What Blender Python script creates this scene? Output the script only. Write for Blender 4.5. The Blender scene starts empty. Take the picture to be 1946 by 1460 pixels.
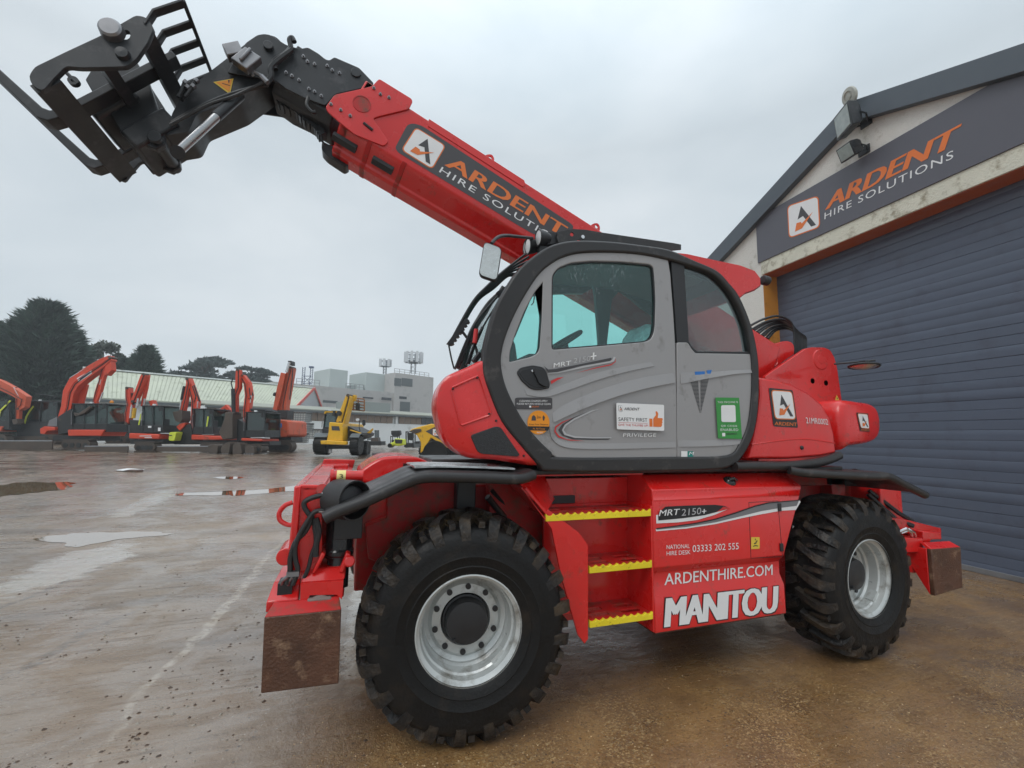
import bpy, bmesh, math, random
from mathutils import Vector, Matrix
scene = bpy.context.scene
COL = scene.collection

# ------------------------------------------------------------------ camera
CAM_F, CAM_YAW, CAM_PITCH, CAM_ROLL = 862.2, math.radians(19.2323), math.radians(6.5684), math.radians(-0.8129)
CAM_LOC = Vector((-0.6832, -2.6199, 1.7164))
PW, PH = 1946.0, 1460.0
_fwd = Vector((math.sin(CAM_YAW)*math.cos(CAM_PITCH), math.cos(CAM_YAW)*math.cos(CAM_PITCH), math.sin(CAM_PITCH)))
_rt = Vector((math.cos(CAM_YAW), -math.sin(CAM_YAW), 0)); _dn = _fwd.cross(_rt)
CR = _rt*math.cos(CAM_ROLL) + _dn*math.sin(CAM_ROLL)
CD = -_rt*math.sin(CAM_ROLL) + _dn*math.cos(CAM_ROLL)
cd = bpy.data.cameras.new('camera'); cam = bpy.data.objects.new('camera', cd); COL.objects.link(cam)
cd.sensor_fit = 'HORIZONTAL'; cd.sensor_width = 36.0; cd.lens = 36.0*CAM_F/PW
cd.clip_start = 0.05; cd.clip_end = 2000
cam.matrix_world = Matrix(((CR.x, -CD.x, -_fwd.x, CAM_LOC.x), (CR.y, -CD.y, -_fwd.y, CAM_LOC.y), (CR.z, -CD.z, -_fwd.z, CAM_LOC.z), (0, 0, 0, 1)))
scene.camera = cam

# ------------------------------------------------------------------ sky, sun, exposure (overcast, wet)
SUN_EL, SUN_AZ = math.radians(48), math.radians(228)     # azimuth clockwise from +Y
world = bpy.data.worlds.new('World'); scene.world = world; world.use_nodes = True
nt = world.node_tree; N = nt.nodes; L = nt.links
for n in list(N): N.remove(n)
out = N.new('ShaderNodeOutputWorld'); bg = N.new('ShaderNodeBackground'); bg.inputs['Strength'].default_value = 0.1
sky = N.new('ShaderNodeTexSky'); sky.sky_type = 'NISHITA'; sky.sun_disc = False
sky.sun_elevation = SUN_EL; sky.sun_rotation = SUN_AZ
tc = N.new('ShaderNodeTexCoord'); sep = N.new('ShaderNodeSeparateXYZ'); L.new(tc.outputs['Generated'], sep.inputs[0])
mp = N.new('ShaderNodeMapping'); mp.inputs['Scale'].default_value = (1.0, 1.0, 2.2); L.new(tc.outputs['Generated'], mp.inputs[0])
nz = N.new('ShaderNodeTexNoise'); nz.inputs['Scale'].default_value = 1.7; nz.inputs['Detail'].default_value = 5; nz.inputs['Roughness'].default_value = .5; nz.inputs['Distortion'].default_value = .3
L.new(mp.outputs[0], nz.inputs['Vector'])
cr = N.new('ShaderNodeValToRGB'); cr.color_ramp.elements[0].position = .34; cr.color_ramp.elements[1].position = .68
cr.color_ramp.elements[0].color = (5.5, 6.3, 6.85, 1); cr.color_ramp.elements[1].color = (7.4, 8.0, 8.4, 1)
L.new(nz.outputs['Fac'], cr.inputs[0])
zr = N.new('ShaderNodeMapRange'); zr.inputs['From Min'].default_value = .55; zr.inputs['From Max'].default_value = 1.0; zr.inputs['To Min'].default_value = 1.0; zr.inputs['To Max'].default_value = 2.5
L.new(sep.outputs['Z'], zr.inputs[0])
mul = N.new('ShaderNodeVectorMath'); mul.operation = 'SCALE'; L.new(cr.outputs[0], mul.inputs[0]); L.new(zr.outputs[0], mul.inputs['Scale'])
mx = N.new('ShaderNodeMixRGB'); mx.inputs[0].default_value = .93; L.new(sky.outputs[0], mx.inputs[1]); L.new(mul.outputs[0], mx.inputs[2])
L.new(mx.outputs[0], bg.inputs['Color']); L.new(bg.outputs[0], out.inputs['Surface'])
sd = bpy.data.lights.new('sun', 'SUN'); sd.energy = .8; sd.angle = math.radians(25); sd.color = (1, .97, .93)
sun = bpy.data.objects.new('sun', sd); COL.objects.link(sun)
_sd = Vector((math.sin(SUN_AZ)*math.cos(SUN_EL), math.cos(SUN_AZ)*math.cos(SUN_EL), math.sin(SUN_EL)))
sun.rotation_euler = _sd.to_track_quat('Z', 'Y').to_euler(); sun.location = (0, -8, 12)
vs = scene.view_settings; vs.view_transform = 'Standard'; vs.look = 'None'; vs.exposure = 0.06; vs.gamma = 1.0
scene.cycles.max_bounces = 7; scene.cycles.diffuse_bounces = 3; scene.cycles.glossy_bounces = 4; scene.cycles.transparent_max_bounces = 12; scene.cycles.transmission_bounces = 4
scene.cycles.use_denoising = True
scene.cycles.sample_clamp_indirect = 6.0

# ------------------------------------------------------------------ measuring: a photo pixel seen on a real plane
def ray(u, v): return (_fwd + CR*((u-PW/2)/CAM_F) + CD*((v-PH/2)/CAM_F))
def onplane(u, v, p0, n):
    d = ray(u, v); return CAM_LOC + d*((p0-CAM_LOC).dot(n)/d.dot(n))
def Y(u, v, y): return onplane(u, v, Vector((0, y, 0)), Vector((0, 1, 0)))
def X(u, v, x): return onplane(u, v, Vector((x, 0, 0)), Vector((1, 0, 0)))
def Zp(u, v, z): return onplane(u, v, Vector((0, 0, z)), Vector((0, 0, 1)))
TH = math.radians(3.286)
WT = Vector((-math.sin(TH), -math.cos(TH), 0)); WN = Vector((-math.cos(TH), math.sin(TH), 0)); W0 = Vector((7.1762, 0, 0))
WF = 0.35                                               # wall face stands 0.35 m in front of the shutter
def Wp(t, z, off=WF): return W0 + WT*t + WN*off + Vector((0, 0, z))
def Wpx(u, v, off=WF): return onplane(u, v, W0 + WN*off, WN)
def Wtz(u, v, off=WF):
    q = Wpx(u, v, off) - W0; return q.dot(WT), q.z
FH = Vector((math.sin(CAM_YAW), math.cos(CAM_YAW), 0)); RH = Vector((math.cos(CAM_YAW), -math.sin(CAM_YAW), 0))
def at(u, v, D): return onplane(u, v, CAM_LOC + FH*D, FH)

def sstep(a, b, x):
    t = min(1, max(0, (x-a)/(b-a))); return t*t*(3-2*t)
def gz(x, y):                                            # the yard rises about 0.6 m towards its far side
    d = (Vector((x, y, 0)) - Vector((CAM_LOC.x, CAM_LOC.y, 0))).dot(Vector((-.22, .975, 0)))
    return .62*sstep(5.5, 21, d)
def ground_at(u, D):                                      # ground point in photo column u at distance D
    q = at(u, 820, D); return Vector((q.x, q.y, gz(q.x, q.y)))

# ------------------------------------------------------------------ tags
def tag(o, label=None, cat=None, group=None, kind=None):
    if label: o['label'] = label
    if cat: o['category'] = cat
    if group: o['group'] = group
    if kind: o['kind'] = kind
    return o
def thing(name, loc, label, cat, group=None):
    o = bpy.data.objects.new(name, None); COL.objects.link(o); o.location = loc; o.empty_display_size = .2
    return tag(o, label, cat, group)
def parent_keep(o, par):
    o.parent = par
    m = Matrix.Identity(4); q = par; chain = []
    while q is not None: chain.append(q); q = q.parent
    w = Matrix.Identity(4)
    for q in reversed(chain): w = w @ q.matrix_parent_inverse @ Matrix.LocRotScale(q.location, q.rotation_euler.to_quaternion(), q.scale)
    o.matrix_parent_inverse = w.inverted()

# ------------------------------------------------------------------ materials
def lin(r, g, b):
    f = lambda c: (c/255/12.92) if c/255 <= .04045 else ((c/255+.055)/1.055)**2.4
    return (f(r), f(g), f(b))
MATS = {}
def mat(name, col, rough=.5, metal=0, var=.12, vscale=6, bump=0, bscale=60, coat=0, spec=.5, dirt=None, dirt_amt=.0, dirt_scale=4, rvar=.15, detail=6):
    m = bpy.data.materials.new(name); m.use_nodes = True; t = m.node_tree; n = t.nodes; l = t.links
    b = n['Principled BSDF']; b.inputs['Roughness'].default_value = rough; b.inputs['Metallic'].default_value = metal
    b.inputs['Specular IOR Level'].default_value = spec
    if coat: b.inputs['Coat Weight'].default_value = coat; b.inputs['Coat Roughness'].default_value = .08
    c = n.new('ShaderNodeTexCoord'); z = n.new('ShaderNodeTexNoise'); z.inputs['Scale'].default_value = vscale; z.inputs['Detail'].default_value = detail; z.inputs['Roughness'].default_value = .6
    l.new(c.outputs['Object'], z.inputs['Vector'])
    r = n.new('ShaderNodeMapRange'); r.inputs['From Min'].default_value = .3; r.inputs['From Max'].default_value = .7; r.inputs['To Min'].default_value = 1-var; r.inputs['To Max'].default_value = 1+var
    l.new(z.outputs['Fac'], r.inputs[0])
    s = n.new('ShaderNodeVectorMath'); s.operation = 'SCALE'; s.inputs[0].default_value = col[:3]; l.new(r.outputs[0], s.inputs['Scale'])
    src = s.outputs[0]
    if dirt is not None:
        z2 = n.new('ShaderNodeTexNoise'); z2.inputs['Scale'].default_value = dirt_scale; z2.inputs['Detail'].default_value = 9; z2.inputs['Roughness'].default_value = .68
        l.new(c.outputs['Object'], z2.inputs['Vector'])
        rr = n.new('ShaderNodeMapRange'); rr.inputs['From Min'].default_value = .62-dirt_amt*.45; rr.inputs['From Max'].default_value = .78-dirt_amt*.3; l.new(z2.outputs['Fac'], rr.inputs[0])
        mm = n.new('ShaderNodeMixRGB'); l.new(rr.outputs[0], mm.inputs[0]); l.new(src, mm.inputs[1]); mm.inputs[2].default_value = (*dirt, 1); src = mm.outputs[0]
    l.new(src, b.inputs['Base Color'])
    if rvar:
        r2 = n.new('ShaderNodeMapRange'); r2.inputs['From Min'].default_value = .3; r2.inputs['From Max'].default_value = .7
        r2.inputs['To Min'].default_value = max(0, rough*(1-rvar*2)); r2.inputs['To Max'].default_value = min(1, rough*(1+rvar*2)); l.new(z.outputs['Fac'], r2.inputs[0]); l.new(r2.outputs[0], b.inputs['Roughness'])
    if bump:
        z3 = n.new('ShaderNodeTexNoise'); z3.inputs['Scale'].default_value = bscale; z3.inputs['Detail'].default_value = 4; l.new(c.outputs['Object'], z3.inputs['Vector'])
        bp = n.new('ShaderNodeBump'); bp.inputs['Strength'].default_value = min(1, bump); bp.inputs['Distance'].default_value = .02; l.new(z3.outputs['Fac'], bp.inputs['Height']); l.new(bp.outputs[0], b.inputs['Normal'])
    MATS[name] = m; return m
RED = mat('red_paint', (.63, .0125, .0105), .30, coat=.5, spec=.45, var=.08, vscale=2.2, detail=9, dirt=(.26, .05, .032), dirt_amt=.10, dirt_scale=9, rvar=.35)
REDD = mat('red_paint_scuffed', (.46, .011, .010), .45, coat=.08, spec=.4, var=.1, dirt=(.13, .06, .035), dirt_amt=.32, dirt_scale=9)
GREYP = mat('grey_cab_paint', lin(150, 148, 148), .42, metal=.25, var=.03, vscale=3, coat=.25, dirt=lin(112, 108, 104), dirt_amt=.08, dirt_scale=5)
BLACKP = mat('black_plastic', (.018, .018, .02), .45, var=.2)
FRAME = mat('dark_grey_frame', (.022, .0205, .021), .45, var=.15, dirt=(.09, .08, .075), dirt_amt=.12, dirt_scale=7)
JIB = mat('charcoal_steel', (.017, .0195, .023), .45, var=.15, dirt=(.055, .055, .06), dirt_amt=.18, dirt_scale=8)
RUBBER = mat('tyre_rubber', (.0065, .0062, .0062), .50, var=.25, vscale=9, bump=.2, bscale=55, spec=.28, dirt=(.022, .016, .011), dirt_amt=.2, dirt_scale=5)
MUDR = mat('muddy_tread', (.011, .010, .010), .5, var=.3, vscale=9, bump=.6, bscale=40, spec=.4, dirt=(.06, .042, .026), dirt_amt=.4, dirt_scale=6)
RIM = mat('silver_rim', (.55, .57, .56), .36, metal=.35, var=.08, dirt=(.17, .15, .12), dirt_amt=.22, dirt_scale=6)
STEEL = mat('bright_steel', (.62, .62, .63), .22, metal=1, var=.08)
DSTEEL = mat('dull_steel', (.25, .25, .26), .4, metal=.8, var=.15)
HOSE = mat('black_hose', (.015, .015, .016), .38, var=.15)
RUST = mat('rusty_plate', lin(84, 54, 38), .55, var=.38, vscale=5, bump=.4, bscale=70, detail=9, dirt=lin(146, 116, 92), dirt_amt=.18, dirt_scale=11)
YELLOW = mat('yellow_nosing', (.78, .62, .02), .5, var=.08, dirt=(.1, .03, .01), dirt_amt=.08, dirt_scale=30)
WHITE = mat('white_vinyl', (.75, .75, .75), .4, var=.03)
ORANGE = mat('orange_vinyl', (.72, .17, .03), .45, var=.04)
CHAR = mat('charcoal_vinyl', (.055, .052, .056), .5, var=.06)
BLACKV = mat('black_vinyl', (.012, .012, .014), .4, var=.1)
GREEN = mat('green_vinyl', lin(52, 140, 62), .45, var=.04)
AMBER = mat('amber_vinyl', lin(226, 142, 30), .45, var=.06)
YELV = mat('yellow_vinyl', lin(222, 190, 70), .5, var=.06)
REDV = mat('red_vinyl', (.55, .03, .03), .4, var=.03)
GREYV = mat('grey_vinyl', (.17, .17, .18), .45, var=.04)
LGREYV = mat('light_grey_vinyl', (.45, .45, .46), .4, var=.03)
BLUEV = mat('blue_vinyl', lin(40, 110, 185), .4, var=.03)
TEALV = mat('teal_vinyl', lin(20, 130, 120), .4, var=.03)
DARKIN = mat('dark_interior', (.02, .022, .024), .7, var=.15)
HEADL = mat('headlining', (.16, .18, .18), .8, var=.08)
PLASTICW = mat('clear_seat_wrap', (.78, .84, .88), .25, var=.25, vscale=11, bump=.8, bscale=14)
LENS = mat('lamp_lens', (.72, .75, .76), .15, var=.1, bump=.3, bscale=160)
AMBERL = mat('amber_lens', (.75, .28, .02), .2, var=.06)
def glass(name, tint, refl=.1, rough=.02, streak=False):
    m = bpy.data.materials.new(name); m.use_nodes = True; t = m.node_tree; n = t.nodes; l = t.links
    for q in list(n): n.remove(q)
    o = n.new('ShaderNodeOutputMaterial'); tr = n.new('ShaderNodeBsdfTransparent'); tr.inputs[0].default_value = (*tint, 1)
    g = n.new('ShaderNodeBsdfGlossy'); g.inputs['Roughness'].default_value = rough; g.inputs[0].default_value = (.9, .95, .95, 1)
    fr = n.new('ShaderNodeLayerWeight'); fr.inputs[0].default_value = .5          # same from both sides of a pane
    pw = n.new('ShaderNodeMath'); pw.operation = 'POWER'; pw.inputs[1].default_value = 4.5; l.new(fr.outputs['Facing'], pw.inputs[0])
    mxx = n.new('ShaderNodeMixShader'); ad = n.new('ShaderNodeMath'); ad.operation = 'MULTIPLY_ADD'; ad.inputs[1].default_value = .8; ad.inputs[2].default_value = .03+refl*.2
    l.new(pw.outputs[0], ad.inputs[0]); l.new(ad.outputs[0], mxx.inputs[0]); l.new(tr.outputs[0], mxx.inputs[1]); l.new(g.outputs[0], mxx.inputs[2])
    last = mxx.outputs[0]
    if streak:                                            # rain drops and runs on the pane
        c = n.new('ShaderNodeTexCoord'); mp_ = n.new('ShaderNodeMapping'); mp_.inputs['Scale'].default_value = (90, 90, 28); l.new(c.outputs['Object'], mp_.inputs[0])
        v = n.new('ShaderNodeTexNoise'); v.inputs['Scale'].default_value = 1.0; v.inputs['Detail'].default_value = 3; l.new(mp_.outputs[0], v.inputs['Vector'])
        z = n.new('ShaderNodeTexNoise'); z.inputs['Scale'].default_value = 3.0; l.new(c.outputs['Object'], z.inputs['Vector'])
        a1 = n.new('ShaderNodeMapRange'); a1.inputs['From Min'].default_value = .60; a1.inputs['From Max'].default_value = .68; l.new(v.outputs['Fac'], a1.inputs[0])
        a2 = n.new('ShaderNodeMapRange'); a2.inputs['From Min'].default_value = .48; a2.inputs['From Max'].default_value = .62; l.new(z.outputs['Fac'], a2.inputs[0])
        mlt = n.new('ShaderNodeMath'); mlt.operation = 'MULTIPLY'; l.new(a1.outputs[0], mlt.inputs[0]); l.new(a2.outputs[0], mlt.inputs[1])
        m2 = n.new('ShaderNodeMath'); m2.operation = 'MULTIPLY'; m2.inputs[1].default_value = .13; l.new(mlt.outputs[0], m2.inputs[0])
        d = n.new('ShaderNodeBsdfGlossy'); d.inputs['Roughness'].default_value = .35; d.inputs[0].default_value = (.8, .88, .88, 1)
        ms = n.new('ShaderNodeMixShader'); l.new(m2.outputs[0], ms.inputs[0]); l.new(last, ms.inputs[1]); l.new(d.outputs[0], ms.inputs[2]); last = ms.outputs[0]
    l.new(last, o.inputs['Surface']); MATS[name] = m; return m
GLASS = glass('tinted_cab_glass', (.72, .93, .91), .08, .02, True)
GLASSB = glass('plain_cab_glass', (.80, .95, .93), .06, .02)
GLASSD = glass('dark_cab_glass', (.74, .82, .82), .22, .03)
GLASSX = glass('smoked_machine_glass', (.44, .50, .49), .14, .05)

# ------------------------------------------------------------------ mesh builder
class MB:
    def __init__(s): s.v = []; s.f = []; s.mi = []; s.mats = []; s.cur = 0
    def use(s, m):
        if m not in s.mats: s.mats.append(m)
        s.cur = s.mats.index(m); return s
    def add(s, vs, fs):
        o = len(s.v); s.v += [Vector(q) for q in vs]
        for f in fs: s.f.append([i+o for i in f]); s.mi.append(s.cur)
        return s
    def hexa(s, p):                                       # 8 corners: bottom loop then top loop
        return s.add(p, [(3, 2, 1, 0), (4, 5, 6, 7), (0, 1, 5, 4), (1, 2, 6, 5), (2, 3, 7, 6), (3, 0, 4, 7)])
    def box(s, lo, hi, M=None):
        x0, y0, z0 = lo; x1, y1, z1 = hi
        p = [Vector(q) for q in ((x0, y0, z0), (x1, y0, z0), (x1, y1, z0), (x0, y1, z0), (x0, y0, z1), (x1, y0, z1), (x1, y1, z1), (x0, y1, z1))]
        if M: p = [M @ q for q in p]
        return s.hexa(p)
    def obox(s, c, ex, ey, ez):                           # centre and three half-axes
        c = Vector(c); ex, ey, ez = Vector(ex), Vector(ey), Vector(ez)
        return s.hexa([c-ex-ey-ez, c+ex-ey-ez, c+ex+ey-ez, c-ex+ey-ez, c-ex-ey+ez, c+ex-ey+ez, c+ex+ey+ez, c-ex+ey+ez])
    def prism(s, pts, ext):
        pts = [Vector(q) for q in pts]; ext = Vector(ext); n = len(pts)
        fs = [list(range(n))[::-1], [n+i for i in range(n)]] + [(i, (i+1) % n, n+(i+1) % n, n+i) for i in range(n)]
        return s.add(pts + [q+ext for q in pts], fs)
    def loft(s, loops, closed=True, cap=True):
        n = len(loops[0]); fs = []
        for k in range(len(loops)-1):
            for i in range(n if closed else n-1):
                j = (i+1) % n; fs.append((k*n+i, k*n+j, (k+1)*n+j, (k+1)*n+i))
        if cap and closed: fs.append(list(range(n))[::-1]); fs.append([(len(loops)-1)*n+i for i in range(n)])
        return s.add([q for lp in loops for q in lp], fs)
    def tube(s, path, r, n=8, closed=False):
        path = [Vector(q) for q in path]; m = len(path); loops = []; prev = None
        rr = r if isinstance(r, (list, tuple)) else [r]*m
        for i, q in enumerate(path):
            a = path[(i-1) % m] if (i > 0 or closed) else q; b = path[(i+1) % m] if (i < m-1 or closed) else q
            t = (b-a).normalized()
            if prev is None:
                u = t.orthogonal().normalized()
            else:
                u = (prev - t*prev.dot(t)); u = u.normalized() if u.length > 1e-6 else t.orthogonal().normalized()
            prev = u; w = t.cross(u)
            loops.append([q + (u*math.cos(2*math.pi*k/n) + w*math.sin(2*math.pi*k/n))*rr[i] for k in range(n)])
        if closed: loops.append(loops[0])
        return s.loft(loops, True, not closed)
    def cyl(s, a, b, r, n=16, r2=None): return s.tube([a, b], [r, r if r2 is None else r2], n)
    def lathe(s, prof, c, axis, n=32, ref=None, closed=False):
        c = Vector(c); axis = Vector(axis).normalized(); u = (Vector(ref) if ref else axis.orthogonal()).normalized(); w = axis.cross(u)
        loops = [[c + axis*h + (u*math.cos(2*math.pi*k/n) + w*math.sin(2*math.pi*k/n))*r for k in range(n)] for r, h in prof]
        return s.loft(loops, True, not closed)
    def mesh2d(s, data, fn):                              # 2-D mesh (verts, faces) mapped into space
        vs, fs = data; return s.add([fn(x, y, z) for x, y, z in vs], fs)
    def build(s, name, mt=None, parent=None, bevel=0, seg=2, ang=32, smooth=True, solid=0):
        me = bpy.data.meshes.new(name); me.from_pydata([tuple(q) for q in s.v], [], s.f)
        for m in (s.mats or [mt]): me.materials.append(m)
        if s.mats:
            for pl, k in zip(me.polygons, s.mi): pl.material_index = k
        b = bmesh.new(); b.from_mesh(me); bmesh.ops.recalc_face_normals(b, faces=b.faces)
        if smooth:
            a = math.radians(ang)
            for f in b.faces: f.smooth = True
            for e in b.edges:
                e.smooth = len(e.link_faces) == 2 and e.calc_face_angle(0) < a
        b.to_mesh(me); b.free()
        o = bpy.data.objects.new(name, me); COL.objects.link(o)
        if solid:
            md = o.modifiers.new('thick', 'SOLIDIFY'); md.thickness = solid; md.offset = 0
        if bevel:
            md = o.modifiers.new('edge', 'BEVEL'); md.width = bevel; md.segments = seg; md.limit_method = 'ANGLE'; md.angle_limit = math.radians(30); md.use_clamp_overlap = True
            md.harden_normals = False
        if parent is not None: parent_keep(o, parent)
        return o

def fillet(pts, r, n=4):                                  # round the corners of a 2-D or 3-D polygon
    out_ = []; pts = [Vector(q) for q in pts]; m = len(pts)
    for i, q in enumerate(pts):
        a, b = pts[i-1]-q, pts[(i+1) % m]-q; rr = min(r, a.length*.48, b.length*.48)
        p0 = q + a.normalized()*rr; p1 = q + b.normalized()*rr
        for k in range(n+1):
            t = k/n; out_.append(p0*(1-t)**2 + q*2*t*(1-t) + p1*t*t)
    return out_
def catmull(pts, k=6, closed=False):
    pts = [Vector(q) for q in pts]; m = len(pts); out_ = []
    for i in range(m if closed else m-1):
        p0 = pts[i-1] if (i > 0 or closed) else pts[0]; p1 = pts[i]; p2 = pts[(i+1) % m]; p3 = pts[(i+2) % m] if (i+2 < m or closed) else pts[-1]
        for j in range(k):
            t = j/k; out_.append(.5*((2*p1) + (p2-p0)*t + (2*p0-5*p1+4*p2-p3)*t*t + (3*p1-p0-3*p2+p3)*t**3))
    if not closed: out_.append(pts[-1])
    return out_
def curve2d(splines, depth=0, bevel=0, res=2):            # filled outline with holes -> (verts, faces)
    cu = bpy.data.curves.new('tmp', 'CURVE'); cu.dimensions = '2D'; cu.fill_mode = 'BOTH'; cu.extrude = depth; cu.bevel_depth = bevel; cu.bevel_resolution = res
    for sp in splines:
        p = cu.splines.new('POLY'); p.points.add(len(sp)-1); p.use_cyclic_u = True
        for k, q in enumerate(sp): p.points[k].co = (q[0], q[1], 0, 1)
    o = bpy.data.objects.new('tmp', cu); me = bpy.data.meshes.new_from_object(o)
    d = ([tuple(v.co) for v in me.vertices], [tuple(f.vertices) for f in me.polygons])
    bpy.data.objects.remove(o); bpy.data.curves.remove(cu); bpy.data.meshes.remove(me); return d
def text2d(s, bold=0.0, depth=0.0, space=1.0):            # text scaled into the unit square
    cu = bpy.data.curves.new('tmp', 'FONT'); cu.body = s; cu.size = 1; cu.offset = bold; cu.extrude = depth; cu.space_character = space; cu.resolution_u = 3
    o = bpy.data.objects.new('tmp', cu); me = bpy.data.meshes.new_from_object(o)
    v = [tuple(q.co) for q in me.vertices]; f = [tuple(q.vertices) for q in me.polygons]
    bpy.data.objects.remove(o); bpy.data.curves.remove(cu); bpy.data.meshes.remove(me)
    x0 = min(q[0] for q in v); x1 = max(q[0] for q in v); y0 = min(q[1] for q in v); y1 = max(q[1] for q in v)
    return [((q[0]-x0)/(x1-x0), (q[1]-y0)/(y1-y0), q[2]) for q in v], f
def plateY(mb, outer, holes, y0, y1, bevel=.004):         # plate between y0 (towards camera) and y1 from XZ outlines
    d = curve2d([[(q.x, q.z) for q in outer]] + [[(q.x, q.z) for q in h] for h in holes], max(0.0005, abs(y1-y0)/2-bevel), bevel)
    ym = (y0+y1)/2
    return mb.mesh2d(d, lambda x, y, z: Vector((x, ym-z, y)))
def PY(px, y): return [Y(u, v, y) for u, v in px]
class Decal:
    """thin vinyl: layers of flat shapes a millimetre apart on one plane"""
    def __init__(s, pt, nrm, lift=.0025): s.pt = pt; s.n = Vector(nrm); s.mb = MB(); s.k = 0; s.lift = lift
    def off(s, layer): return s.n*(s.lift + .0012*layer)
    def poly(s, px, m, layer=0, smooth=False, r=0):
        p = [s.pt(*q) for q in px]
        if smooth: p = catmull(p, 5, True)
        if r: p = fillet(p, r)
        e1 = (p[len(p)//3]-p[0]).normalized(); e1 = e1 if e1.length > .1 else Vector((1, 0, 0)); e2 = s.n.cross(e1)
        d = curve2d([[((q-p[0]).dot(e1), (q-p[0]).dot(e2)) for q in p]])
        o = p[0] + s.off(layer); s.mb.use(m).mesh2d(d, lambda x, y, z: o + e1*x + e2*y); return s
    def text(s, t, bl, br, tl, m, layer=1, bold=0.0, space=1.0):
        o = s.pt(*bl); u = s.pt(*br)-o; v = s.pt(*tl)-o; o = o + s.off(layer); d = text2d(t, 0, 0, space); w = bold*v.length*.75/u.length
        for k, f in enumerate((0, -1, 1) if bold > .012 else (0,)):          # heavier weight: struck three times, a hair apart
            s.mb.use(m).mesh2d(d, lambda x, y, z: o + u*(x*(1-2*w)+w+f*w) + v*y + s.n*.00025*k)
        return s
    def quad(s, c, r=.12, grow=0.0):                       # rounded quad of four photo corners -> function of unit square
        P = [s.pt(*q) for q in c]
        return lambda x, y: P[0]*(1-x)*(1-y) + P[1]*x*(1-y) + P[2]*x*y + P[3]*(1-x)*y
    def upoly(s, fn, pts, m, layer):
        p = [fn(*q)+s.off(layer) for q in pts]; q0 = p[0]; e1 = (fn(1, 0)-fn(0, 0)).normalized(); e2 = s.n.cross(e1)
        d = curve2d([[((q-q0).dot(e1), (q-q0).dot(e2)) for q in p]]); s.mb.use(m).mesh2d(d, lambda x, y, z: q0 + e1*x + e2*y); return s
    def rquad(s, c, m, layer, r=.14, g=0.0):
        fn = s.quad(c); pts = [(q.x, q.y) for q in fillet([(-g, -g, 0), (1+g, -g, 0), (1+g, 1+g, 0), (-g, 1+g, 0)], r)]
        return s.upoly(fn, pts, m, layer)
    def badge(s, c, layer=1, border=ORANGE):               # white tile with a dark A and an orange tick
        s.rquad(c, border, layer, .16, .035); s.rquad(c, WHITE, layer+1, .14)
        fn = s.quad(c)
        s.upoly(fn, [(.45, .88), (.91, .09), (.75, .09), (.50, .53), (.31, .47)], CHAR, layer+2)
        s.upoly(fn, [(.20, .11), (.27, .37), (.42, .36), (.45, .30), (.84, .56), (.45, .14)], ORANGE, layer+3); return s
    def build(s, name, parent): return s.mb.build(name, None, parent, smooth=False)

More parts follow.
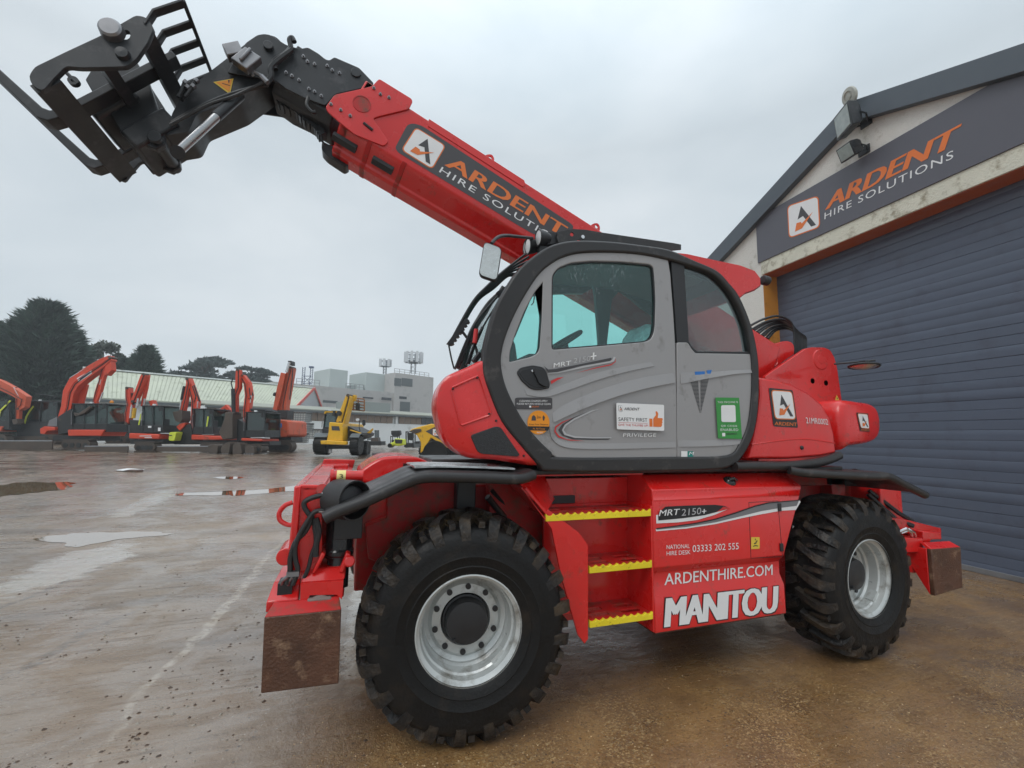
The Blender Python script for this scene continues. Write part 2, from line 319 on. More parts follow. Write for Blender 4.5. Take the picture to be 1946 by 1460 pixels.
# ================================================================== SETTING
# ------------------------------------------------------------------ ground: wet yard
def ground_mat():
    m = bpy.data.materials.new('wet_yard'); m.use_nodes = True; t = m.node_tree; n = t.nodes; l = t.links; b = n['Principled BSDF']
    g = n.new('ShaderNodeNewGeometry')
    def noise(sc, det=6, rough=.6, vec=None, dist=0):
        z = n.new('ShaderNodeTexNoise'); z.inputs['Scale'].default_value = sc; z.inputs['Detail'].default_value = det; z.inputs['Roughness'].default_value = rough; z.inputs['Distortion'].default_value = dist
        l.new(vec or g.outputs['Position'], z.inputs['Vector']); return z.outputs['Fac']
    def rng(s, a, b_, c=0, d=1):
        r = n.new('ShaderNodeMapRange'); r.inputs['From Min'].default_value = a; r.inputs['From Max'].default_value = b_; r.inputs['To Min'].default_value = c; r.inputs['To Max'].default_value = d; l.new(s, r.inputs[0]); return r.outputs[0]
    def mix(f, a, b_):
        x = n.new('ShaderNodeMixRGB'); l.new(f, x.inputs[0])
        for k, q in ((1, a), (2, b_)):
            if isinstance(q, tuple): x.inputs[k].default_value = (*q, 1)
            else: l.new(q, x.inputs[k])
        return x.outputs[0]
    def mth(op, a, b_):
        x = n.new('ShaderNodeMath'); x.operation = op
        for k, q in ((0, a), (1, b_)):
            if isinstance(q, (int, float)): x.inputs[k].default_value = q
            else: l.new(q, x.inputs[k])
        return x.outputs[0]
    pools = []; sp = n.new('ShaderNodeSeparateXYZ'); l.new(g.outputs['Position'], sp.inputs[0])
    # gritty brown by the machine; open yard greyed to paint in the sky's reflection
    e = mth('ADD', mth('MULTIPLY', sp.outputs['X'], 1.0), mth('MULTIPLY', sp.outputs['Y'], -.10))
    e = mth('ADD', e, rng(noise(1.3, 5), 0, 1, -.55, .55))
    no_sheen = rng(e, -.85, -.35)
    mpz = n.new('ShaderNodeMapping'); mpz.inputs['Rotation'].default_value = (0, 0, .6); mpz.inputs['Scale'].default_value = (.35, 1.6, 1); l.new(g.outputs['Position'], mpz.inputs[0])
    streak = noise(.9, 7, .62, mpz.outputs[0], .4)
    sheen_mud = mix(rng(streak, .35, .68), lin(84, 66, 47), lin(144, 122, 98))
    sheen_mud = mix(rng(noise(.35, 5), .45, .7), sheen_mud, lin(122, 99, 74))
    mp2 = n.new('ShaderNodeMapping'); mp2.inputs['Rotation'].default_value = (0, 0, .42); mp2.inputs['Scale'].default_value = (.8, 7, 1); l.new(g.outputs['Position'], mp2.inputs[0])
    smear = noise(2.4, 8, .7, mp2.outputs[0], .5)
    sheen_mud = mix(mth('MULTIPLY', rng(smear, .56, .68), .75), sheen_mud, lin(92, 80, 68))
    sheen_mud = mix(mth('MULTIPLY', rng(noise(26, 5, .7), .60, .70), .6), sheen_mud, lin(84, 72, 60))
    sheen_mud = mix(mth('MULTIPLY', rng(noise(48, 3, .6), .64, .72), .5), sheen_mud, lin(196, 188, 176))
    tan = mix(rng(noise(2.2, 6), .32, .68), lin(108, 78, 47), lin(150, 114, 70))
    vo = n.new('ShaderNodeTexVoronoi'); vo.inputs['Scale'].default_value = 105; l.new(g.outputs['Position'], vo.inputs['Vector'])
    grit = n.new('ShaderNodeSeparateColor'); l.new(vo.outputs['Color'], grit.inputs[0])
    tan = mix(mth('MULTIPLY', rng(grit.outputs[0], .62, .95), rng(noise(1.6, 4), .4, .62)), tan, lin(176, 146, 102))
    tan = mix(mth('MULTIPLY', rng(grit.outputs[1], .75, .98), .55), tan, lin(70, 50, 34))
    for (p0, p1, hw, tone) in (((170, 1510), (575, 1012), .055, lin(172, 160, 143)), ((-40, 1180), (300, 1052), .05, lin(74, 62, 50)), ((-30, 1330), (330, 1130), .06, lin(80, 68, 56))):   # tyre marks and dragged mud
        A_, B_ = Zp(*p0, 0), Zp(*p1, 0); c_ = (A_+B_)/2; dd = B_-A_; tm = n.new('ShaderNodeMapping'); tm.vector_type = 'TEXTURE'
        tm.inputs['Location'].default_value = (c_.x, c_.y, 0); tm.inputs['Rotation'].default_value = (0, 0, math.atan2(dd.y, dd.x)); tm.inputs['Scale'].default_value = (dd.length/2, hw, 1000)
        wv = n.new('ShaderNodeVectorMath'); wv.operation = 'MULTIPLY_ADD'; nzv = n.new('ShaderNodeTexNoise'); nzv.inputs['Scale'].default_value = 1.4; nzv.inputs['Detail'].default_value = 3; l.new(g.outputs['Position'], nzv.inputs['Vector']); l.new(nzv.outputs['Color'], wv.inputs[0]); wv.inputs[1].default_value = (.35, .35, 0); l.new(g.outputs['Position'], wv.inputs[2])
        l.new(wv.outputs[0], tm.inputs[0]); ln = n.new('ShaderNodeVectorMath'); ln.operation = 'LENGTH'; l.new(tm.outputs[0], ln.inputs[0])
        sheen_mud = mix(mth('MULTIPLY', rng(ln.outputs['Value'], 1.0, .6), rng(noise(11, 5, .7), .42, .58, .05, .75)), sheen_mud, tone)
    for (p0, p1, hw) in (((-60, 1160), (285, 1026), .42), ((225, 1000), (325, 958), .25), ((676, 1330), (702, 1040), .13)):   # shallow pools, the sky's white reflection painted into their colour
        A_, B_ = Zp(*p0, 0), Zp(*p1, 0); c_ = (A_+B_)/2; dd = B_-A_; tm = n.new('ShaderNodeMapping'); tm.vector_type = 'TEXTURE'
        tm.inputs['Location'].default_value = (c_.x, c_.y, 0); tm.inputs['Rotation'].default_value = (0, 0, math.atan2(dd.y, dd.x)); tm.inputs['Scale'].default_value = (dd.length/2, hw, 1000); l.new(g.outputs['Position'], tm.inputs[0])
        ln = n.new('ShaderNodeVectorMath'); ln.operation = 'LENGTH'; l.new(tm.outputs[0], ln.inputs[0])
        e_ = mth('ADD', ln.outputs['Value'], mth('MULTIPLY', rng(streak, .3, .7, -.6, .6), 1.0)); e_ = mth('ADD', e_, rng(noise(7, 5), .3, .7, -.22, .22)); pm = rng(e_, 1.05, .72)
        sheen_mud = mix(mth('MULTIPLY', pm, .75), sheen_mud, lin(184, 178, 168)); pools.append(pm)
    base = mix(no_sheen, sheen_mud, tan)
    # far yard: trodden brown mud
    dist = n.new('ShaderNodeVectorMath'); dist.operation = 'DISTANCE'; l.new(g.outputs['Position'], dist.inputs[0]); dist.inputs[1].default_value = tuple(CAM_LOC)
    far = mth('MULTIPLY', rng(dist.outputs['Value'], 9, 17), rng(streak, .38, .55))
    base = mix(far, base, mix(rng(noise(1.1, 6), .4, .6), lin(92, 70, 52), lin(132, 112, 92)))
    # dark pebbles and mud specks
    sv = n.new('ShaderNodeTexVoronoi'); sv.inputs['Scale'].default_value = 17; l.new(g.outputs['Position'], sv.inputs['Vector'])
    sc_ = n.new('ShaderNodeSeparateColor'); l.new(sv.outputs['Color'], sc_.inputs[0])
    speck = mth('MULTIPLY', rng(mth('ADD', sv.outputs['Distance'], mth('MULTIPLY', noise(60, 3, .6), .3)), .34, .22), rng(sc_.outputs[0], .80, .86))
    base = mix(mth('MULTIPLY', speck, .8), base, lin(58, 46, 36))
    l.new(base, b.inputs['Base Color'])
    # wetness: thin film, smoother in the low spots
    wet = rng(mth('ADD', mth('MULTIPLY', noise(.8, 6, .55), .6), mth('MULTIPLY', smear, .4)), .40, .60)
    rgh = rng(wet, 0, 1, .50, .13)
    rgh = mth('ADD', rgh, mth('MULTIPLY', no_sheen, .05)); rgh = mth('ADD', rgh, mth('MULTIPLY', speck, .2))
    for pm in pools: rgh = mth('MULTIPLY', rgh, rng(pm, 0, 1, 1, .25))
    l.new(rgh, b.inputs['Roughness']); l.new(mth('MULTIPLY', rgh, .42), b.inputs['Coat Roughness']); mud = mth('ADD', mth('MULTIPLY', noise(1.9, 7, .62, None, .6), .6), mth('MULTIPLY', smear, .4)); l.new(rng(mud, .45, .56, 1, .16), b.inputs['Coat Weight'])
    b.inputs['IOR'].default_value = 1.5; b.inputs['Specular IOR Level'].default_value = 1.0; b.inputs['Coat Weight'].default_value = 1.0; b.inputs['Coat IOR'].default_value = 1.66; b.inputs['Coat Roughness'].default_value = .12
    b1 = n.new('ShaderNodeBump'); b1.inputs['Strength'].default_value = .5; b1.inputs['Distance'].default_value = .03; l.new(noise(9, 8, .65), b1.inputs['Height'])
    b2 = n.new('ShaderNodeBump'); b2.inputs['Distance'].default_value = .006; l.new(mth('ADD', vo.outputs['Distance'], mth('MULTIPLY', noise(130, 3), .8)), b2.inputs['Height']); l.new(b1.outputs[0], b2.inputs['Normal'])
    l.new(rng(no_sheen, 0, 1, .22, .34), b2.inputs['Strength'])
    l.new(b2.outputs[0], b.inputs['Normal']); b3 = n.new('ShaderNodeBump'); b3.inputs['Strength'].default_value = .24; b3.inputs['Distance'].default_value = .03; l.new(noise(9, 8, .65), b3.inputs['Height']); l.new(b3.outputs[0], b.inputs['Coat Normal']); return m
def axis_steps(lo, hi, c, fine, grow):
    r = [c]; s = fine
    while r[-1] < hi: r.append(r[-1]+s); s *= grow
    l_ = [c]; s = fine
    while l_[-1] > lo: l_.append(l_[-1]-s); s *= grow
    return sorted(set(l_[1:] + r))
g = MB(); xs = axis_steps(-400, 400, -.5, .25, 1.06); ys = axis_steps(-60, 600, 0, .25, 1.06)
g.v = [Vector((x, y, gz(x, y))) for y in ys for x in xs]
nx = len(xs); g.f = [(j*nx+i, j*nx+i+1, (j+1)*nx+i+1, (j+1)*nx+i) for j in range(len(ys)-1) for i in range(nx-1)]; g.mi = [0]*len(g.f)
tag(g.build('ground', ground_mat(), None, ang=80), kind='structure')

WATER = mat('muddy_water', lin(120, 92, 62), .035, var=.12, vscale=2, spec=.9, rvar=0)
WATER2 = mat('thin_rain_water', lin(176, 170, 160), .10, var=.15, vscale=3, spec=1.0, rvar=.5, dirt=lin(140, 126, 110), dirt_amt=.3, dirt_scale=5)
for w_ in (WATER, WATER2):
    p_ = w_.node_tree.nodes['Principled BSDF']; p_.inputs['Coat Weight'].default_value = 1; p_.inputs['Coat IOR'].default_value = 1.75; p_.inputs['Coat Roughness'].default_value = .02
def on_ground(u, v):
    z = 0
    for _ in range(25): q = Zp(u, v, z); z = .5*z + .5*gz(q.x, q.y)
    return q
random.seed(5)
def puddle(px, m):
    pts = [on_ground(*q) for q in px]; zz = sum(gz(q.x, q.y) for q in pts)/len(pts); zmax = max(gz(q.x, q.y) for q in pts)
    pts = catmull(pts, 8, True); out_ = []
    for k, q in enumerate(pts):
        c = sum(pts, Vector())/len(pts); j = 1 + .07*math.sin(k*.55)+.05*math.sin(k*1.13+1)
        w = c + (q-c)*j; out_.append(Vector((w.x, w.y, gz(w.x, w.y)+.012)))
    n = len(out_); c = sum(out_, Vector())/n; loops = []
    for k in range(9):
        f = 1-k/8*.97; lp = []
        for i, q in enumerate(out_):
            w = c+(q-c)*f; lp.append(Vector((w.x, w.y, gz(w.x, w.y)+.004)))
        loops.append(lp)
    b = MB(); b.loft(loops, True, False); b.add(loops[-1], [list(range(n))]); tag(b.build('puddle', m, None, ang=80), kind='structure')
puddle([(-30, 930), (0, 922), (60, 917), (128, 917), (140, 922), (110, 932), (50, 938), (0, 944), (-40, 946)], WATER)
puddle([(330, 938), (400, 936), (470, 933), (540, 926), (600, 918), (660, 912), (670, 918), (600, 928), (540, 935), (460, 941), (390, 942)], WATER)
puddle([(405, 908), (440, 906), (462, 908), (440, 911)], WATER)
puddle([(72, 1026), (110, 1017), (180, 1013), (260, 1011), (325, 1013), (300, 1019), (220, 1026), (150, 1040), (120, 1034)], WATER)

# loose grit and pebbles lying on the yard
random.seed(11); gm = MB()
PEB = [mat('pale_grit', lin(168, 140, 104), .5, var=.3, vscale=40), mat('dark_grit', lin(70, 52, 38), .5, var=.3, vscale=40), mat('grey_grit', lin(140, 132, 120), .5, var=.3, vscale=40)]
def pebble(x, y, r, m):
    z = gz(x, y); a = random.random()*6.28; rr = [r*(.6+.6*random.random()) for _ in range(5)]; h = r*(.35+.3*random.random())
    ring = [(x+rr[k]*math.cos(a+k*1.2566), y+rr[k]*math.sin(a+k*1.2566)*.8, z-.001) for k in range(5)]
    gm.use(m).add(ring+[(x+r*.2*math.cos(a), y+r*.2*math.sin(a), z+h)], [(k, (k+1) % 5, 5) for k in range(5)])
for k in range(5200):                                     # grit on the brown side
    u = 520 + 1500*random.random(); v = 1090 + 420*random.random(); q = Zp(u, v, 0)
    if q.x < -.9 or q.x > 7: continue
    pebble(q.x, q.y, .0025+.006*random.random()**3, random.choice((PEB[0], PEB[0], PEB[1])))
for k in range(4200):
    u = -60 + 760*random.random(); v = 890 + 580*random.random()**.9; q = Zp(u, v, 0)
    if math.sin(q.x*2.3+q.y*.7)*math.sin(q.y*1.9-q.x*.8) < random.uniform(-1, .6): continue
    pebble(q.x, q.y, .003+.018*random.random()**6, random.choice((PEB[1], PEB[1], PEB[2])))
for (u, v, r) in ((240, 1412, .035), (268, 1395, .03), (330, 1160, .02), (300, 1150, .022), (130, 1245, .03), (90, 1248, .022), (420, 1236, .018), (100, 890, .09), (160, 888, .08)):
    q = Zp(u, v, 0)
    for _ in range(7): pebble(q.x+random.gauss(0, r), q.y+random.gauss(0, r), r*.35*(.5+random.random()), PEB[1])
gm.build('gravel', None, None, smooth=False); tag(bpy.data.objects['gravel'], kind='stuff')

# ------------------------------------------------------------------ workshop on the right
RENDER_W = mat('white_roughcast', lin(216, 213, 206), .85, var=.07, vscale=1.2, bump=.9, bscale=55, dirt=lin(150, 142, 122), dirt_amt=.10, dirt_scale=2.2)
LINTEL = mat('weathered_lintel_paint', lin(206, 204, 188), .8, var=.08, vscale=3, bump=.5, bscale=40, dirt=lin(120, 108, 84), dirt_amt=.22, dirt_scale=5)
BARGE = mat('dark_grey_bargeboard', lin(80, 88, 96), .55, var=.05)
SHUT = mat('blue_grey_shutter', lin(78, 86, 102), .42, var=.06, vscale=1.5, dirt=lin(70, 74, 88), dirt_amt=.2, dirt_scale=2.5)
OCHRE = mat('ochre_reveal_paint', lin(190, 128, 50), .65, var=.08, dirt=lin(120, 82, 46), dirt_amt=.15)
BRICKR = mat('terracotta_soffit_paint', lin(172, 88, 52), .7, var=.1)
SIGNG = mat('charcoal_sign_panel', lin(88, 88, 96), .45, var=.03)
ROOFM = mat('dark_roof_sheet', lin(70, 76, 82), .6, var=.08)
T_L, T_R = -6.05, 2.2
tJ, zL = Wtz(1451, 560)[0], Wtz(1700, 418)[1]              # shutter opening: left jamb and lintel underside
tR = 1.15
tA, zA = Wtz(1613, 194, WF+.12)                            # gable apex (top of bargeboard)
e1 = Wtz(1345, 490, WF+.12); slope = (zA-e1[1])/(tA-e1[0]); T_L = e1[0]-.05
def roof_z(t): return zA - slope*abs(t-tA)
T_R = tA + (tA-T_L)
shop = thing('workshop', Wp((T_L+T_R)/2, 0, 0), 'white roughcast workshop with blue grey roller shutter behind the red machine', 'workshop')
b = MB(); WB_ = .12
def wallpoly(o): return [Wp(T_L+.1, -.1, o), Wp(tJ, -.1, o), Wp(tJ, zL, o), Wp(tR, zL, o), Wp(tR, -.1, o), Wp(T_R-.1, -.1, o), Wp(T_R-.1, roof_z(T_R)-.12, o), Wp(tA, zA-.12, o), Wp(T_L+.1, roof_z(T_L)-.12, o)]
outl = [((q-W0).dot(WT), q.z) for q in wallpoly(0)]
d = curve2d([outl], .19)
b.mesh2d(d, lambda x, y, z: Wp(x, y, WF-.19+z)); b.build('front_wall', RENDER_W, shop, smooth=False)
b = MB()
for t in (T_L+.1, T_R-.35): b.hexa([Wp(t, -.1, WF-.385), Wp(t+.25, -.1, WF-.385), Wp(t+.25, -.1, -14), Wp(t, -.1, -14), Wp(t, roof_z(T_L)-.15, WF-.385), Wp(t+.25, roof_z(T_L)-.15, WF-.385), Wp(t+.25, roof_z(T_L)-.15, -14), Wp(t, roof_z(T_L)-.15, -14)])
b.build('side_wall', RENDER_W, shop, smooth=False)
b = MB()                                                  # roof slabs
for sgn in (-1, 1):
    te = T_L if sgn < 0 else T_R
    b.hexa([Wp(te, roof_z(te)-.12, WF+.0), Wp(tA+sgn*.001, zA-.12, WF+.0), Wp(tA+sgn*.001, zA-.12, -14), Wp(te, roof_z(te)-.12, -14), Wp(te, roof_z(te)-.01, WF+.0), Wp(tA+sgn*.001, zA-.01, WF+.0), Wp(tA+sgn*.001, zA-.01, -14), Wp(te, roof_z(te)-.01, -14)])
b.build('roof', ROOFM, shop, smooth=False)
bt = .36
for sgn in (-1, 1):                                       # bargeboards, proud of the wall
    te = T_L if sgn < 0 else T_R; b = MB()
    b.prism([Wp(te, roof_z(te), WF+.004), Wp(tA, zA, WF+.004), Wp(tA, zA-bt, WF+.004), Wp(te, roof_z(te)-bt, WF+.004)], WN*.12)
    b.build('bargeboard', BARGE, shop, bevel=.006)
b = MB()                                                  # painted lintel band under the sign
zS = Wtz(1700, 384)[1]
b.hexa([Wp(tJ-.02, zL+.001, WF-.004), Wp(tR+.3, zL+.001, WF-.004), Wp(tR+.3, zL+.001, WF+.012), Wp(tJ-.02, zL+.001, WF+.012), Wp(tJ-.02, zS-.004, WF-.004), Wp(tR+.3, zS-.004, WF-.004), Wp(tR+.3, zS-.004, WF+.012), Wp(tJ-.02, zS-.004, WF+.012)]); b.build('lintel', LINTEL, shop, bevel=.006)
b = MB(); b.use(OCHRE); b.hexa([Wp(tJ-.001, 0, -.03), Wp(tJ+.006, 0, -.03), Wp(tJ+.006, 0, WF-.003), Wp(tJ-.001, 0, WF-.003), Wp(tJ-.001, zL-.01, -.03), Wp(tJ+.006, zL-.01, -.03), Wp(tJ+.006, zL-.01, WF-.003), Wp(tJ-.001, zL-.01, WF-.003)])
b.use(BRICKR).hexa([Wp(tJ+.007, zL-.012, -.03), Wp(tR, zL-.012, -.03), Wp(tR, zL-.012, WF-.003), Wp(tJ+.007, zL-.012, WF-.003), Wp(tJ+.007, zL-.003, -.03), Wp(tR, zL-.003, -.03), Wp(tR, zL-.003, WF-.003), Wp(tJ+.007, zL-.003, WF-.003)])
b.build('reveal', None, shop, smooth=False)
b = MB(); random.seed(3); sh = .1345; z = 0.0; loops = []  # roller shutter: interlocking slats
prof = []; k = 0
while z < zL+.1:
    j = random.uniform(-.0018, .0018); hh = sh; gd = random.choice((.0015, .002, .0025, .0055))
    prof += [(z+.0035, -gd+j), (z+.008, .0+j), (z+hh*.5, .001+j), (z+hh-.006, -.0005+j), (z+hh-.002, -gd+j)]; z += hh; k += 1
loops = [[Wp(t, zz, o) for zz, o in prof] for t in (tJ+.008, tR)]
b.loft(loops, closed=False); b.build('roller_shutter', SHUT, shop, ang=28)
b = MB()
b.hexa([Wp(tJ+.008, 0.002, -.02), Wp(tR, 0.002, -.02), Wp(tR, 0.002, .012), Wp(tJ+.008, .002, .012), Wp(tJ+.008, .075, -.02), Wp(tR, .075, -.02), Wp(tR, .075, .012), Wp(tJ+.008, .075, .012)]); b.build('shutter_bottom_rail', DSTEEL, shop, bevel=.004)
# signboard
s0 = Wtz(1441, 470)[0]; s1z = Wtz(1546, 454.2)[1]; s2z = Wtz(1546, 355)[1]
sign = thing('fascia_sign', Wp(-1.5, s1z, WF), 'long charcoal fascia sign with orange and white lettering on the gable', 'sign')
b = MB(); SO = WF+.004; st = .03; sR = T_R-.35; tc_ = tA+(zA-bt-.01-s2z)/slope
b.prism([Wp(s0, s1z, SO), Wp(sR, s1z, SO), Wp(sR, roof_z(sR)-bt-.01, SO), Wp(tc_, s2z, SO), Wp(s0, s2z, SO)], WN*st); b.build('panel', SIGNG, sign, bevel=.003)
dl = Decal(lambda u, v: Wpx(u, v, SO+st), WN, .003)
dl.badge([(1501, 451), (1557, 431), (1554, 374), (1498, 393)], 1); dl.build('badge', sign)
dl = Decal(lambda u, v: Wpx(u, v, SO+st), WN, .003)
dl.text('ARDENT', (1568, 400), (1814, 276), (1577, 369), ORANGE, 1, .10); dl.build('lettering', sign)
dl = Decal(lambda u, v: Wpx(u, v, SO+st), WN, .003)
dl.text('HIRE SOLUTIONS', (1567, 417.5), (1812, 301), (1567.5, 405), WHITE, 1, 0.0, 1.15); dl.build('small_lettering', sign)
# floodlights and bell on the gable
def floodlight(c, face, r, up, w, h, label):
    o = thing('floodlight', c - face*.1, label, 'floodlight', 'floodlights on the gable'); face = face.normalized(); r = (r - face*r.dot(face)).normalized(); up = face.cross(r)
    if up.z < 0: up = -up
    b = MB(); b.loft([[c - face*.20 + r*(w*.32*sx) + up*(h*.32*sy) for sx, sy in ((-1, -1), (1, -1), (1, 1), (-1, 1))], [c - face*.12 + r*(w*.45*sx) + up*(h*.45*sy) for sx, sy in ((-1, -1), (1, -1), (1, 1), (-1, 1))], [c - face*.0 + r*(w*.5*sx) + up*(h*.5*sy) for sx, sy in ((-1, -1), (1, -1), (1, 1), (-1, 1))]])
    b.build('housing', JIB, o, bevel=.008)
    b = MB(); b.loft([[c + face*.004 + r*(w*.42*sx) + up*(h*.42*sy) for sx, sy in ((-1, -1), (1, -1), (1, 1), (-1, 1))], [c + face*.012 + r*(w*.40*sx) + up*(h*.40*sy) for sx, sy in ((-1, -1), (1, -1), (1, 1), (-1, 1))]]); b.build('lens', mat('floodlight_glass', lin(150, 160, 158), .12, var=.15, vscale=9), o)
    b = MB(); wp = c - face*.16; wall_pt = wp - WN*((wp-W0).dot(WN)-WF-.005)
    b.tube([wp + r*w*.4, wp + r*w*.4 - WN*.12, wall_pt + r*.05], .014, 6); b.tube([wp - r*w*.4, wp - r*w*.4 - WN*.12, wall_pt - r*.05], .014, 6); b.obox(wall_pt, WN*.012, WT*.09, Vector((0, 0, .07)))
    b.build('bracket', JIB, o)
fc = Wpx(1601, 231, WF+.42); floodlight(fc, (WN*.85 - WT*.45 + Vector((0, 0, -.12))), WT, None, .48, .40, 'large square floodlight tilted at the gable apex above the smaller lamp')
fc = Wpx(1607, 290, WF+.34); floodlight(fc, (WN*.9 - WT*.35 + Vector((0, 0, -.42))), WT, None, .34, .24, 'smaller dark floodlight just above the fascia sign')
o = thing('alarm_bell', Wpx(1617, 183, WF+.2), 'round pale alarm bell plate at the gable apex', 'bell')
c = Wpx(1617, 183, WF+.24); b = MB(); b.lathe([(.0, .0), (.14, 0), (.15, .02), (.14, .04), (.09, .05), (.085, .035), (.05, .035), (.045, .05), (.0, .055)], c, WN - WT*.3 + Vector((0, 0, -.3)), 28); b.build('dish', mat('weathered_bell', lin(176, 178, 170), .5, var=.15, vscale=20), o)
b = MB(); b.tube([c, c - WN*.1], .025, 8); b.build('bracket', JIB, o)

# ------------------------------------------------------------------ far buildings
DV = Vector((math.sin(math.radians(61.8)), math.cos(math.radians(61.8)), 0)); NB = Vector((DV.y, -DV.x, 0))   # run of the far facades and the way they face
def facade(u1, D1, u2):                                   # foot points of a facade that starts in column u1 at distance D1 and ends in column u2
    A = ground_at(u1, D1); A.z = .62
    r = ray(u2, 820); r = Vector((r.x, r.y, 0)); w = A - CAM_LOC; w.z = 0
    k = (w.x*r.y - w.y*r.x)/(DV.y*r.x - DV.x*r.y); return A, A + DV*k, k
def zat(u, v, P):                                         # height of photo point (u, v) above the plumb line through P
    r = ray(u, v); h = math.hypot(P.x-CAM_LOC.x, P.y-CAM_LOC.y); return CAM_LOC.z + r.z/math.hypot(r.x, r.y)*h
def fbox(mb, A, k0, k1, z0, z1, o0, o1):                  # box along the facade: run k0..k1, height z0..z1, offset from face o0..o1 (towards viewer)
    P = lambda k, o, z: Vector((A.x, A.y, 0)) + DV*k + NB*o + Vector((0, 0, z))
    return mb.hexa([P(k0, o1, z0), P(k1, o1, z0), P(k1, o0, z0), P(k0, o0, z0), P(k0, o1, z1), P(k1, o1, z1), P(k1, o0, z1), P(k0, o0, z1)])
def runk(A, u, o=0):
    r = ray(u, 820); r = Vector((r.x, r.y, 0)); w = A + NB*o - CAM_LOC; w.z = 0
    return (w.x*r.y - w.y*r.x)/(DV.y*r.x - DV.x*r.y)
CONC = mat('grey_precast_concrete', lin(176, 174, 172), .85, var=.06, vscale=.4, dirt=lin(150, 149, 148), dirt_amt=.15, dirt_scale=.5)
CLAD = mat('grey_plant_cladding', lin(178, 186, 184), .6, var=.04, vscale=.5)
PALEW = mat('off_white_wall', lin(222, 226, 226), .8, var=.05, vscale=.6, dirt=lin(160, 160, 152), dirt_amt=.12, dirt_scale=.8)
PALER = mat('pale_green_roof_sheet', lin(186, 190, 172), .7, var=.10, vscale=.5, dirt=lin(140, 144, 122), dirt_amt=.16, dirt_scale=1.2)
PANEW = mat('brown_window_board', lin(128, 112, 98), .5, var=.12, vscale=.8)
DARKW = mat('dark_window_pane', lin(58, 62, 66), .25, var=.2, vscale=.8)
GUT = mat('grey_gutter', lin(92, 98, 100), .6, var=.06)
PINK = mat('faded_red_bargeboard', lin(196, 92, 84), .7, var=.06)
# long low white building
A, Bq, K = facade(560, 47, 905)
low = thing('low_building', A + DV*K*.5, 'long low white building with a band of brown windows behind the yellow telehandler', 'building')
zg = .5; zT = zat(760, 789, A + DV*runk(A, 760)); zW0 = zat(760, 806, A + DV*runk(A, 760)); zW1 = zat(760, 792, A + DV*runk(A, 760))
b = MB(); fbox(b, A, -8, K+14, zg, zW0, 0, -.3); fbox(b, A, -8, K+14, zg, zT, -.32, -12)
for uu in (753,): kk = runk(A, uu); fbox(b, A, kk-.14, kk+.14, zW0+.002, zW1, .02, -.3)
b.build('wall', PALEW, low, smooth=False)
k = -7.9; i = 0
wl = []
while k < K+13:
    if abs(k+.45-runk(A, 753)) > .55:
        b = MB(); fbox(b, A, k+.03, k+.82, zW0+.03, zW1-.02, -.1, -.16); wl.append((k, b))
    k += .85; i += 1
for k, b in wl[:60]: b.build('window', DARKW if k > runk(A, 797) else PANEW, low, smooth=False)
b = MB(); fbox(b, A, -8, K+14, zW1, zT, .35, -.3); b.build('gutter', GUT, low, smooth=False)
b = MB(); zr = zat(790, 779, A + DV*runk(A, 790))
P = lambda k, o, z: Vector((A.x, A.y, 0)) + DV*k + NB*o + Vector((0, 0, z))
b.hexa([P(-8, .3, zT), P(K+14, .3, zT), P(K+14, -9, zT+.8), P(-8, -9, zT+.8), P(-8, .3, zT+.12), P(K+14, .3, zT+.12), P(K+14, -9, zT+1.0), P(-8, -9, zT+1.0)]); b.build('roof', mat('grey_roof_sheet', lin(150, 152, 140), .7, var=.1, vscale=.6), low, smooth=False)
b = MB(); fbox(b, A, runk(A, 683), runk(A, 757), zT+.3, zat(720, 763, A + DV*runk(A, 720)), -2, -6); b.build('dormer', mat('ribbed_dormer_sheet', lin(140, 146, 144), .6, var=.05, vscale=2), low, smooth=False)
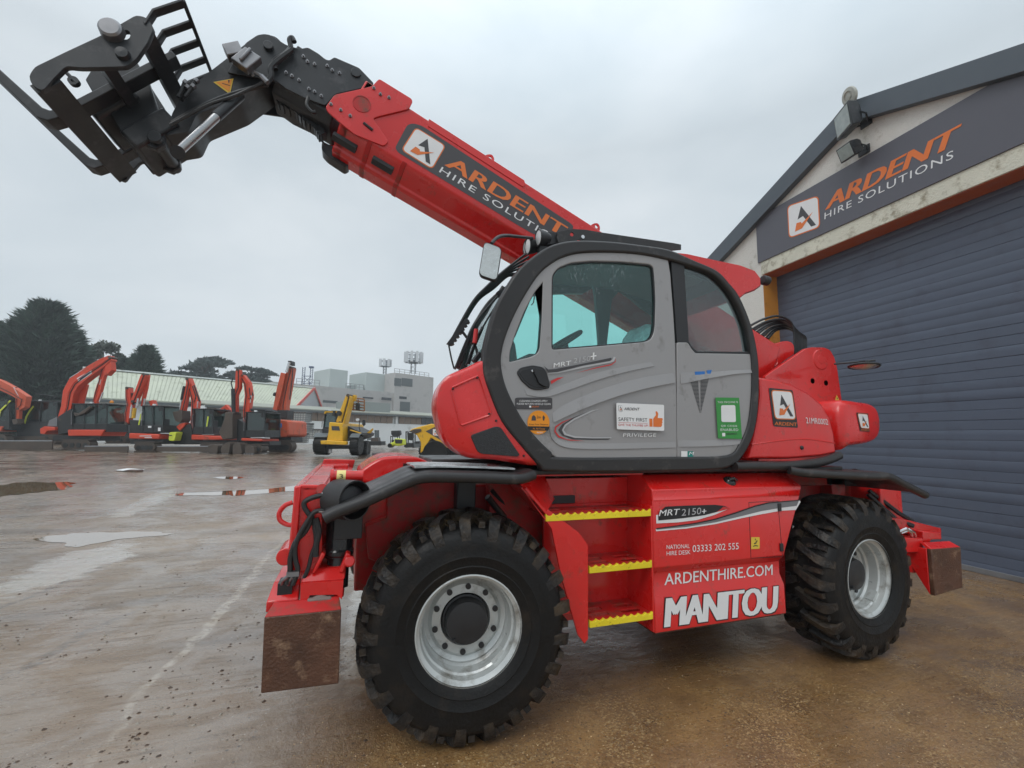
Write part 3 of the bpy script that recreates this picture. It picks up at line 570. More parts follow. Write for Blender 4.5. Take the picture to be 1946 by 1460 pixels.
# long pale-roofed shed with twin gables
A2, _, K2 = facade(262, 44, 640)
shed = thing('long_shed', A2 + DV*K2*.5, 'long shed with pale green sheet roof behind the excavators', 'shed')
Pm = A2 + DV*runk(A2, 450); zE = zat(450, 772, Pm); zR = zat(450, 734, Pm) + 1.0
P2 = lambda k, o, z: Vector((A2.x, A2.y, 0)) + DV*k + NB*o + Vector((0, 0, z))
kE = runk(A2, 556, .3)
def bay(of, kf, kr, kb, name_wall):
    om, ob = of-6.3, of-12.6
    b = MB(); ribs = 60
    for i in range(ribs):                                  # ribbed sheeting on the slope we see
        f0, f1 = i/ribs, (i+.86)/ribs; q = lambda f, z0, z1: (P2(-4+(kf+4)*f, of, zE+z0), P2(-4+(kr+4)*f, om, zR+z1))
        (a0, c0), (a1, c1), (a2, c2), (a3, c3) = q(f0, 0, 0), q(f1, 0, 0), q(f0, .1, .1), q(f1, .1, .1); b.hexa([a0, a1, c1, c0, a2, a3, c3, c2])
    b.hexa([P2(-4, of, zE-.1), P2(kf, of, zE-.1), P2(kr, om, zR-.1), P2(-4, om, zR-.1), P2(-4, of, zE+.04), P2(kf, of, zE+.04), P2(kr, om, zR+.04), P2(-4, om, zR+.04)])
    b.hexa([P2(-4, ob, zE), P2(kb, ob, zE), P2(kr, om-.01, zR), P2(-4, om-.01, zR), P2(-4, ob, zE+.1), P2(kb, ob, zE+.1), P2(kr, om-.01, zR+.1), P2(-4, om-.01, zR+.1)])
    b.build('roof', PALER, shed, smooth=False)
    b = MB(); b.obox(P2((kr-4)/2, om, zR+.16), DV*(kr+4)/2, NB*.25, Vector((0, 0, .07))); b.build('ridge_cap', PALEW, shed, smooth=False)
    b = MB(); b.prism([P2(kf-.1, of-.1, .4), P2(kf-.1, of-.1, zE), P2(kr-.1, om, zR-.05), P2(kb-.1, ob, zE), P2(kb-.1, ob, .4)], DV*-.25); b.build('gable_wall', name_wall, shed, smooth=False)
    for (k0, o0, k1, o1) in ((kf, of, kr, om), (kb, ob, kr, om)):
        b = MB(); b.prism([P2(k0, o0, zE-.2), P2(k1, o1, zR-.05), P2(k1, o1, zR+.32), P2(k0, o0, zE+.2)], DV*.12); b.build('bargeboard', PINK, shed, smooth=False)
b = MB(); fbox(b, A2, -4, kE-.4, .4, zE-.02, 0, -.3); b.build('wall', PALEW, shed, smooth=False)
bay(.3, kE, runk(A2, 592, -6), runk(A2, 614, -12.3), mat('grey_gable', lin(170, 172, 174), .8, var=.05))
bay(-12.4, runk(A2, 606, -12.4), runk(A2, 622, -18.7), runk(A2, 637, -25), mat('dark_gable', lin(92, 96, 100), .8, var=.05))
b = MB(); fbox(b, A2, -4, kE-.3, zE-.3, zE-.04, .45, .3); b.build('gutter', GUT, shed, smooth=False)
# tall grey concrete block with plant rooms
A3, B3, K3 = facade(512, 66, 818)
blk = thing('office_block', A3 + DV*K3*.5, 'grey concrete block with flat roof and plant cabins behind the low buildings', 'building')
zt3 = zat(600, 733, A3 + DV*runk(A3, 600)); kT = runk(A3, 744)
b = MB(); fbox(b, A3, 0, kT-.02, .3, zt3, 0, -14); b.build('main_wall', CONC, blk, smooth=False)
zt4 = zat(780, 713, A3 + DV*runk(A3, 780)); b = MB(); fbox(b, A3, kT, K3, .3, zt4, .4, -13); b.build('tower_wall', CONC, blk, smooth=False)
for (u0, u1, v0, v1) in ((620, 655, 735, 700), (690, 744, 737, 707), (674, 686, 735, 730)):
    k0, k1 = runk(A3, u0, -3), runk(A3, u1, -3); Pk = A3 + NB*-3 + DV*k0
    b = MB(); fbox(b, A3, k0, k1, zt3+.05, zat(u0, v1, Pk), -3, -9); b.build('plant_room', CLAD, blk, bevel=.05)
for (u0, u1, v0, v1) in ((756, 770, 758, 753), (758, 777, 783, 763), (722, 741, 760, 755), (686, 706, 757, 754), (745, 758, 733, 718), (759, 780, 733, 718)):
    k0, k1 = runk(A3, u0, .4), runk(A3, u1, .4); Pk = A3 + NB*.4 + DV*k0
    b = MB(); fbox(b, A3, k0, k1, zat(u0, v0, Pk), zat(u0, v1, Pk), .46, .405); b.build('window', DARKW if v0-v1 < 8 else GUT, blk, smooth=False)
for u0 in (560, 610, 660, 700):
    k0 = runk(A3, u0); b = MB(); fbox(b, A3, k0, k0+2.4, zt3-2.6, zt3-2.2, .03, .005); b.build('window', GUT, blk, smooth=False)
for ua, ub, zb, nn in ((560, 605, zt3, 5), (656, 690, zt3, 5), (748, 815, zt4, 8)):
    ka, kb = runk(A3, ua), runk(A3, ub); b = MB(); Z3 = Vector((A3.x, A3.y, zb))
    for zz in (.45, .9): b.obox(Z3 + Vector((0, 0, zz)) + DV*(ka+kb)/2 + NB*-.6, DV*(kb-ka)/2, NB*.03, Vector((0, 0, .03)))
    for i in range(nn): b.obox(Z3 + Vector((0, 0, .45)) + DV*(ka+(kb-ka)*i/(nn-1)) + NB*-.6, DV*.03, NB*.03, Vector((0, 0, .45)))
    b.build('guard_rail', DSTEEL, blk, smooth=False)
# roof masts
MAST = mat('mast_grey', lin(120, 126, 132), .6, var=.1); MASTB = mat('mast_blue', lin(70, 82, 110), .6, var=.1); ANT = mat('antenna_panel', lin(196, 200, 204), .5, var=.04)
def mast(u, v0, v1, w, label, n_ant, D=66, lattice=True, blue=False, drum=False):
    P0 = at(u, v0, D); P1 = at(u, v1, D); h = (P1-P0).z; s = D/CAM_F; o = thing('antenna_mast', Vector((P0.x, P0.y, P0.z)), label, 'mast')
    z0, z1 = P0.z, P1.z; c = Vector((P0.x, P0.y, 0)); m = MASTB if blue else MAST; b = MB(); hw = w*s*.5
    if blue:
        for sx in (-1, 1):
            for sy in (-.18, .18):
                b.tube([c+RH*hw*sx+RH*sy+Vector((0, 0, z0)), c+RH*hw*sx+RH*sy+Vector((0, 0, z1))], .05, 5)
            for i in range(8): zz = z0+(z1-z0)*i/8; b.tube([c+RH*(hw*sx-.18)+Vector((0, 0, zz)), c+RH*(hw*sx+.18)+Vector((0, 0, zz+(z1-z0)/8))], .03, 4)
        for zz in (.08, .5): b.tube([c-RH*hw+Vector((0, 0, z0+h*zz)), c+RH*hw+Vector((0, 0, z0+h*zz))], .05, 5)
        b.tube([c-RH*hw+Vector((0, 0, z0+h*.08)), c+RH*hw+Vector((0, 0, z0+h*.5))], .04, 4); b.tube([c+RH*hw+Vector((0, 0, z0+h*.08)), c-RH*hw+Vector((0, 0, z0+h*.5))], .04, 4)
        b.obox(c+RH*hw*.9+Vector((0, 0, z1)), RH*.3, FH*.2, Vector((0, 0, .12)))
    else:
        zm = z0+h*.55; q = hw*.35
        for i in range(4):
            a = math.pi/4+i*math.pi/2; b.tube([c+RH*q*math.cos(a)+FH*q*math.sin(a)+Vector((0, 0, z0)), c+RH*q*math.cos(a)+FH*q*math.sin(a)+Vector((0, 0, z1-h*.1))], .04, 5)
            for j in range(5):
                a2 = a+math.pi/2; za = z0+h*.9*j/5; zb = z0+h*.9*(j+1)/5
                b.tube([c+RH*q*math.cos(a)+FH*q*math.sin(a)+Vector((0, 0, za)), c+RH*q*math.cos(a2)+FH*q*math.sin(a2)+Vector((0, 0, zb))], .025, 4)
        for zz in ((.5, .62, .9) if drum else (.5, .85)):
            ring = [c+RH*hw*.92*math.cos(a*.3927)+FH*hw*.92*math.sin(a*.3927)+Vector((0, 0, z0+h*zz)) for a in range(16)]; b.tube(ring, .05, 5, True)
        if drum: b.lathe([(.05, 0), (hw*.5, 0), (hw*.6, h*.1), (.05, h*.1)], c+Vector((0, 0, z0+h*.48)), (0, 0, 1), 14)
        for i in range(6): a = i*1.047; b.tube([c+Vector((0, 0, z0+h*.5)), c+RH*hw*.92*math.cos(a)+FH*hw*.92*math.sin(a)+Vector((0, 0, z0+h*.5))], .04, 4)
    b.build('lattice', m, o, smooth=False)
    for i in range(n_ant):
        a = i*2*math.pi/n_ant+.3; q = c+RH*hw*math.cos(a)+FH*hw*math.sin(a); b = MB()
        b.obox(q+Vector((0, 0, z0+h*.72)), RH*.16, FH*.12, Vector((0, 0, h*.24))); b.build('antenna', ANT, o, smooth=False)
mast(731, 711, 682, 20, 'shorter cluster of mobile phone antennas on the office block roof', 7)
mast(785, 710, 668, 32, 'taller round antenna tower on the right end of the office block roof', 10, drum=True)
mast(583, 732, 698, 15, 'bare blue twin legged lattice frame on the flat roof', 0, blue=True)

# ------------------------------------------------------------------ trees
BARK = mat('bark', (.05, .038, .03), .9, var=.2)
def leafmat(name, c):
    m = mat(name, c, .7, var=.45, vscale=.9, detail=3, rvar=0); return m
LEAF1 = leafmat('dark_conifer_foliage', (.044, .076, .056)); LEAF2 = leafmat('pine_needles', (.072, .098, .094)); LEAF3 = leafmat('broadleaf', (.10, .118, .09))
def spray(mb, c, dirv, ln, wd):                           # a small feathered spray: two crossed leaf blades
    dirv = dirv.normalized(); s = dirv.cross(Vector((random.gauss(0, 1), random.gauss(0, 1), random.gauss(0, 1)))).normalized(); tip = c+dirv*ln
    mb.add([c, c+dirv*ln*.45+s*wd, tip, c+dirv*ln*.45-s*wd], [(0, 1, 2, 3)])
def conifer(name, u, D, v_top, w_px, label, seed, n=9000, grp=None, lean=0):
    random.seed(seed); base = ground_at(u, D); base.z = gz(base.x, base.y); h = zat(u, v_top, base)-base.z; R = w_px*D/CAM_F/2
    o = thing(name, base, label, 'tree', grp)
    b = MB(); b.tube([base-Vector((0, 0, .2)), base+Vector((0, 0, h*.5)), base+Vector((0, 0, h*.93))], [R*.10, R*.06, .05], 8); b.build('trunk', BARK, o)
    mb = MB(); lobes = [(random.uniform(0, 6.28), random.uniform(.05, .92), random.uniform(.5, 1.15)) for _ in range(30)]
    for i in range(n):
        t = random.random()**1.15; a = random.random()*6.283
        prof = (1-t)**.68*(.72+.28*min(1, t*5)); bump = 0
        for la, lt, lr in lobes:
            dd = abs((a-la+3.14159) % 6.283-3.14159); bump = max(bump, lr*math.exp(-(dd/.36)**2-((t-lt)/.075)**2))
        r = R*1.18*prof*(.50+.62*bump)*(.45+.55*random.random()**.4)
        dv = Vector((math.cos(a), math.sin(a), 0)); c = base+dv*r+Vector((lean*t, 0, .05*h+t*h*.95 - .1*r*random.random()))
        spray(mb, c, dv*(.8+.3*random.random())+Vector((random.gauss(0, .35), random.gauss(0, .35), .55-.7*random.random()+.7*t)), R*(.07+.15*random.random()**2), R*.020*(.6+random.random()))
    for i in range(n//14):                                # ragged outer sprays
        t = random.random(); a = random.random()*6.283; prof = (1-t)**.68*(.72+.28*min(1, t*5)); dv = Vector((math.cos(a), math.sin(a), 0)); c = base+dv*R*prof*random.uniform(.85, 1.12)+Vector((lean*t, 0, .05*h+t*h*.97))
        for k in range(4): spray(mb, c+dv*R*.03*k, dv+Vector((random.gauss(0, .4), random.gauss(0, .4), random.uniform(-.3, .5)+.6*t)), R*random.uniform(.08, .2), R*.014)
    mb.build('crown', LEAF1, o, smooth=False); return o
def padtree(name, u, D, v_top, w_px, pads, label, seed, grp=None):       # flat layered pine
    random.seed(seed); base = ground_at(u, D); base.z = gz(base.x, base.y); h = zat(u, v_top, base)-base.z; R = w_px*D/CAM_F/2
    o = thing(name, base, label, 'tree', grp); b = MB(); mb = MB()
    b.tube([base-Vector((0, 0, .2)), base+Vector((.2, 0, h*.5)), base+Vector((0, .2, h*.9))], [R*.09, R*.06, R*.02], 8)
    for (px, pz, pr) in pads:
        c = base+RH*px*R+FH*random.uniform(-.4, .4)*R+Vector((0, 0, h*pz))
        b.tube([base+Vector((0, 0, h*max(.35, pz-.28))), base.lerp(c, .5)+Vector((0, 0, h*pz*.42)), c], [R*.035, R*.025, R*.012], 5)
        for i in range(int(900*pr/.4)):
            a = random.random()*6.283; q = random.random()**.5; r = pr*R*q*(.8+.25*math.sin(a*5+px*9)); zz = (1-q*q)*.16*R*pr/.4*random.random()
            spray(mb, c+Vector((math.cos(a)*r, math.sin(a)*r, zz-.03*R)), Vector((math.cos(a)*.5+random.gauss(0, .5), math.sin(a)*.5+random.gauss(0, .5), .5+random.random()*.5)), R*.075*(.5+random.random()), R*.02)
    b.build('trunk', BARK, o); mb.build('crown', LEAF2, o, smooth=False); return o
def roundtree(name, u, D, v_top, w_px, label, seed, n=7600):
    random.seed(seed); base = ground_at(u, D); base.z = gz(base.x, base.y); h = zat(u, v_top, base)-base.z; R = w_px*D/CAM_F/2
    o = thing(name, base, label, 'tree'); b = MB(); mb = MB()
    b.tube([base-Vector((0, 0, .2)), base+Vector((0, 0, h*.55)), base+Vector((.1, 0, h*.8))], [R*.12, R*.08, R*.04], 7)
    for k in range(17):
        d = Vector((random.gauss(0, 1), random.gauss(0, 1), random.gauss(.2, .9))).normalized(); c = base+Vector((0, 0, h*.68))+Vector((d.x*R*.8, d.y*R*.8, d.z*h*.29))
        b.tube([base+Vector((0, 0, h*.5)), c], [R*.035, R*.012], 5); rr = R*random.uniform(.22, .38)
        for i in range(n//17):
            e = Vector((random.gauss(0, 1), random.gauss(0, 1), random.gauss(0, .8))); e = e.normalized()*rr*random.random()**.4
            spray(mb, c+e, e+Vector((random.gauss(0, rr), random.gauss(0, rr), random.gauss(0, rr))), R*.11, R*.05)
    b.build('trunk', BARK, o); mb.build('crown', LEAF3, o, smooth=False); return o
TG = 'dark conifers on the left edge of the yard'
conifer('conifer', 62, 46, 578, 205, 'tallest dark conifer on the far left, rising above the excavators', 1, 26000, TG)
conifer('conifer', 122, 47, 636, 100, 'dark conifer forming the right shoulder of the tallest one', 21, 14000, TG)
conifer('conifer', 14, 45, 606, 120, 'dark conifer forming the left shoulder of the tallest one', 22, 14000, TG)
conifer('conifer', -40, 44, 612, 130, 'dark conifer cut by the left edge of the photo', 2, 13000, TG)
conifer('conifer', 128, 50, 640, 80, 'low dark conifer between the tallest one and the thin broadleaf tree', 7, 10000, TG)
conifer('conifer', 254, 52, 659, 112, 'pointed dark conifer at the left end of the pale shed roof', 3, 15000, TG, lean=.5)
conifer('conifer', 222, 54, 684, 96, 'bushy conifer tucked behind the pointed one', 9, 11000, TG)
roundtree('broadleaf_tree', 186, 56, 652, 76, 'thin pale broadleaf tree standing between the dark conifers', 4)
padtree('pine', 372, 82, 678, 172, [(-.9, .62, .18), (.7, .66, .3), (-.5, .66, .34), (-.8, .70, .22), (-.55, .76, .3), (-.2, .86, .36), (.1, .96, .34), (.38, .88, .36), (.68, .78, .3), (.85, .68, .2), (0, .75, .4), (-.35, .64, .3), (.45, .68, .34), (.1, .62, .3)], 'wide flat topped pine behind the shed roof', 5)
padtree('pine', 478, 84, 695, 80, [(-.1, .86, .6), (.35, .78, .5), (-.45, .82, .5), (-.5, .95, .45), (.1, .93, .5), (.55, .88, .5), (.2, .78, .6), (-.2, .7, .5), (.6, .68, .4)], 'smaller flat topped pine to the right of the wide one', 6)
conifer('conifer', 330, 95, 716, 70, 'low far conifer peeping over the shed roof beside the wide pine', 12, 3000, TG)

# ================================================================== THE RED TELEHANDLER
TEL = thing('telehandler', (1.65, 1.22, 0), 'large red rotating telehandler with grey cab and raised boom, parked before the blue grey shutter', 'telehandler')
def V(x, y, z): return Vector((x, y, z))
YC = 1.22
# ------------------------------------------------------------------ wheels
def wheel_parts():
    c = V(0, 0, 0); ax = V(0, -1, 0)                       # axis towards the outside (camera side); rim flange plane at 0
    b = MB()                                              # rim: flange, deep well, disc
    b.lathe([(.297, .004), (.305, .0), (.306, -.012), (.292, -.022), (.278, -.03), (.272, -.075), (.262, -.085), (.258, -.15), (.246, -.165), (.246, -.185), (.222, -.20), (.20, -.178), (.150, -.172), (.14, -.20), (.14, -.38), (.26, -.38), (.30, -.42), (.31, -.44), (.31, -.05), (.309, .002)], c, ax, 56, ref=V(0, 0, 1), closed=True)
    rim = b
    t = MB(); prof = [(.298, -.006), (.315, .010), (.345, .020), (.352, .024), (.358, .021), (.40, .030), (.408, .034), (.414, .031), (.46, .032), (.515, .022), (.550, -.002), (.566, -.035), (.570, -.09), (.572, -.215), (.570, -.35), (.573, -.41), (.553, -.446), (.515, -.47), (.44, -.478), (.36, -.46), (.31, -.436)]
    t.use(RUBBER).lathe(prof, c, ax, 72, ref=V(0, 0, 1), closed=True); t.use(MUDR)
    nl = 21                                               # chevron block tread
    for side in (1, -1):
        for k in range(nl):
            a0 = 2*math.pi*(k + (.5 if side < 0 else 0))/nl; wob = random.uniform(-.01, .01)
            def pt(r, h, a): return ax*(-.215 + side*h) + V(math.cos(a)*r, 0, math.sin(a)*r)
            st = [(.005, .0, .105, .590, .626), (.09, .075, .108, .586, .627), (.155, .13, .116, .576, .624), (.198, .155, .124, .556, .608), (.226, .16, .130, .512, .574), (.240, .155, .120, .484, .520)]
            loops = []
            for h, sk, wd, r0, r1 in st:
                a = a0+sk*.9+wob; w2 = wd*.5
                loops.append([pt(r0-.03, h, a-w2), pt(r1+wob*.3, h, a-w2*.86), pt(r1+wob*.3, h, a+w2*.86), pt(r0-.03, h, a+w2)])
            t.loft(loops)
            a = a0+math.pi/nl+.12                          # low tie bar between the blocks
            t.loft([[pt(.56, h, a-.035), pt(.595, h, a-.03), pt(.595, h, a+.03), pt(.56, h, a+.035)] for h in (.06, .2)])
    hub = MB()
    hub.lathe([(.0, -.095), (.085, -.095), (.118, -.102), (.126, -.125), (.128, -.172), (.139, -.176), (.139, -.21)], c, ax, 36, ref=V(0, 0, 1), closed=True)
    for k in range(10):
        a = k*.6283+.25; q = V(math.cos(a)*.186, 0, math.sin(a)*.186); hub.cyl(q+ax*-.20, q+ax*-.166, .017, 12)
    q = V(-.075, 0, -.085); hub.cyl(q+ax*-.12, q+ax*-.085, .012, 6)
    val = MB(); val.tube([V(.17, .13, -.2), V(.195, .085, -.215), V(.2, .06, -.2)], .011, 6); val.obox(V(.185, .1, -.19), V(.035, 0, .03), V(0, .03, 0), V(-.012, 0, .014))
    return rim, t, hub, val
random.seed(2)
def place_wheel(x, y, steer, flip=False, proto=None):
    M = Matrix.Translation((x, y, .625)) @ Matrix.Rotation(steer, 4, 'Z') @ (Matrix.Rotation(math.pi, 4, 'Z') if flip else Matrix.Identity(4))
    if proto is None:
        rim, t, hub, val = wheel_parts()
        w = rim.build('wheel', RIM, TEL, ang=24); w.matrix_parent_inverse = TEL_INV; w.matrix_basis = M
        for bb, nm, m in ((t, 'tyre', None), (hub, 'hub', BLACKP), (val, 'valve_guard', RIM)):
            o = bb.build(nm, m, None, ang=30 if nm != 'tyre' else 38); o.parent = w
        return w
    w = proto.copy(); COL.objects.link(w); w.parent = TEL; w.matrix_parent_inverse = TEL_INV; w.matrix_basis = M
    for ch in list(proto.children):
        o = ch.copy(); COL.objects.link(o); o.parent = w
    return w
TEL_INV = Matrix.Translation((-1.65, -1.22, 0))
WBASE = 3.298
fw = place_wheel(0, 0, -.0955)
place_wheel(WBASE, 0, .0842 + 0, False, fw)
place_wheel(0, 2.44, -.0955, True, fw); place_wheel(WBASE, 2.44, .0842, True, fw)
# straw and mud on the tyre tops
b = MB(); random.seed(8); STRAW = mat('straw_and_mud', lin(92, 74, 46), .8, var=.6, vscale=30)
for wx in (0, WBASE):
    for i in range(900):
        a = random.gauss(1.7, .5); r = .585+.04*random.random(); y = .02+.36*random.random()
        q = V(wx+math.cos(a)*r, y, .625+math.sin(a)*r); d = V(random.gauss(0, 1), random.gauss(0, 1), random.gauss(0, .5)).normalized()*random.uniform(.006, .03)
        s = d.cross(V(random.random(), random.random(), random.random())).normalized()*.0013
        b.add([q-d, q+s, q+d, q-s], [(0, 1, 2, 3)])
tag(b.build('straw', STRAW, TEL, smooth=False), kind='stuff')
# ------------------------------------------------------------------ chassis
b = MB(); b.box((-.62, .62, .70), (4.25, 1.82, 1.36)); b.box((.45, .5, .48), (2.75, 1.95, .75)); b.build('chassis_frame', REDD, TEL, bevel=.012)
b = MB(); b.loft([[V(x, y, z) for y, z in ((1.96, .41), (2.36, .41), (2.36, .66), (2.33, .72), (2.33, .80), (2.36, .84), (2.36, 1.34), (2.24, 1.44), (1.96, 1.44))] for x in (.66, 2.55)]); b.build('far_side_blocker', RED, TEL, bevel=.008)  # unseen tank-shaped box, added to block sky light under the machine
b = MB(); b.box((.42, .62, .44), (.62, 1.9, .72)); b.box((2.62, .62, .44), (2.8, 1.9, .72)); b.build('belly_blocker', FRAME, TEL, bevel=.01)  # unseen belly boxes, added to darken the ground under the machine
for x in (0, WBASE):
    b = MB(); b.cyl(V(x, .40, .625), V(x, 2.04, .625), .11, 16); b.lathe([(.12, 0), (.24, .1), (.24, .3), (.12, .4)], V(x, 1.02, .64), (0, 1, 0), 20, closed=False)
    b.cyl(V(x-.18, .35, .66), V(x-.18, 2.1, .66), .03, 8); b.build('axle', FRAME, TEL)
b = MB(); b.prism(PY([(700, 1062), (694, 1000), (735, 985), (735, 912), (878, 905), (878, 1010), (770, 1090)], .52), V(0, .1, 0)); b.build('wing_plate', REDD, TEL, bevel=.006)
b = MB(); b.prism(PY([(930, 905), (1010, 905), (1040, 1000), (1040, 1080), (985, 1010), (930, 990)], .5), V(0, .1, 0)); b.build('wing_plate', REDD, TEL, bevel=.006)
b = MB(); b.box((.0, .42, .8), (.13, .62, 1.45)); b.build('suspension_strut', BLACKP, TEL, bevel=.01)
b = MB(); b.tube([V(.22, .45, 1.3), V(.36, .5, 1.15), V(.42, .55, .9)], .022, 8); b.tube([V(.26, .5, 1.34), V(.4, .52, 1.2), V(.46, .6, .95)], .016, 8); b.build('brake_hose', HOSE, TEL)
# rear wheel housing, seen under the rear mudguard
b = MB(); b.box((2.72, .55, .9), (2.86, .7, 1.42)); b.box((3.62, .5, .85), (3.8, .9, 1.40)); b.prism([V(3.05, .5, 1.30), V(3.75, .5, 1.30), V(3.75, .5, 1.42), V(3.05, .5, 1.42)], V(0, .2, 0)); b.build('wing_plate', REDD, TEL, bevel=.008)
# ------------------------------------------------------------------ mudguards
def mudguard(top, inner_y, name='mudguard', thick=.02):
    path = catmull(top, 5); b = MB(); b.tube(path, .033, 10)
    loops = []
    for q in path: loops.append([q+V(0, .01, .012), q+V(0, .01, .034), V(q.x, inner_y, q.z+.036), V(q.x, inner_y, q.z+.012)])
    b.loft(loops); return b.build(name, FRAME, TEL, ang=40)
ty = -.03
mg = mudguard([Y(616, 985, ty), Y(645, 971, ty), Y(700, 950, ty), Y(770, 918, ty), Y(795, 909, ty), Y(830, 906, ty), Y(920, 908, ty), Y(985, 910, ty), Y(1012, 903, .03)], .5)
b = MB(); pw = [Y(790, 904, ty), Y(835, 902, ty), Y(905, 903, ty), Y(960, 905, ty), Y(985, 906, ty)]
for k, (y0, y1) in enumerate(((.03, .16), (.17, .30), (.31, .44))):  # grip strips on the top, their wet sheen painted in as pale colour
    b.loft([[V(q.x, y0, q.z+.036), V(q.x, y0, q.z+.045), V(q.x, y1, q.z+.045), V(q.x, y1, q.z+.036)] for q in pw])
b.build('grip_strip', mat('sheen_grip_tape', lin(176, 180, 182), .22, var=.3, vscale=7, dirt=(.03, .03, .03), dirt_amt=.35, dirt_scale=6), mg)
mudguard([Y(1500, 894, .06), Y(1530, 899, .02), Y(1600, 903, ty), Y(1660, 906, ty), Y(1688, 906, ty), Y(1720, 922, ty), Y(1758, 941, ty)], .75)
b = MB(); b.prism([V(3.55, .5, 1.46), V(4.0, .5, 1.42), V(4.1, .5, 1.36), V(3.95, .5, 1.28), V(3.55, .5, 1.3)], V(0, .3, 0)); b.cyl(V(4.0, .55, 1.39), V(4.12, .55, 1.37), .06, 14); b.build('tail_lamp_housing', BLACKP, TEL, bevel=.01)
# ------------------------------------------------------------------ step unit between the wheels
sy = .10; x0, x1 = .80, 1.312
b = MB(); b.box((.62, .40, .44), (1.312, .43, 1.24)); b.build('step_back_plate', RED, TEL, bevel=.004)
b = MB(); b.prism(PY([(990, 926), (1036, 985), (1041, 968), (1100, 1012), (1118, 1036), (1118, 1215), (1111, 1224), (1098, 1207), (1066, 1095), (1048, 1005)], .10), V(0, .012, 0))
b.box((.62, .112, .60), (.806, .40, .62)); b.build('step_side_plate', RED, TEL, bevel=.004)
b = MB(); b.box((1.296, .10, .42), (1.31, .43, 1.25)); b.build('step_side_plate', RED, TEL, bevel=.003)
def tread(xa, xb, z, holes=True):
    tr = MB(); outer = [(xa, .118), (xb, .118), (xb, .40), (xa, .40)]; hs = []
    n = 2 if xb-xa < .6 else 3
    for i in range(n):
        cx = xa+(xb-xa)*(i+.5)/n; hw = .075
        for cyy in (.19, .285): hs.append([(q.x, q.y) for q in fillet([(cx-hw, cyy-.028, 0), (cx+hw, cyy-.028, 0), (cx+hw, cyy+.028, 0), (cx-hw, cyy+.028, 0)], .02)])
    d = curve2d([outer]+hs, .004, .001); tr.mesh2d(d, lambda x, y, zz: V(x, y, z-.006+zz)); t_ = tr.build('step_tread', REDD, TEL, smooth=False)
    nb = MB(); n = int((xb-xa)/.052); top = []
    pts = [(xa, z-.045)]
    pts = [(xa, z-.04), (xb, z-.04)]
    for i in range(n, -1, -1):
        xx = xa+(xb-xa)*i/n; pts.append((xx, z+.008))
        if i: w = (xb-xa)/n; pts += [(xx-w*.25, z-.004), (xx-w*.5, z-.007), (xx-w*.75, z-.004)]
    nb.prism([V(px_, .096, pz_) for px_, pz_ in pts], V(0, .022, 0)); nb.build('nosing', YELLOW, t_, bevel=.002)
tread(.505, 1.295, 1.222); tread(.815, 1.295, .88); tread(.815, 1.295, .545)
b = MB()                                                  # recessed panel above the top step and the sloping fascia
b.box((.62, .40, 1.24), (1.31, .43, 1.42)); b.prism([V(.36, .10, 1.385), V(.52, .10, 1.21), V(.52, .39, 1.21), V(.36, .39, 1.385)], V(.012, 0, .012))
b.prism([V(.36, .10, 1.385), V(.62, .40, 1.40), V(.62, .40, 1.46), V(.30, .16, 1.46)], V(.004, .012, .0)); b.prism([V(.34, .2, 1.455), V(1.31, .2, 1.455), V(1.31, .6, 1.455), V(.34, .6, 1.455)], V(0, 0, .012))
b.build('step_fascia', RED, TEL, bevel=.004)
b = MB(); b.prism([Y(989, 929, .11), Y(1037, 974, .11), Y(1052, 950, .395), Y(1032, 906, .395)], V(.012, 0, .008)); b.build('step_wing', RED, TEL, bevel=.003)
b = MB(); b.box((.60, .385, 1.245), (.86, .398, 1.30)); b.build('step_slot', BLACKV, TEL)
# ------------------------------------------------------------------ engine side cover with the lettering
yb = .10
prof = [(.43, .41), (yb, .41), (yb, .625), (yb+.036, .695), (yb+.036, .79), (yb, .835), (yb, 1.275), (yb+.002, 1.281), (yb, 1.287), (yb, 1.355), (yb+.13, 1.452), (.6, 1.458), (.6, 1.2)]
def xr(z):
    for (za, xa), (zb, xb) in zip([(.4, 2.498), (.63, 2.492), (.82, 2.495), (1.27, 2.70), (1.355, 2.728), (1.46, 2.70)], [(.63, 2.492), (.82, 2.495), (1.27, 2.70), (1.355, 2.728), (1.46, 2.70), (2, 2.7)]):
        if za <= z <= zb: return xa+(xb-xa)*(z-za)/(zb-za)
b = MB(); b.loft([[V(1.312, y, z) for y, z in prof], [V(xr(z), y, z) for y, z in prof]]); cov = b.build('side_cover', RED, TEL, bevel=.007, seg=2)
b = MB(); b.box((1.33, .13, .392), (2.48, .5, .409)); b.build('skid_plate', RUST, TEL)
hc = Y(1386, 916, .16); b = MB(); b.lathe([(.0, .03), (.03, .028), (.045, .015), (.05, 0)], hc, V(0, -.6, .8), 20); b.tube([hc+V(-.03, -.03, .02), hc+V(.0, -.045, .03), hc+V(.05, -.02, .015)], .012, 8); b.build('cover_lock', mat('gloss_black_lock', (.02, .02, .02), .12, var=.05), cov)
b = MB()
for u, v in ((1480, 964), (1484, 1040)): q = Y(u, v, yb); b.box((q.x-.016, yb-.012, q.z-.03), (q.x+.016, yb-.001, q.z+.03))
b.build('hinge', BLACKP, cov, bevel=.003)
b = MB()
for u, v in ((1423, 962), (1431, 1061)): q = Y(u, v, yb)
pts = [Y(1423, 955, yb), Y(1478, 952, yb), Y(1487, 1058, yb), Y(1427, 1061, yb)]
for a_, b_ in zip(pts, pts[1:]+pts[:1]): m_ = (a_+b_)/2; e_ = (b_-a_)/2; b.obox(m_+V(0, -.0005, 0), e_, V(0, .001, 0), V(0, 1, 0).cross(e_.normalized())*.0016)
b.build('flap_gap', BLACKV, cov)
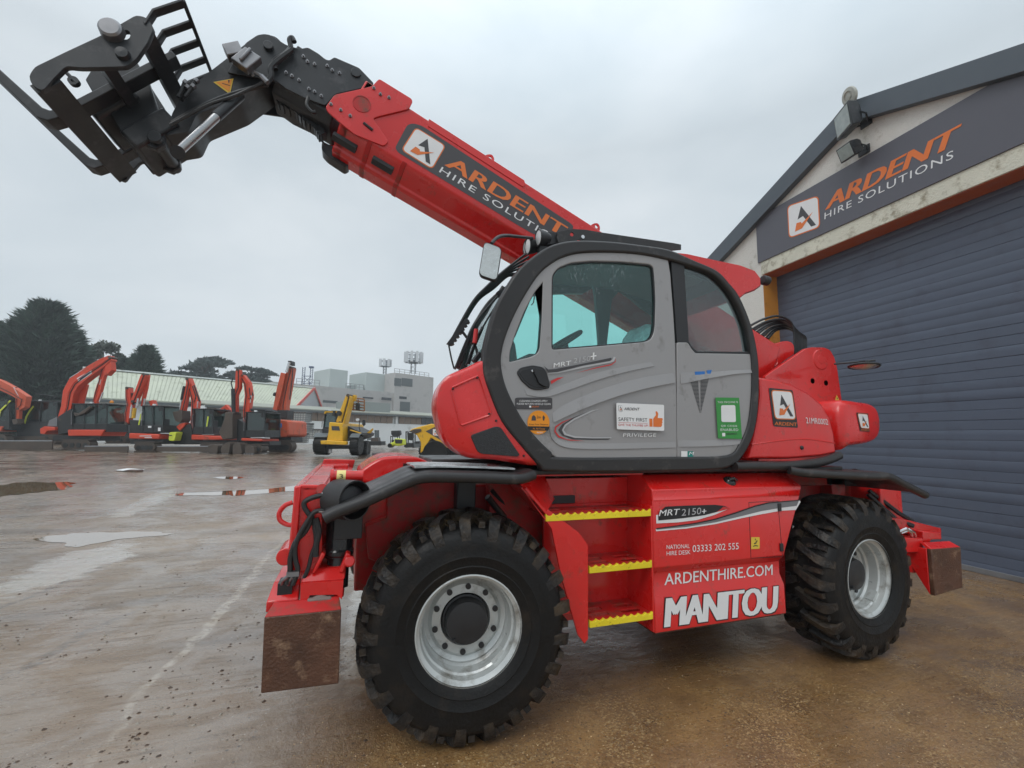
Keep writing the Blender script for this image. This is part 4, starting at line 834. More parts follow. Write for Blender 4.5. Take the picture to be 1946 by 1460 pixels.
b = MB(); q = Y(1507, 1005, .3); b.cyl(q, q+V(.02, -.03, 0), .03, 12); b.build('marker_lamp', WHITE, cov)
PYb = lambda u, v: Y(u, v, yb)
D = Decal(PYb, (0, -1, 0))
S = lambda x, y: (1200+x*.24658, 880+y*.24658)            # photo enlargement -> photo pixels
D.poly([S(*q) for q in ((188, 400), (215, 398), (205, 440), (300, 432), (480, 410), (600, 385), (720, 352), (740, 356), (640, 400), (500, 440), (350, 458), (190, 466))], WHITE, 0)
D.poly([S(*q) for q in ((210, 378), (262, 336), (420, 328), (640, 322), (712, 330), (745, 345), (690, 368), (560, 402), (400, 425), (205, 443), (203, 410))], BLACKV, 1)
D.poly([S(*q) for q in ((705, 335), (760, 350), (650, 378), (690, 350))], REDV, 2)
D.poly([S(*q) for q in ((185, 508), (300, 492), (480, 468), (640, 435), (800, 385), (950, 332), (1050, 308), (1290, 286), (1302, 300), (1265, 362), (1150, 368), (1000, 395), (850, 425), (640, 472), (420, 505), (188, 526))], WHITE, 0)
D.poly([S(*q) for q in ((188, 503), (300, 488), (480, 463), (640, 430), (800, 380), (950, 328), (1050, 304), (1290, 285), (1270, 330), (1150, 345), (1000, 370), (850, 408), (640, 458), (420, 493), (192, 514))], GREYV, 1)
D.poly([S(*q) for q in ((188, 502), (300, 487), (480, 462), (640, 429), (800, 379), (950, 327), (1050, 303), (1290, 283), (1288, 290), (1050, 313), (950, 337), (800, 390), (640, 439), (480, 471), (300, 495), (188, 509))], BLACKV, 2)
D.build('stripe_decal', cov)
D = Decal(PYb, (0, -1, 0), .0065)
D.text('MRT', S(205, 409), S(358, 398), S(216, 362), WHITE, 1, .02); D.text('2150', S(380, 407), S(530, 393), S(384, 355), LGREYV, 1, .0); D.text('+', S(536, 390), S(570, 386), S(538, 356), WHITE, 1, .05); D.build('model_lettering', cov)
D = Decal(PYb, (0, -1, 0))
D.text('NATIONAL', S(268, 664), S(446, 655), S(268, 632), WHITE, 1, .012); D.text('HIRE DESK', S(268, 713), S(452, 702), S(268, 680), WHITE, 1, .012); D.text('03333 202 555', S(468, 686), S(824, 664), S(468, 634), WHITE, 1, .012)
D.build('phone_lettering', cov)
D = Decal(lambda u, v: Y(u, v, yb+.036), (0, -1, 0), .003); D.text('ARDENTHIRE.COM', S(250, 942), S(1084, 862), S(253, 852), WHITE, 1, .02); D.build('web_lettering', cov)
D = Decal(PYb, (0, -1, 0), .003)
D.text('MANITOU', S(240, 1278), S(1131, 1157), S(253, 1033), BLACKV, 0, .13, .94)
D.text('MANITOU', S(247, 1268), S(1122, 1148), S(262, 1040), WHITE, 2, .10, .94)
D.build('maker_lettering', cov)
D = Decal(PYb, (0, -1, 0)); D.rquad([S(921, 664), S(986, 660), S(986, 572), S(921, 572)], YELV, 0, .05); fn = D.quad([S(921, 664), S(986, 660), S(986, 572), S(921, 572)])
for pp in ([(.2, .2), (.5, .25), (.8, .2), (.8, .27), (.5, .33), (.2, .27)], [(.35, .4), (.55, .45), (.75, .7), (.65, .75), (.5, .55), (.3, .5)], [(.42, .75), (.52, .75), (.52, .88), (.42, .88)]): D.upoly(fn, pp, BLACKV, 1)
D.build('warning_sticker', cov)
# ------------------------------------------------------------------ front stabiliser
def zbox(mb, x0, x1, y0, y1, z0, z1): return mb.box((x0, y0, z0), (x1, y1, z1))
def Q(px, y): return PY(px, y)
st = MB()                                                 # upright housing at the machine's corner
st.prism(Q([(560, 926), (573, 921), (612, 922), (612, 1060), (600, 1088), (586, 1088), (556, 1090), (546, 1063), (548, 1045)], .16), V(0, .03, 0))
st.prism(Q([(566, 926), (612, 922), (612, 1020), (566, 1040)], .34), V(0, .06, 0))
zbox(st, -.965, -.93, .14, 2.30, 1.0, 1.43); zbox(st, -.93, -.66, .42, 2.05, 1.02, 1.40)
zbox(st, -.93, -.82, .16, 2.28, 1.40, 1.425)
fs = st.build('front_stabiliser_frame', RED, TEL, bevel=.008)
b = MB(); xb = -.93
b.prism([V(-.96, 2.22, 1.36), V(-.66, 2.22, 1.36), V(-.64, 2.22, 1.46), V(-.93, 2.22, 1.47)], V(0, .05, 0)); b.prism([V(-.96, 1.95, 1.36), V(-.7, 1.95, 1.36), V(-.70, 1.95, 1.43), V(-.93, 1.95, 1.43)], V(0, .3, 0)); b.build('far_bracket', RED, fs, bevel=.008)
b = MB(); b.cyl(Y(630, 905, .22), Y(690, 905, .22), .032, 16); b.cyl(Y(628, 905, .22), Y(634, 905, .22), .042, 16); b.cyl(Y(612, 930, .14), Y(612, 930, .5), .03, 12); b.build('cross_tube', RED, fs)
b = MB(); q0, q1 = Y(640, 905, .22), Y(657, 905, .22); b.cyl(q0, q1, .0335, 16); b.build('yellow_tag', mat('pale_yellow_tag', lin(232, 214, 140), .5, var=.04), fs)
D = Decal(lambda u, v: Y(u, v, .186), (0, -1, 0), .004); D.text('3', (645, 909.5), (652, 909.5), (645, 901), BLACKV, 1, .02); D.build('tag_number', fs)
b = MB(); pin = [(V(-.985, .14, 1.06)), (V(-.985, .38, 1.06))]; b.cyl(pin[0], pin[1], .045, 16); b.build('pivot_boss', RED, fs, bevel=.004)
ring = [Y(u, v, .2) for u, v in ((556, 955), (543, 960), (533, 970), (530, 980), (533, 990), (545, 997), (556, 998))]; b = MB(); b.tube(catmull(ring, 4), .013, 8); b.build('lifting_eye', RED, fs)
# leg: ram, V-arms, lower boxes, pad
b = MB(); b.cyl(V(-.72, .26, 1.27), V(-.72, .24, 1.02), .075, 20); b.cyl(V(-.72, .24, 1.02), V(-.72, .22, .86), .06, 20); b.lathe([(.075, 0), (.082, .01), (.082, .03), (.075, .04)], V(-.72, .24, 1.03), (0, 0, 1), 20); b.build('stabiliser_ram', mat('gloss_black_ram', (.014, .014, .015), .2, var=.1), TEL)
leg = MB()
leg.prism(Q([(592, 1090), (599, 1090), (619, 1054), (611, 1050)], .12), V(0, .26, 0)); leg.prism(Q([(643, 1088), (652, 1090), (667, 1054), (658, 1050)], .12), V(0, .26, 0))
leg.cyl(Y(664, 1067, .10), Y(664, 1067, .4), .03, 14)
leg.prism([V(-.90, .10, .93), V(-.895, .16, .985), V(-.895, .42, .985), V(-.895, .42, .80), V(-.9, .22, .80), V(-.9, .22, .93)], V(.22, 0, 0))
lg = leg.build('stabiliser_leg', RED, TEL, bevel=.008)
b = MB(); d = curve2d([[(q.x, q.z) for q in Q([(572, 1106), (653, 1101), (650, 1137), (640, 1128), (589, 1129), (585, 1141), (571, 1145)], .098)]], .01); b.mesh2d(d, lambda x, y, z: V(x, .088+z, y)); b.build('leg_cover', RED, lg, bevel=.003)
b = MB(); p2 = [(-1.055, .10, .80), (-1.055, .10, .852), (-1.035, .19, .925), (-1.035, .5, .925), (-1.035, .5, .80)]
b.loft([[V(x, y, z) for x, y, z in p2], [V(-.905, y, z) for x, y, z in p2]]); b.build('foot_box', RED, lg, bevel=.006)
b = MB(); b.box((-1.01, .125, .865), (-.94, .24, .93)); b.build('hose_recess', BLACKV, lg)
b = MB(); b.cyl(V(-.80, .07, .80), V(-.80, .3, .80), .07, 18); b.box((-.86, .06, .78), (-.74, .3, .86)); b.build('foot_pivot', mat('worn_grey_cast', lin(120, 104, 98), .6, var=.25), lg, bevel=.01)
b = MB(); pc = [Y(u, v, 0) for u, v in ((495.5, 1319), (643.5, 1300), (648.5, 1159), (502, 1174))]
b.prism([q+V(0, .0, 0) for q in pc], V(0, .035, 0)); pad = b.build('stabiliser_pad', RUST, TEL, bevel=.006)
b = MB(); t0, t1 = pc[3], pc[2]; b.prism([t0+V(0, .001, .0), t1+V(0, .001, .0), t1+V(-.015, .075, .045), t0+V(.03, .075, .045)], V(0, .03, -.012)); b.build('pad_lip', REDD, pad, bevel=.005)
b = MB(); b.prism([V(-1.0, .04, .46), V(-.72, .04, .46), V(-.76, .12, .78), V(-.98, .12, .78)], V(0, .06, 0)); b.build('pad_rib', REDD, pad, bevel=.005)
# hoses down the leg
def hose(px, y, r=.011, nm='hydraulic_hose', par=None, m=HOSE):
    ys = y if isinstance(y, (list, tuple)) else [y]*len(px)
    b = MB(); b.tube(catmull([Y(u, v, yy) for (u, v), yy in zip(px, ys)], 6), r, 8); return b.build(nm, m, par or TEL)
hose([(624, 940), (600, 944), (580, 953), (579, 965), (590, 985), (580, 1010), (562, 1030), (552, 1060), (551, 1085), (545, 1110)], .12, .014)
hose([(620, 970), (600, 972), (588, 985), (570, 1015), (561, 1040), (562, 1065), (566, 1085), (556, 1112)], .11, .013)
hose([(592, 975), (597, 1000), (600, 1030), (592, 1055), (586, 1080), (575, 1105)], .13, .011)
hose([(600, 985), (606, 1010), (601, 1035), (600, 1058)], .13, .016)
b = MB(); b.cyl(Y(612, 939.5, .12), Y(627, 939, .12), .012, 10); b.cyl(Y(605, 971, .11), Y(621, 970.5, .11), .012, 10); b.build('hose_fitting', STEEL, TEL)
b = MB(); b.obox(Y(557, 1090, .115), V(.03, 0, 0), V(0, .02, 0), V(0, 0, .012)); b.tube([Y(547, 1096, .11), Y(537, 1104, .12), Y(533, 1122, .16)], .011, 8); b.tube([Y(557, 1096, .11), Y(549, 1106, .12), Y(547, 1122, .16)], .011, 8); b.build('hose_clamp', DSTEEL, TEL)
# head lamp in its hoop guard
b = MB(); hc = Y(662, 950, .10); b.lathe([(.108, -.10), (.108, .06), (.100, .06), (.100, -.10)], hc, V(.62, -.78, .02), 32, closed=True); hl = b.build('lamp_guard', FRAME, TEL)
b = MB(); b.lathe([(.0, -.06), (.06, -.055), (.088, -.01), (.08, .03), (.05, .045), (.0, .05)], hc, V(.62, -.78, .02), 20); b.box((-.75, .16, 1.13), (-.60, .32, 1.29)); b.build('head_lamp', BLACKP, hl, bevel=.004)
# bonnet at the nose of the chassis, dark trough behind it
b = MB(); ho = [(-.62, 1.36), (-.62, 1.44), (-.50, 1.53), (-.40, 1.555), (-.22, 1.55), (-.10, 1.50), (-.04, 1.44), (-.04, 1.36)]
b.loft([[V(x, y, z) for x, z in catmull([Vector((a, c, 0)) for a, c in ho], 3) for x, z in [(x, z)]] if False else [V(q.x, y, q.y) for q in catmull([Vector((a, c, 0)) for a, c in ho], 3)] for y in (.92, .95, 1.6, 1.63)]); bon = b.build('front_bonnet', RED, TEL, bevel=.02)
b = MB()
for i in range(16): u = 767+i*2.6; q = Y(u, 885-i*.12, .92); b.box((q.x-.004, .913, q.z-.016), (q.x+.004, .918, q.z+.016))
b.build('vent_slot', BLACKV, bon)
b = MB(); b.box((-.10, .86, 1.44), (1.0, 1.6, 1.535)); b.build('front_trough', FRAME, TEL, bevel=.01)
b = MB(); b.cyl(V(-.5, 1.75, 1.5), V(-.2, 1.75, 1.5), .05, 14); b.build('front_ram', FRAME, TEL)
# far-side front leg, mirrored idea of the near one
b = MB(); b.prism([V(-1.05, 2.05, .8), V(-.68, 2.05, .8), V(-.68, 2.05, .93), V(-1.05, 2.05, .93)], V(0, .38, 0)); b.prism([V(-.66, 2.2, .5), V(-.6, 2.2, .5), V(-.50, 2.2, 1.3), V(-.58, 2.2, 1.3)], V(0, .05, 0)); b.build('stabiliser_leg', REDD, TEL, bevel=.01)
b = MB(); b.box((-1.05, 2.42, .45), (-.69, 2.455, .81)); b.build('stabiliser_pad', RUST, TEL, bevel=.006)
# ------------------------------------------------------------------ rear stabiliser
b = MB(); top = [Y(u, v, .22) for u, v in ((1695, 985), (1712, 985), (1789, 1004), (1790, 1025), (1760, 1028), (1697, 1003))]
b.prism(top, V(0, .10, 0)); b.prism([Y(u, v, .12) for u, v in ((1755, 1010), (1789, 1012), (1790, 1026), (1770, 1026), (1768, 1031), (1756, 1035))], V(0, .25, 0)); rl = b.build('rear_stabiliser_leg', RED, TEL, bevel=.008)
b = MB(); b.prism([Y(u, v, .10) for u, v in ((1714, 1022), (1754, 1023), (1755, 1049), (1718, 1051))], V(0, .22, 0)); b.prism([Y(u, v, .16) for u, v in ((1722, 1052), (1752, 1050), (1750, 1078), (1740, 1090), (1726, 1088))], V(0, .18, 0)); b.build('foot_box', RED, rl, bevel=.006)
b = MB(); b.tube([Y(1706, 1012, .12), Y(1722, 1005, .1), Y(1731, 1012, .1), Y(1733, 1022, .12)], .012, 8); b.tube([Y(1712, 1014, .12), Y(1728, 1007, .1), Y(1737, 1012, .1), Y(1740, 1022, .12)], .012, 8); b.build('hose_fitting', STEEL, rl)
b = MB(); pc = [Y(u, v, -.0) for u, v in ((1777, 1133), (1830, 1117), (1826, 1040), (1770, 1044))]; b.prism(pc, V(0, .035, 0)); rp = b.build('rear_stabiliser_pad', RUST, TEL, bevel=.006)
b = MB(); b.prism([pc[3]+V(0, .001, 0), pc[2]+V(0, .001, 0), pc[2]+V(-.02, .07, .04), pc[3]+V(.03, .07, .04)], V(0, .03, -.012)); b.prism([pc[0]+V(-.002, .036, 0), pc[3]+V(-.002, .036, 0), V(pc[3].x, .2, pc[3].z-.02), V(pc[3].x, .2, pc[3].z-.12)], V(.03, 0, 0)); b.build('pad_lip', RED, rp, bevel=.005)
b = MB(); zbox(b, 4.05, 4.35, .35, 2.1, .85, 1.30); b.prism([V(3.9, 1.2, 1.3), V(4.3, 1.2, 1.3), V(4.25, 1.2, 1.50), V(4.0, 1.2, 1.52)], V(0, .2, 0)); b.cyl(V(4.1, 1.0, 1.45), V(4.1, 1.6, 1.45), .09, 16); b.build('rear_stabiliser_frame', RED, TEL, bevel=.012)
b = MB(); b.tube([V(4.0, .42, 1.25), V(4.2, .3, 1.05), V(4.3, .25, .98)], .02, 8); b.tube([V(3.95, .4, 1.22), V(4.12, .28, 1.0), V(4.22, .2, .95)], .02, 8); b.build('hydraulic_hose', HOSE, TEL)
b = MB(); b.box((4.12, 2.42, .42), (4.48, 2.455, .82)); b.build('rear_stabiliser_pad', RUST, TEL, bevel=.006)
# ------------------------------------------------------------------ turret deck and slew ring
b = MB(); b.cyl(V(1.65, YC, 1.35), V(1.65, YC, 1.47), .62, 40); b.build('slew_ring', FRAME, TEL)
b = MB(); b.box((.42, .16, 1.468), (3.3, 2.2, 1.50)); dk = b.build('turret_deck', FRAME, TEL, bevel=.01)
b = MB(); b.tube(catmull([Y(1396, 887, .1), Y(1440, 886, .1), Y(1500, 885, .1), Y(1560, 878, .11), Y(1594, 866, .13)], 5), .036, 12); b.build('deck_rail', FRAME, dk)
# ------------------------------------------------------------------ cab
yf = .10
FO = [(1048, 891), (1030, 884), (994, 844), (958, 798), (935, 744), (924, 708), (924, 680), (928, 650), (944, 593), (962, 557), (991, 513), (1030, 481), (1059, 467), (1099, 461), (1160, 463), (1214, 469), (1271, 478), (1321, 499), (1361, 517), (1383, 539), (1404, 567), (1426, 621), (1437, 672), (1440, 719), (1438, 780), (1429, 826), (1411, 862), (1390, 882), (1340, 890), (1160, 893)]
FI = [(1066, 874), (1045, 862), (1009, 826), (980, 783), (958, 737), (949, 700), (949, 672), (958, 636), (976, 593), (998, 553), (1023, 517), (1048, 496), (1073, 483.5), (1106, 476.5), (1160, 475.5), (1214, 479), (1264, 488.5), (1311, 502), (1350, 516), (1375, 536), (1397, 565), (1419, 614), (1429.5, 665), (1433, 708), (1431, 765), (1424, 812), (1408, 848), (1383, 869.5), (1282, 872.5)]
b = MB(); plateY(b, catmull(PY(FO, yf), 4, True), [catmull(PY(FI, yf), 4, True)], yf-.005, yf+.09, .016); frm = b.build('cab_frame', FRAME, TEL, ang=50)
yF = .85                                                  # far side of the cab
def farpts(px, dx=0): return [V(q.x+dx, yF, q.z) for q in PY(px, yf)]
b = MB(); plateY(b, catmull(farpts(FO), 4, True), [catmull(farpts([(1085, 868), (1040, 835), (990, 770), (960, 700), (985, 610), (1030, 540), (1080, 503), (1200, 500), (1230, 510), (1235, 860)]), 3, True), catmull(farpts([(1262, 860), (1262, 515), (1330, 535), (1385, 590), (1410, 690), (1400, 800), (1370, 855)]), 3, True)], yF-.02, yF+.03, .008); b.build('cab_far_side', FRAME, TEL, ang=50)
# roof, floor and rear of the shell between the two sides
def shell(px, nm, m, par, th=.03, y0=None, y1=None, inset=.02, n=4):
    p = catmull(PY(px, yf), n); y0 = yf+.085 if y0 is None else y0; y1 = yF-.02 if y1 is None else y1; b = MB(); loops = []
    cx, cz = 1.2, 2.25
    for q in p:
        d = V(cx-q.x, 0, cz-q.z).normalized(); a = q+d*inset; c = q+d*(inset+th)
        loops.append([V(a.x, y0, a.z), V(a.x, y1, a.z), V(c.x, y1, c.z), V(c.x, y0, c.z)])
    b.loft(loops); return b.build(nm, m, par, ang=50)
shell([(1040, 478), (1059, 467), (1099, 461), (1160, 463), (1214, 469), (1271, 478), (1321, 499), (1361, 517), (1383, 539)], 'cab_roof', BLACKP, TEL)
shell([(1040, 478), (1059, 467), (1099, 461), (1160, 463), (1214, 469), (1271, 478), (1321, 499), (1361, 517)], 'headlining', HEADL, TEL, th=.02, inset=.058)
shell([(1411, 862), (1390, 882), (1340, 890), (1160, 893), (1048, 891), (1030, 884), (994, 844)], 'cab_floor', BLACKP, TEL)
shell([(1383, 539), (1404, 567), (1426, 621), (1437, 672), (1440, 719)], 'rear_window', GLASSD, TEL, th=.006)
shell([(1440, 719), (1438, 780), (1429, 826), (1411, 862)], 'cab_rear_wall', BLACKP, TEL)
ws = shell([(926, 690), (928, 650), (944, 593), (962, 557), (991, 513), (1030, 481), (1042, 476)], 'windscreen', GLASSB, TEL, th=.006)
b = MB()                                                  # far-side glass
plateY(b, catmull(farpts([(1085, 868), (1040, 835), (990, 770), (960, 700), (985, 610), (1030, 540), (1080, 503), (1200, 500), (1230, 510), (1235, 860)]), 3, True), [], yF+.003, yF+.008, .001); plateY(b, catmull(farpts([(1262, 860), (1262, 515), (1330, 535), (1385, 590), (1410, 690), (1400, 800), (1370, 855)]), 3, True), [], yF+.003, yF+.008, .001); b.build('far_window', GLASSB, TEL, smooth=False)
# door
DI = [(1066, 873), (1046, 861), (1010, 825), (981, 782), (959.5, 736), (950.5, 700), (950.5, 672), (959.5, 636), (977.5, 594), (999, 554), (1024, 518), (1049, 497.5), (1074, 485.5), (1107, 478.5), (1160, 477.5), (1214, 481), (1268, 490), (1273, 520), (1279, 600), (1282, 650), (1284.5, 760), (1285.5, 871.5)]
W1 = [(1033.5, 532), (1031, 610), (1027, 664), (1022, 674), (1010, 680), (966, 691), (967.5, 668), (977, 637), (994, 593), (1015, 554)]
W2 = [(1047.5, 535), (1048.5, 522), (1059, 508), (1084, 498), (1124, 494.5), (1180, 496), (1235, 501), (1243, 507), (1245.5, 530), (1247.5, 571), (1246, 622), (1243, 638), (1236, 648), (1224, 652), (1140, 659.5), (1047, 667)]
def dpt(px, y, n=3): return catmull(PY(px, y), n, True)
yd = yf+.012
w1 = fillet(PY(W1, yd), .02, 3); w2 = fillet(PY(W2, yd), .03, 3)
b = MB(); outer = fillet(PY(DI, yd), .03, 3); plateY(b, outer, [w1, w2], yd, yd+.05, .007); door = b.build('cab_door', GREYP, TEL, ang=40)
def ringplate(nm, hole, par, w=.012, y=yd+.004, m=BLACKP):
    c = sum(hole, Vector())/len(hole); n = len(hole); inn = []
    for i, q in enumerate(hole):
        t = (hole[(i+1) % n]-hole[i-1]); t.y = 0; nn = V(-t.z, 0, t.x).normalized() if t.length > 1e-6 else V(0, 0, 0)
        if nn.dot(c-q) < 0: nn = -nn
        inn.append(q+nn*w)
    b = MB(); plateY(b, hole, [inn], y, y+.03, .002); return b.build(nm, m, par, ang=40)
ringplate('window_seal', w1, door, .007); ringplate('window_seal', w2, door, .013)
b = MB(); plateY(b, w2, [], yd+.018, yd+.023, .001); b.build('door_window', GLASS, door, smooth=False)
b = MB(); plateY(b, w1, [], yd+.018, yd+.023, .001); b.build('quarter_window', GLASS, door, smooth=False)
# raised swages pressed into the door and rear panel
def swage(px0, px1, par, y, depth=.014, nm='swage', m=GREYP):   # crest line px0, foot line px1: a shallow wedge standing proud
    p0 = catmull(PY(px0, y), 5); p1 = catmull(PY(px1, y), 5); n = min(len(p0), len(p1)); b = MB(); loops = []
    for k in range(n):
        a, c = p0[k], p1[k]; f = math.sin(math.pi*min(1, max(0, (k+.6)/(n)))*.93)**.4*depth
        loops.append([V(a.x, y-.001, a.z), V(c.x, y-f, c.z), V(c.x, y-.001, c.z)])
    b.loft(loops); return b.build(nm, m, par, ang=60)
C3 = lambda x, y: (940+x*.185, 650+y*.185)
swage([C3(590, 735), C3(700, 655), C3(900, 560), C3(1200, 450), C3(1500, 370), C3(1835, 318)], [C3(600, 830), C3(740, 760), C3(950, 668), C3(1250, 560), C3(1550, 478), C3(1850, 418)], door, yd, .018)
swage([C3(300, 480), C3(500, 505), C3(700, 440), C3(1000, 330), C3(1300, 260), C3(1600, 205)], [C3(330, 545), C3(520, 565), C3(740, 500), C3(1040, 395), C3(1340, 310), C3(1640, 248)], door, yd, .009)
swage([C3(590, 860), C3(612, 950), C3(700, 1020), C3(900, 1040), C3(1300, 1040), C3(1860, 1025)], [C3(560, 880), C3(590, 1000), C3(700, 1075), C3(900, 1098), C3(1300, 1098), C3(1860, 1085)], door, yd, .008)
# door handle in its recess
b = MB(); b.prism(fillet(PY([C3(222, 315), C3(255, 268), C3(380, 240), C3(490, 258), C3(530, 310), C3(565, 440), C3(555, 480), C3(430, 498), C3(360, 480), C3(270, 400)], yd), .02, 3), V(0, -.010, 0)); b.build('door_handle', BLACKP, door, bevel=.004)
b = MB(); b.prism(fillet(PY([C3(245, 318), C3(275, 285), C3(385, 262), C3(480, 278), C3(510, 330), C3(540, 440), C3(530, 462), C3(440, 475), C3(370, 455), C3(290, 390)], yd), .015, 3), V(0, -.0118, 0)); b.build('handle_cup', BLACKV, door, bevel=.003)
b = MB(); b.prism(fillet(PY([C3(385, 275), C3(500, 290), C3(550, 440), C3(520, 465), C3(450, 430)], yd-.012), .01, 3), V(0, -.014, 0)); b.build('handle_lever', BLACKP, door, bevel=.006)
b = MB(); q = Y(*C3(388, 297), yd-.012); b.lathe([(.0, .006), (.008, .005), (.010, 0)], q, (0, -1, 0), 14); b.build('key_barrel', STEEL, door)
# decals on the door
PD = lambda u, v: Y(u, v, yd)
D = Decal(PD, (0, -1, 0), .010)
D.poly([C3(500, 250), C3(545, 285), C3(620, 280), C3(900, 225), C3(1190, 165), C3(1195, 185), C3(1180, 195), C3(900, 245), C3(640, 310), C3(545, 318)], CHAR, 0)
D.poly([C3(540, 322), C3(640, 314), C3(900, 250), C3(1180, 200), C3(1205, 180), C3(1215, 155), C3(1235, 160), C3(1215, 205), C3(1180, 215), C3(900, 268), C3(640, 324), C3(545, 328)], LGREYV, 0)
D.poly([C3(1235, 165), C3(1230, 200), C3(1190, 230), C3(1040, 262), C3(820, 325), C3(1040, 272), C3(1190, 242), C3(1236, 205)], REDV, 1)
D.poly([C3(568, 402), C3(640, 370), C3(705, 362), C3(630, 400), C3(575, 435)], REDV, 1)
D.text('MRT', C3(597, 268), C3(775, 240), C3(600, 222), WHITE, 2, .02); D.text('2150', C3(800, 224), C3(972, 195), C3(806, 172), LGREYV, 2, -.006); D.text('+', C3(975, 190), C3(1035, 180), C3(978, 118), WHITE, 2, .06)
D.build('model_decal', door)
D = Decal(PD, (0, -1, 0), .003)
D.poly([C3(1080, 685), C3(1000, 715), C3(820, 800), C3(730, 862), C3(705, 905), C3(735, 945), C3(830, 970), C3(1000, 980), C3(1195, 980), C3(1195, 990), C3(1000, 990), C3(820, 985), C3(715, 955), C3(690, 905), C3(720, 850), C3(815, 785), C3(990, 705)], LGREYV, 1)
D.poly([C3(960, 715), C3(810, 785), C3(715, 850), C3(686, 905), C3(712, 958), C3(820, 988), C3(1000, 993), C3(1190, 992), C3(1165, 1005), C3(1000, 1006), C3(800, 1000), C3(690, 960), C3(652, 905), C3(690, 850), C3(800, 780)], CHAR, 0)
D.poly([C3(800, 780), C3(690, 835), C3(632, 880), C3(622, 915), C3(660, 965), C3(740, 1000), C3(930, 1018), C3(760, 1012), C3(650, 980), C3(610, 920), C3(620, 868), C3(690, 822)], REDV, 1)
D.build('sweep_decal', door)
D = Decal(PD, (0, -1, 0), .006); D.poly([C3(1195, 985), C3(1240, 925), C3(1750, 925), C3(1750, 945), C3(1720, 985)], GREYV if False else LGREYV, 0) if False else None
D.text('PRIVILEGE', C3(1312, 976), C3(1650, 974), C3(1318, 938), WHITE, 1, .006, 1.05); D.build('trim_lettering', door)
D = Decal(PD, (0, -1, 0), .004); c4 = [C3(208, 690), C3(590, 694), C3(590, 572), C3(208, 572)]
D.rquad(c4, CHAR, 0, .12); D.text('CLEANING CHARGES APPLY', C3(252, 617), C3(540, 617), C3(252, 597), WHITE, 1, .01); D.text('PLEASE RETURN VEHICLE CLEAN', C3(226, 646), C3(572, 648), C3(226, 627), WHITE, 1, .01); D.text('ARDENT', C3(376, 673), C3(452, 673), C3(378, 658), ORANGE, 1, .01); D.rquad([C3(352, 675), C3(372, 675), C3(372, 656), C3(352, 656)], WHITE, 1); D.build('cleaning_sticker', door)
D = Decal(PD, (0, -1, 0), .004); c = C3(448, 828); rr = 21.5
circ = [(c[0]+rr*.98*math.cos(k*.2094), c[1]+rr*1.06*math.sin(k*.2094)) for k in range(30)]; D.poly(circ, AMBER, 0)
D.poly([C3(336, 866), C3(562, 870), C3(545, 912), C3(352, 908)], BLACKV, 1)
D.text('Keep Your Distance', C3(352, 858), C3(545, 860), C3(352, 838), BLACKV, 1, .0); D.text('At All Times', C3(388, 900), C3(512, 902), C3(388, 882), AMBER, 2, .0); D.text('2m', C3(430, 785), C3(470, 785), C3(430, 758), BLACKV, 1, .0); D.text('ARDENT', C3(428, 938), C3(492, 939), C3(430, 924), WHITE, 1)
D.poly([C3(375, 808), C3(382, 765), C3(400, 750), C3(420, 775), C3(422, 808)], CHAR, 1); D.poly([C3(488, 775), C3(500, 752), C3(514, 775), C3(506, 808), C3(494, 808)], CHAR, 1); D.build('distance_sticker', door)
D = Decal(PD, (0, -1, 0), .006 + .016); c4 = [C3(1238, 898), C3(1722, 914), C3(1720, 648), C3(1232, 628)]
D.rquad(c4, WHITE, 0, .04); D.badge([C3(1256, 710), C3(1296, 712), C3(1294, 658), C3(1253, 656)], 1, CHAR)
D.text('ARDENT', C3(1310, 702), C3(1464, 706), C3(1316, 675), CHAR, 1, .02); D.text('SAFETY FIRST', C3(1254, 812), C3(1550, 822), C3(1252, 775), CHAR, 1, .012); D.text('GIVE THE THUMBS UP!', C3(1252, 862), C3(1556, 872), C3(1252, 840), REDV, 1, .01)
D.poly([C3(1252, 826), C3(1550, 836), C3(1550, 839), C3(1252, 829)], REDV, 1)
D.poly([C3(1568, 788), C3(1600, 790), C3(1602, 872), C3(1570, 870)], ORANGE, 1)
D.poly([C3(1608, 790), C3(1636, 752), C3(1632, 715), C3(1648, 714), C3(1660, 740), C3(1654, 782), C3(1702, 784), C3(1706, 800), C3(1700, 812), C3(1704, 828), C3(1696, 840), C3(1700, 856), C3(1688, 874), C3(1608, 872)], ORANGE, 1); D.build('safety_sticker', door)
# rear quarter: dark pillar, window and grey panel
RP = [(1288, 652.5), (1307, 652.5), (1314, 664), (1322, 673), (1429.5, 674.5), (1432.5, 708), (1430, 765), (1423, 811), (1407, 847), (1382.5, 868.5), (1288.5, 871.5)]
b = MB(); plateY(b, fillet(PY(RP, yd), .012, 3), [], yd, yd+.05, .007); rpn = b.build('rear_quarter_panel', GREYP, TEL, ang=40)
RW = [(1276, 492), (1311, 503), (1350, 517.5), (1374, 537), (1396, 566), (1418, 615), (1428.5, 672.5), (1323, 671), (1315, 662), (1308, 650.5), (1287, 650.5)]
GW = [(1300, 505), (1350, 521), (1372, 540), (1393, 568), (1414, 616), (1424, 669), (1325, 668.5), (1316, 660), (1309, 650)]
b = MB(); plateY(b, PY(RW, yd+.006), [PY(GW, yd+.006)], yd+.006, yd+.04, .002); b.build('window_surround', BLACKP, TEL, ang=40)
b = MB(); plateY(b, PY(GW, yd+.02), [], yd+.020, yd+.025, .001); b.build('rear_side_window', GLASSD, TEL, smooth=False)
C5 = lambda x, y: (1130+x*.16444, 740+y*.16444); CZ = lambda x, y: (800+x*.3597, 420+y*.3597)
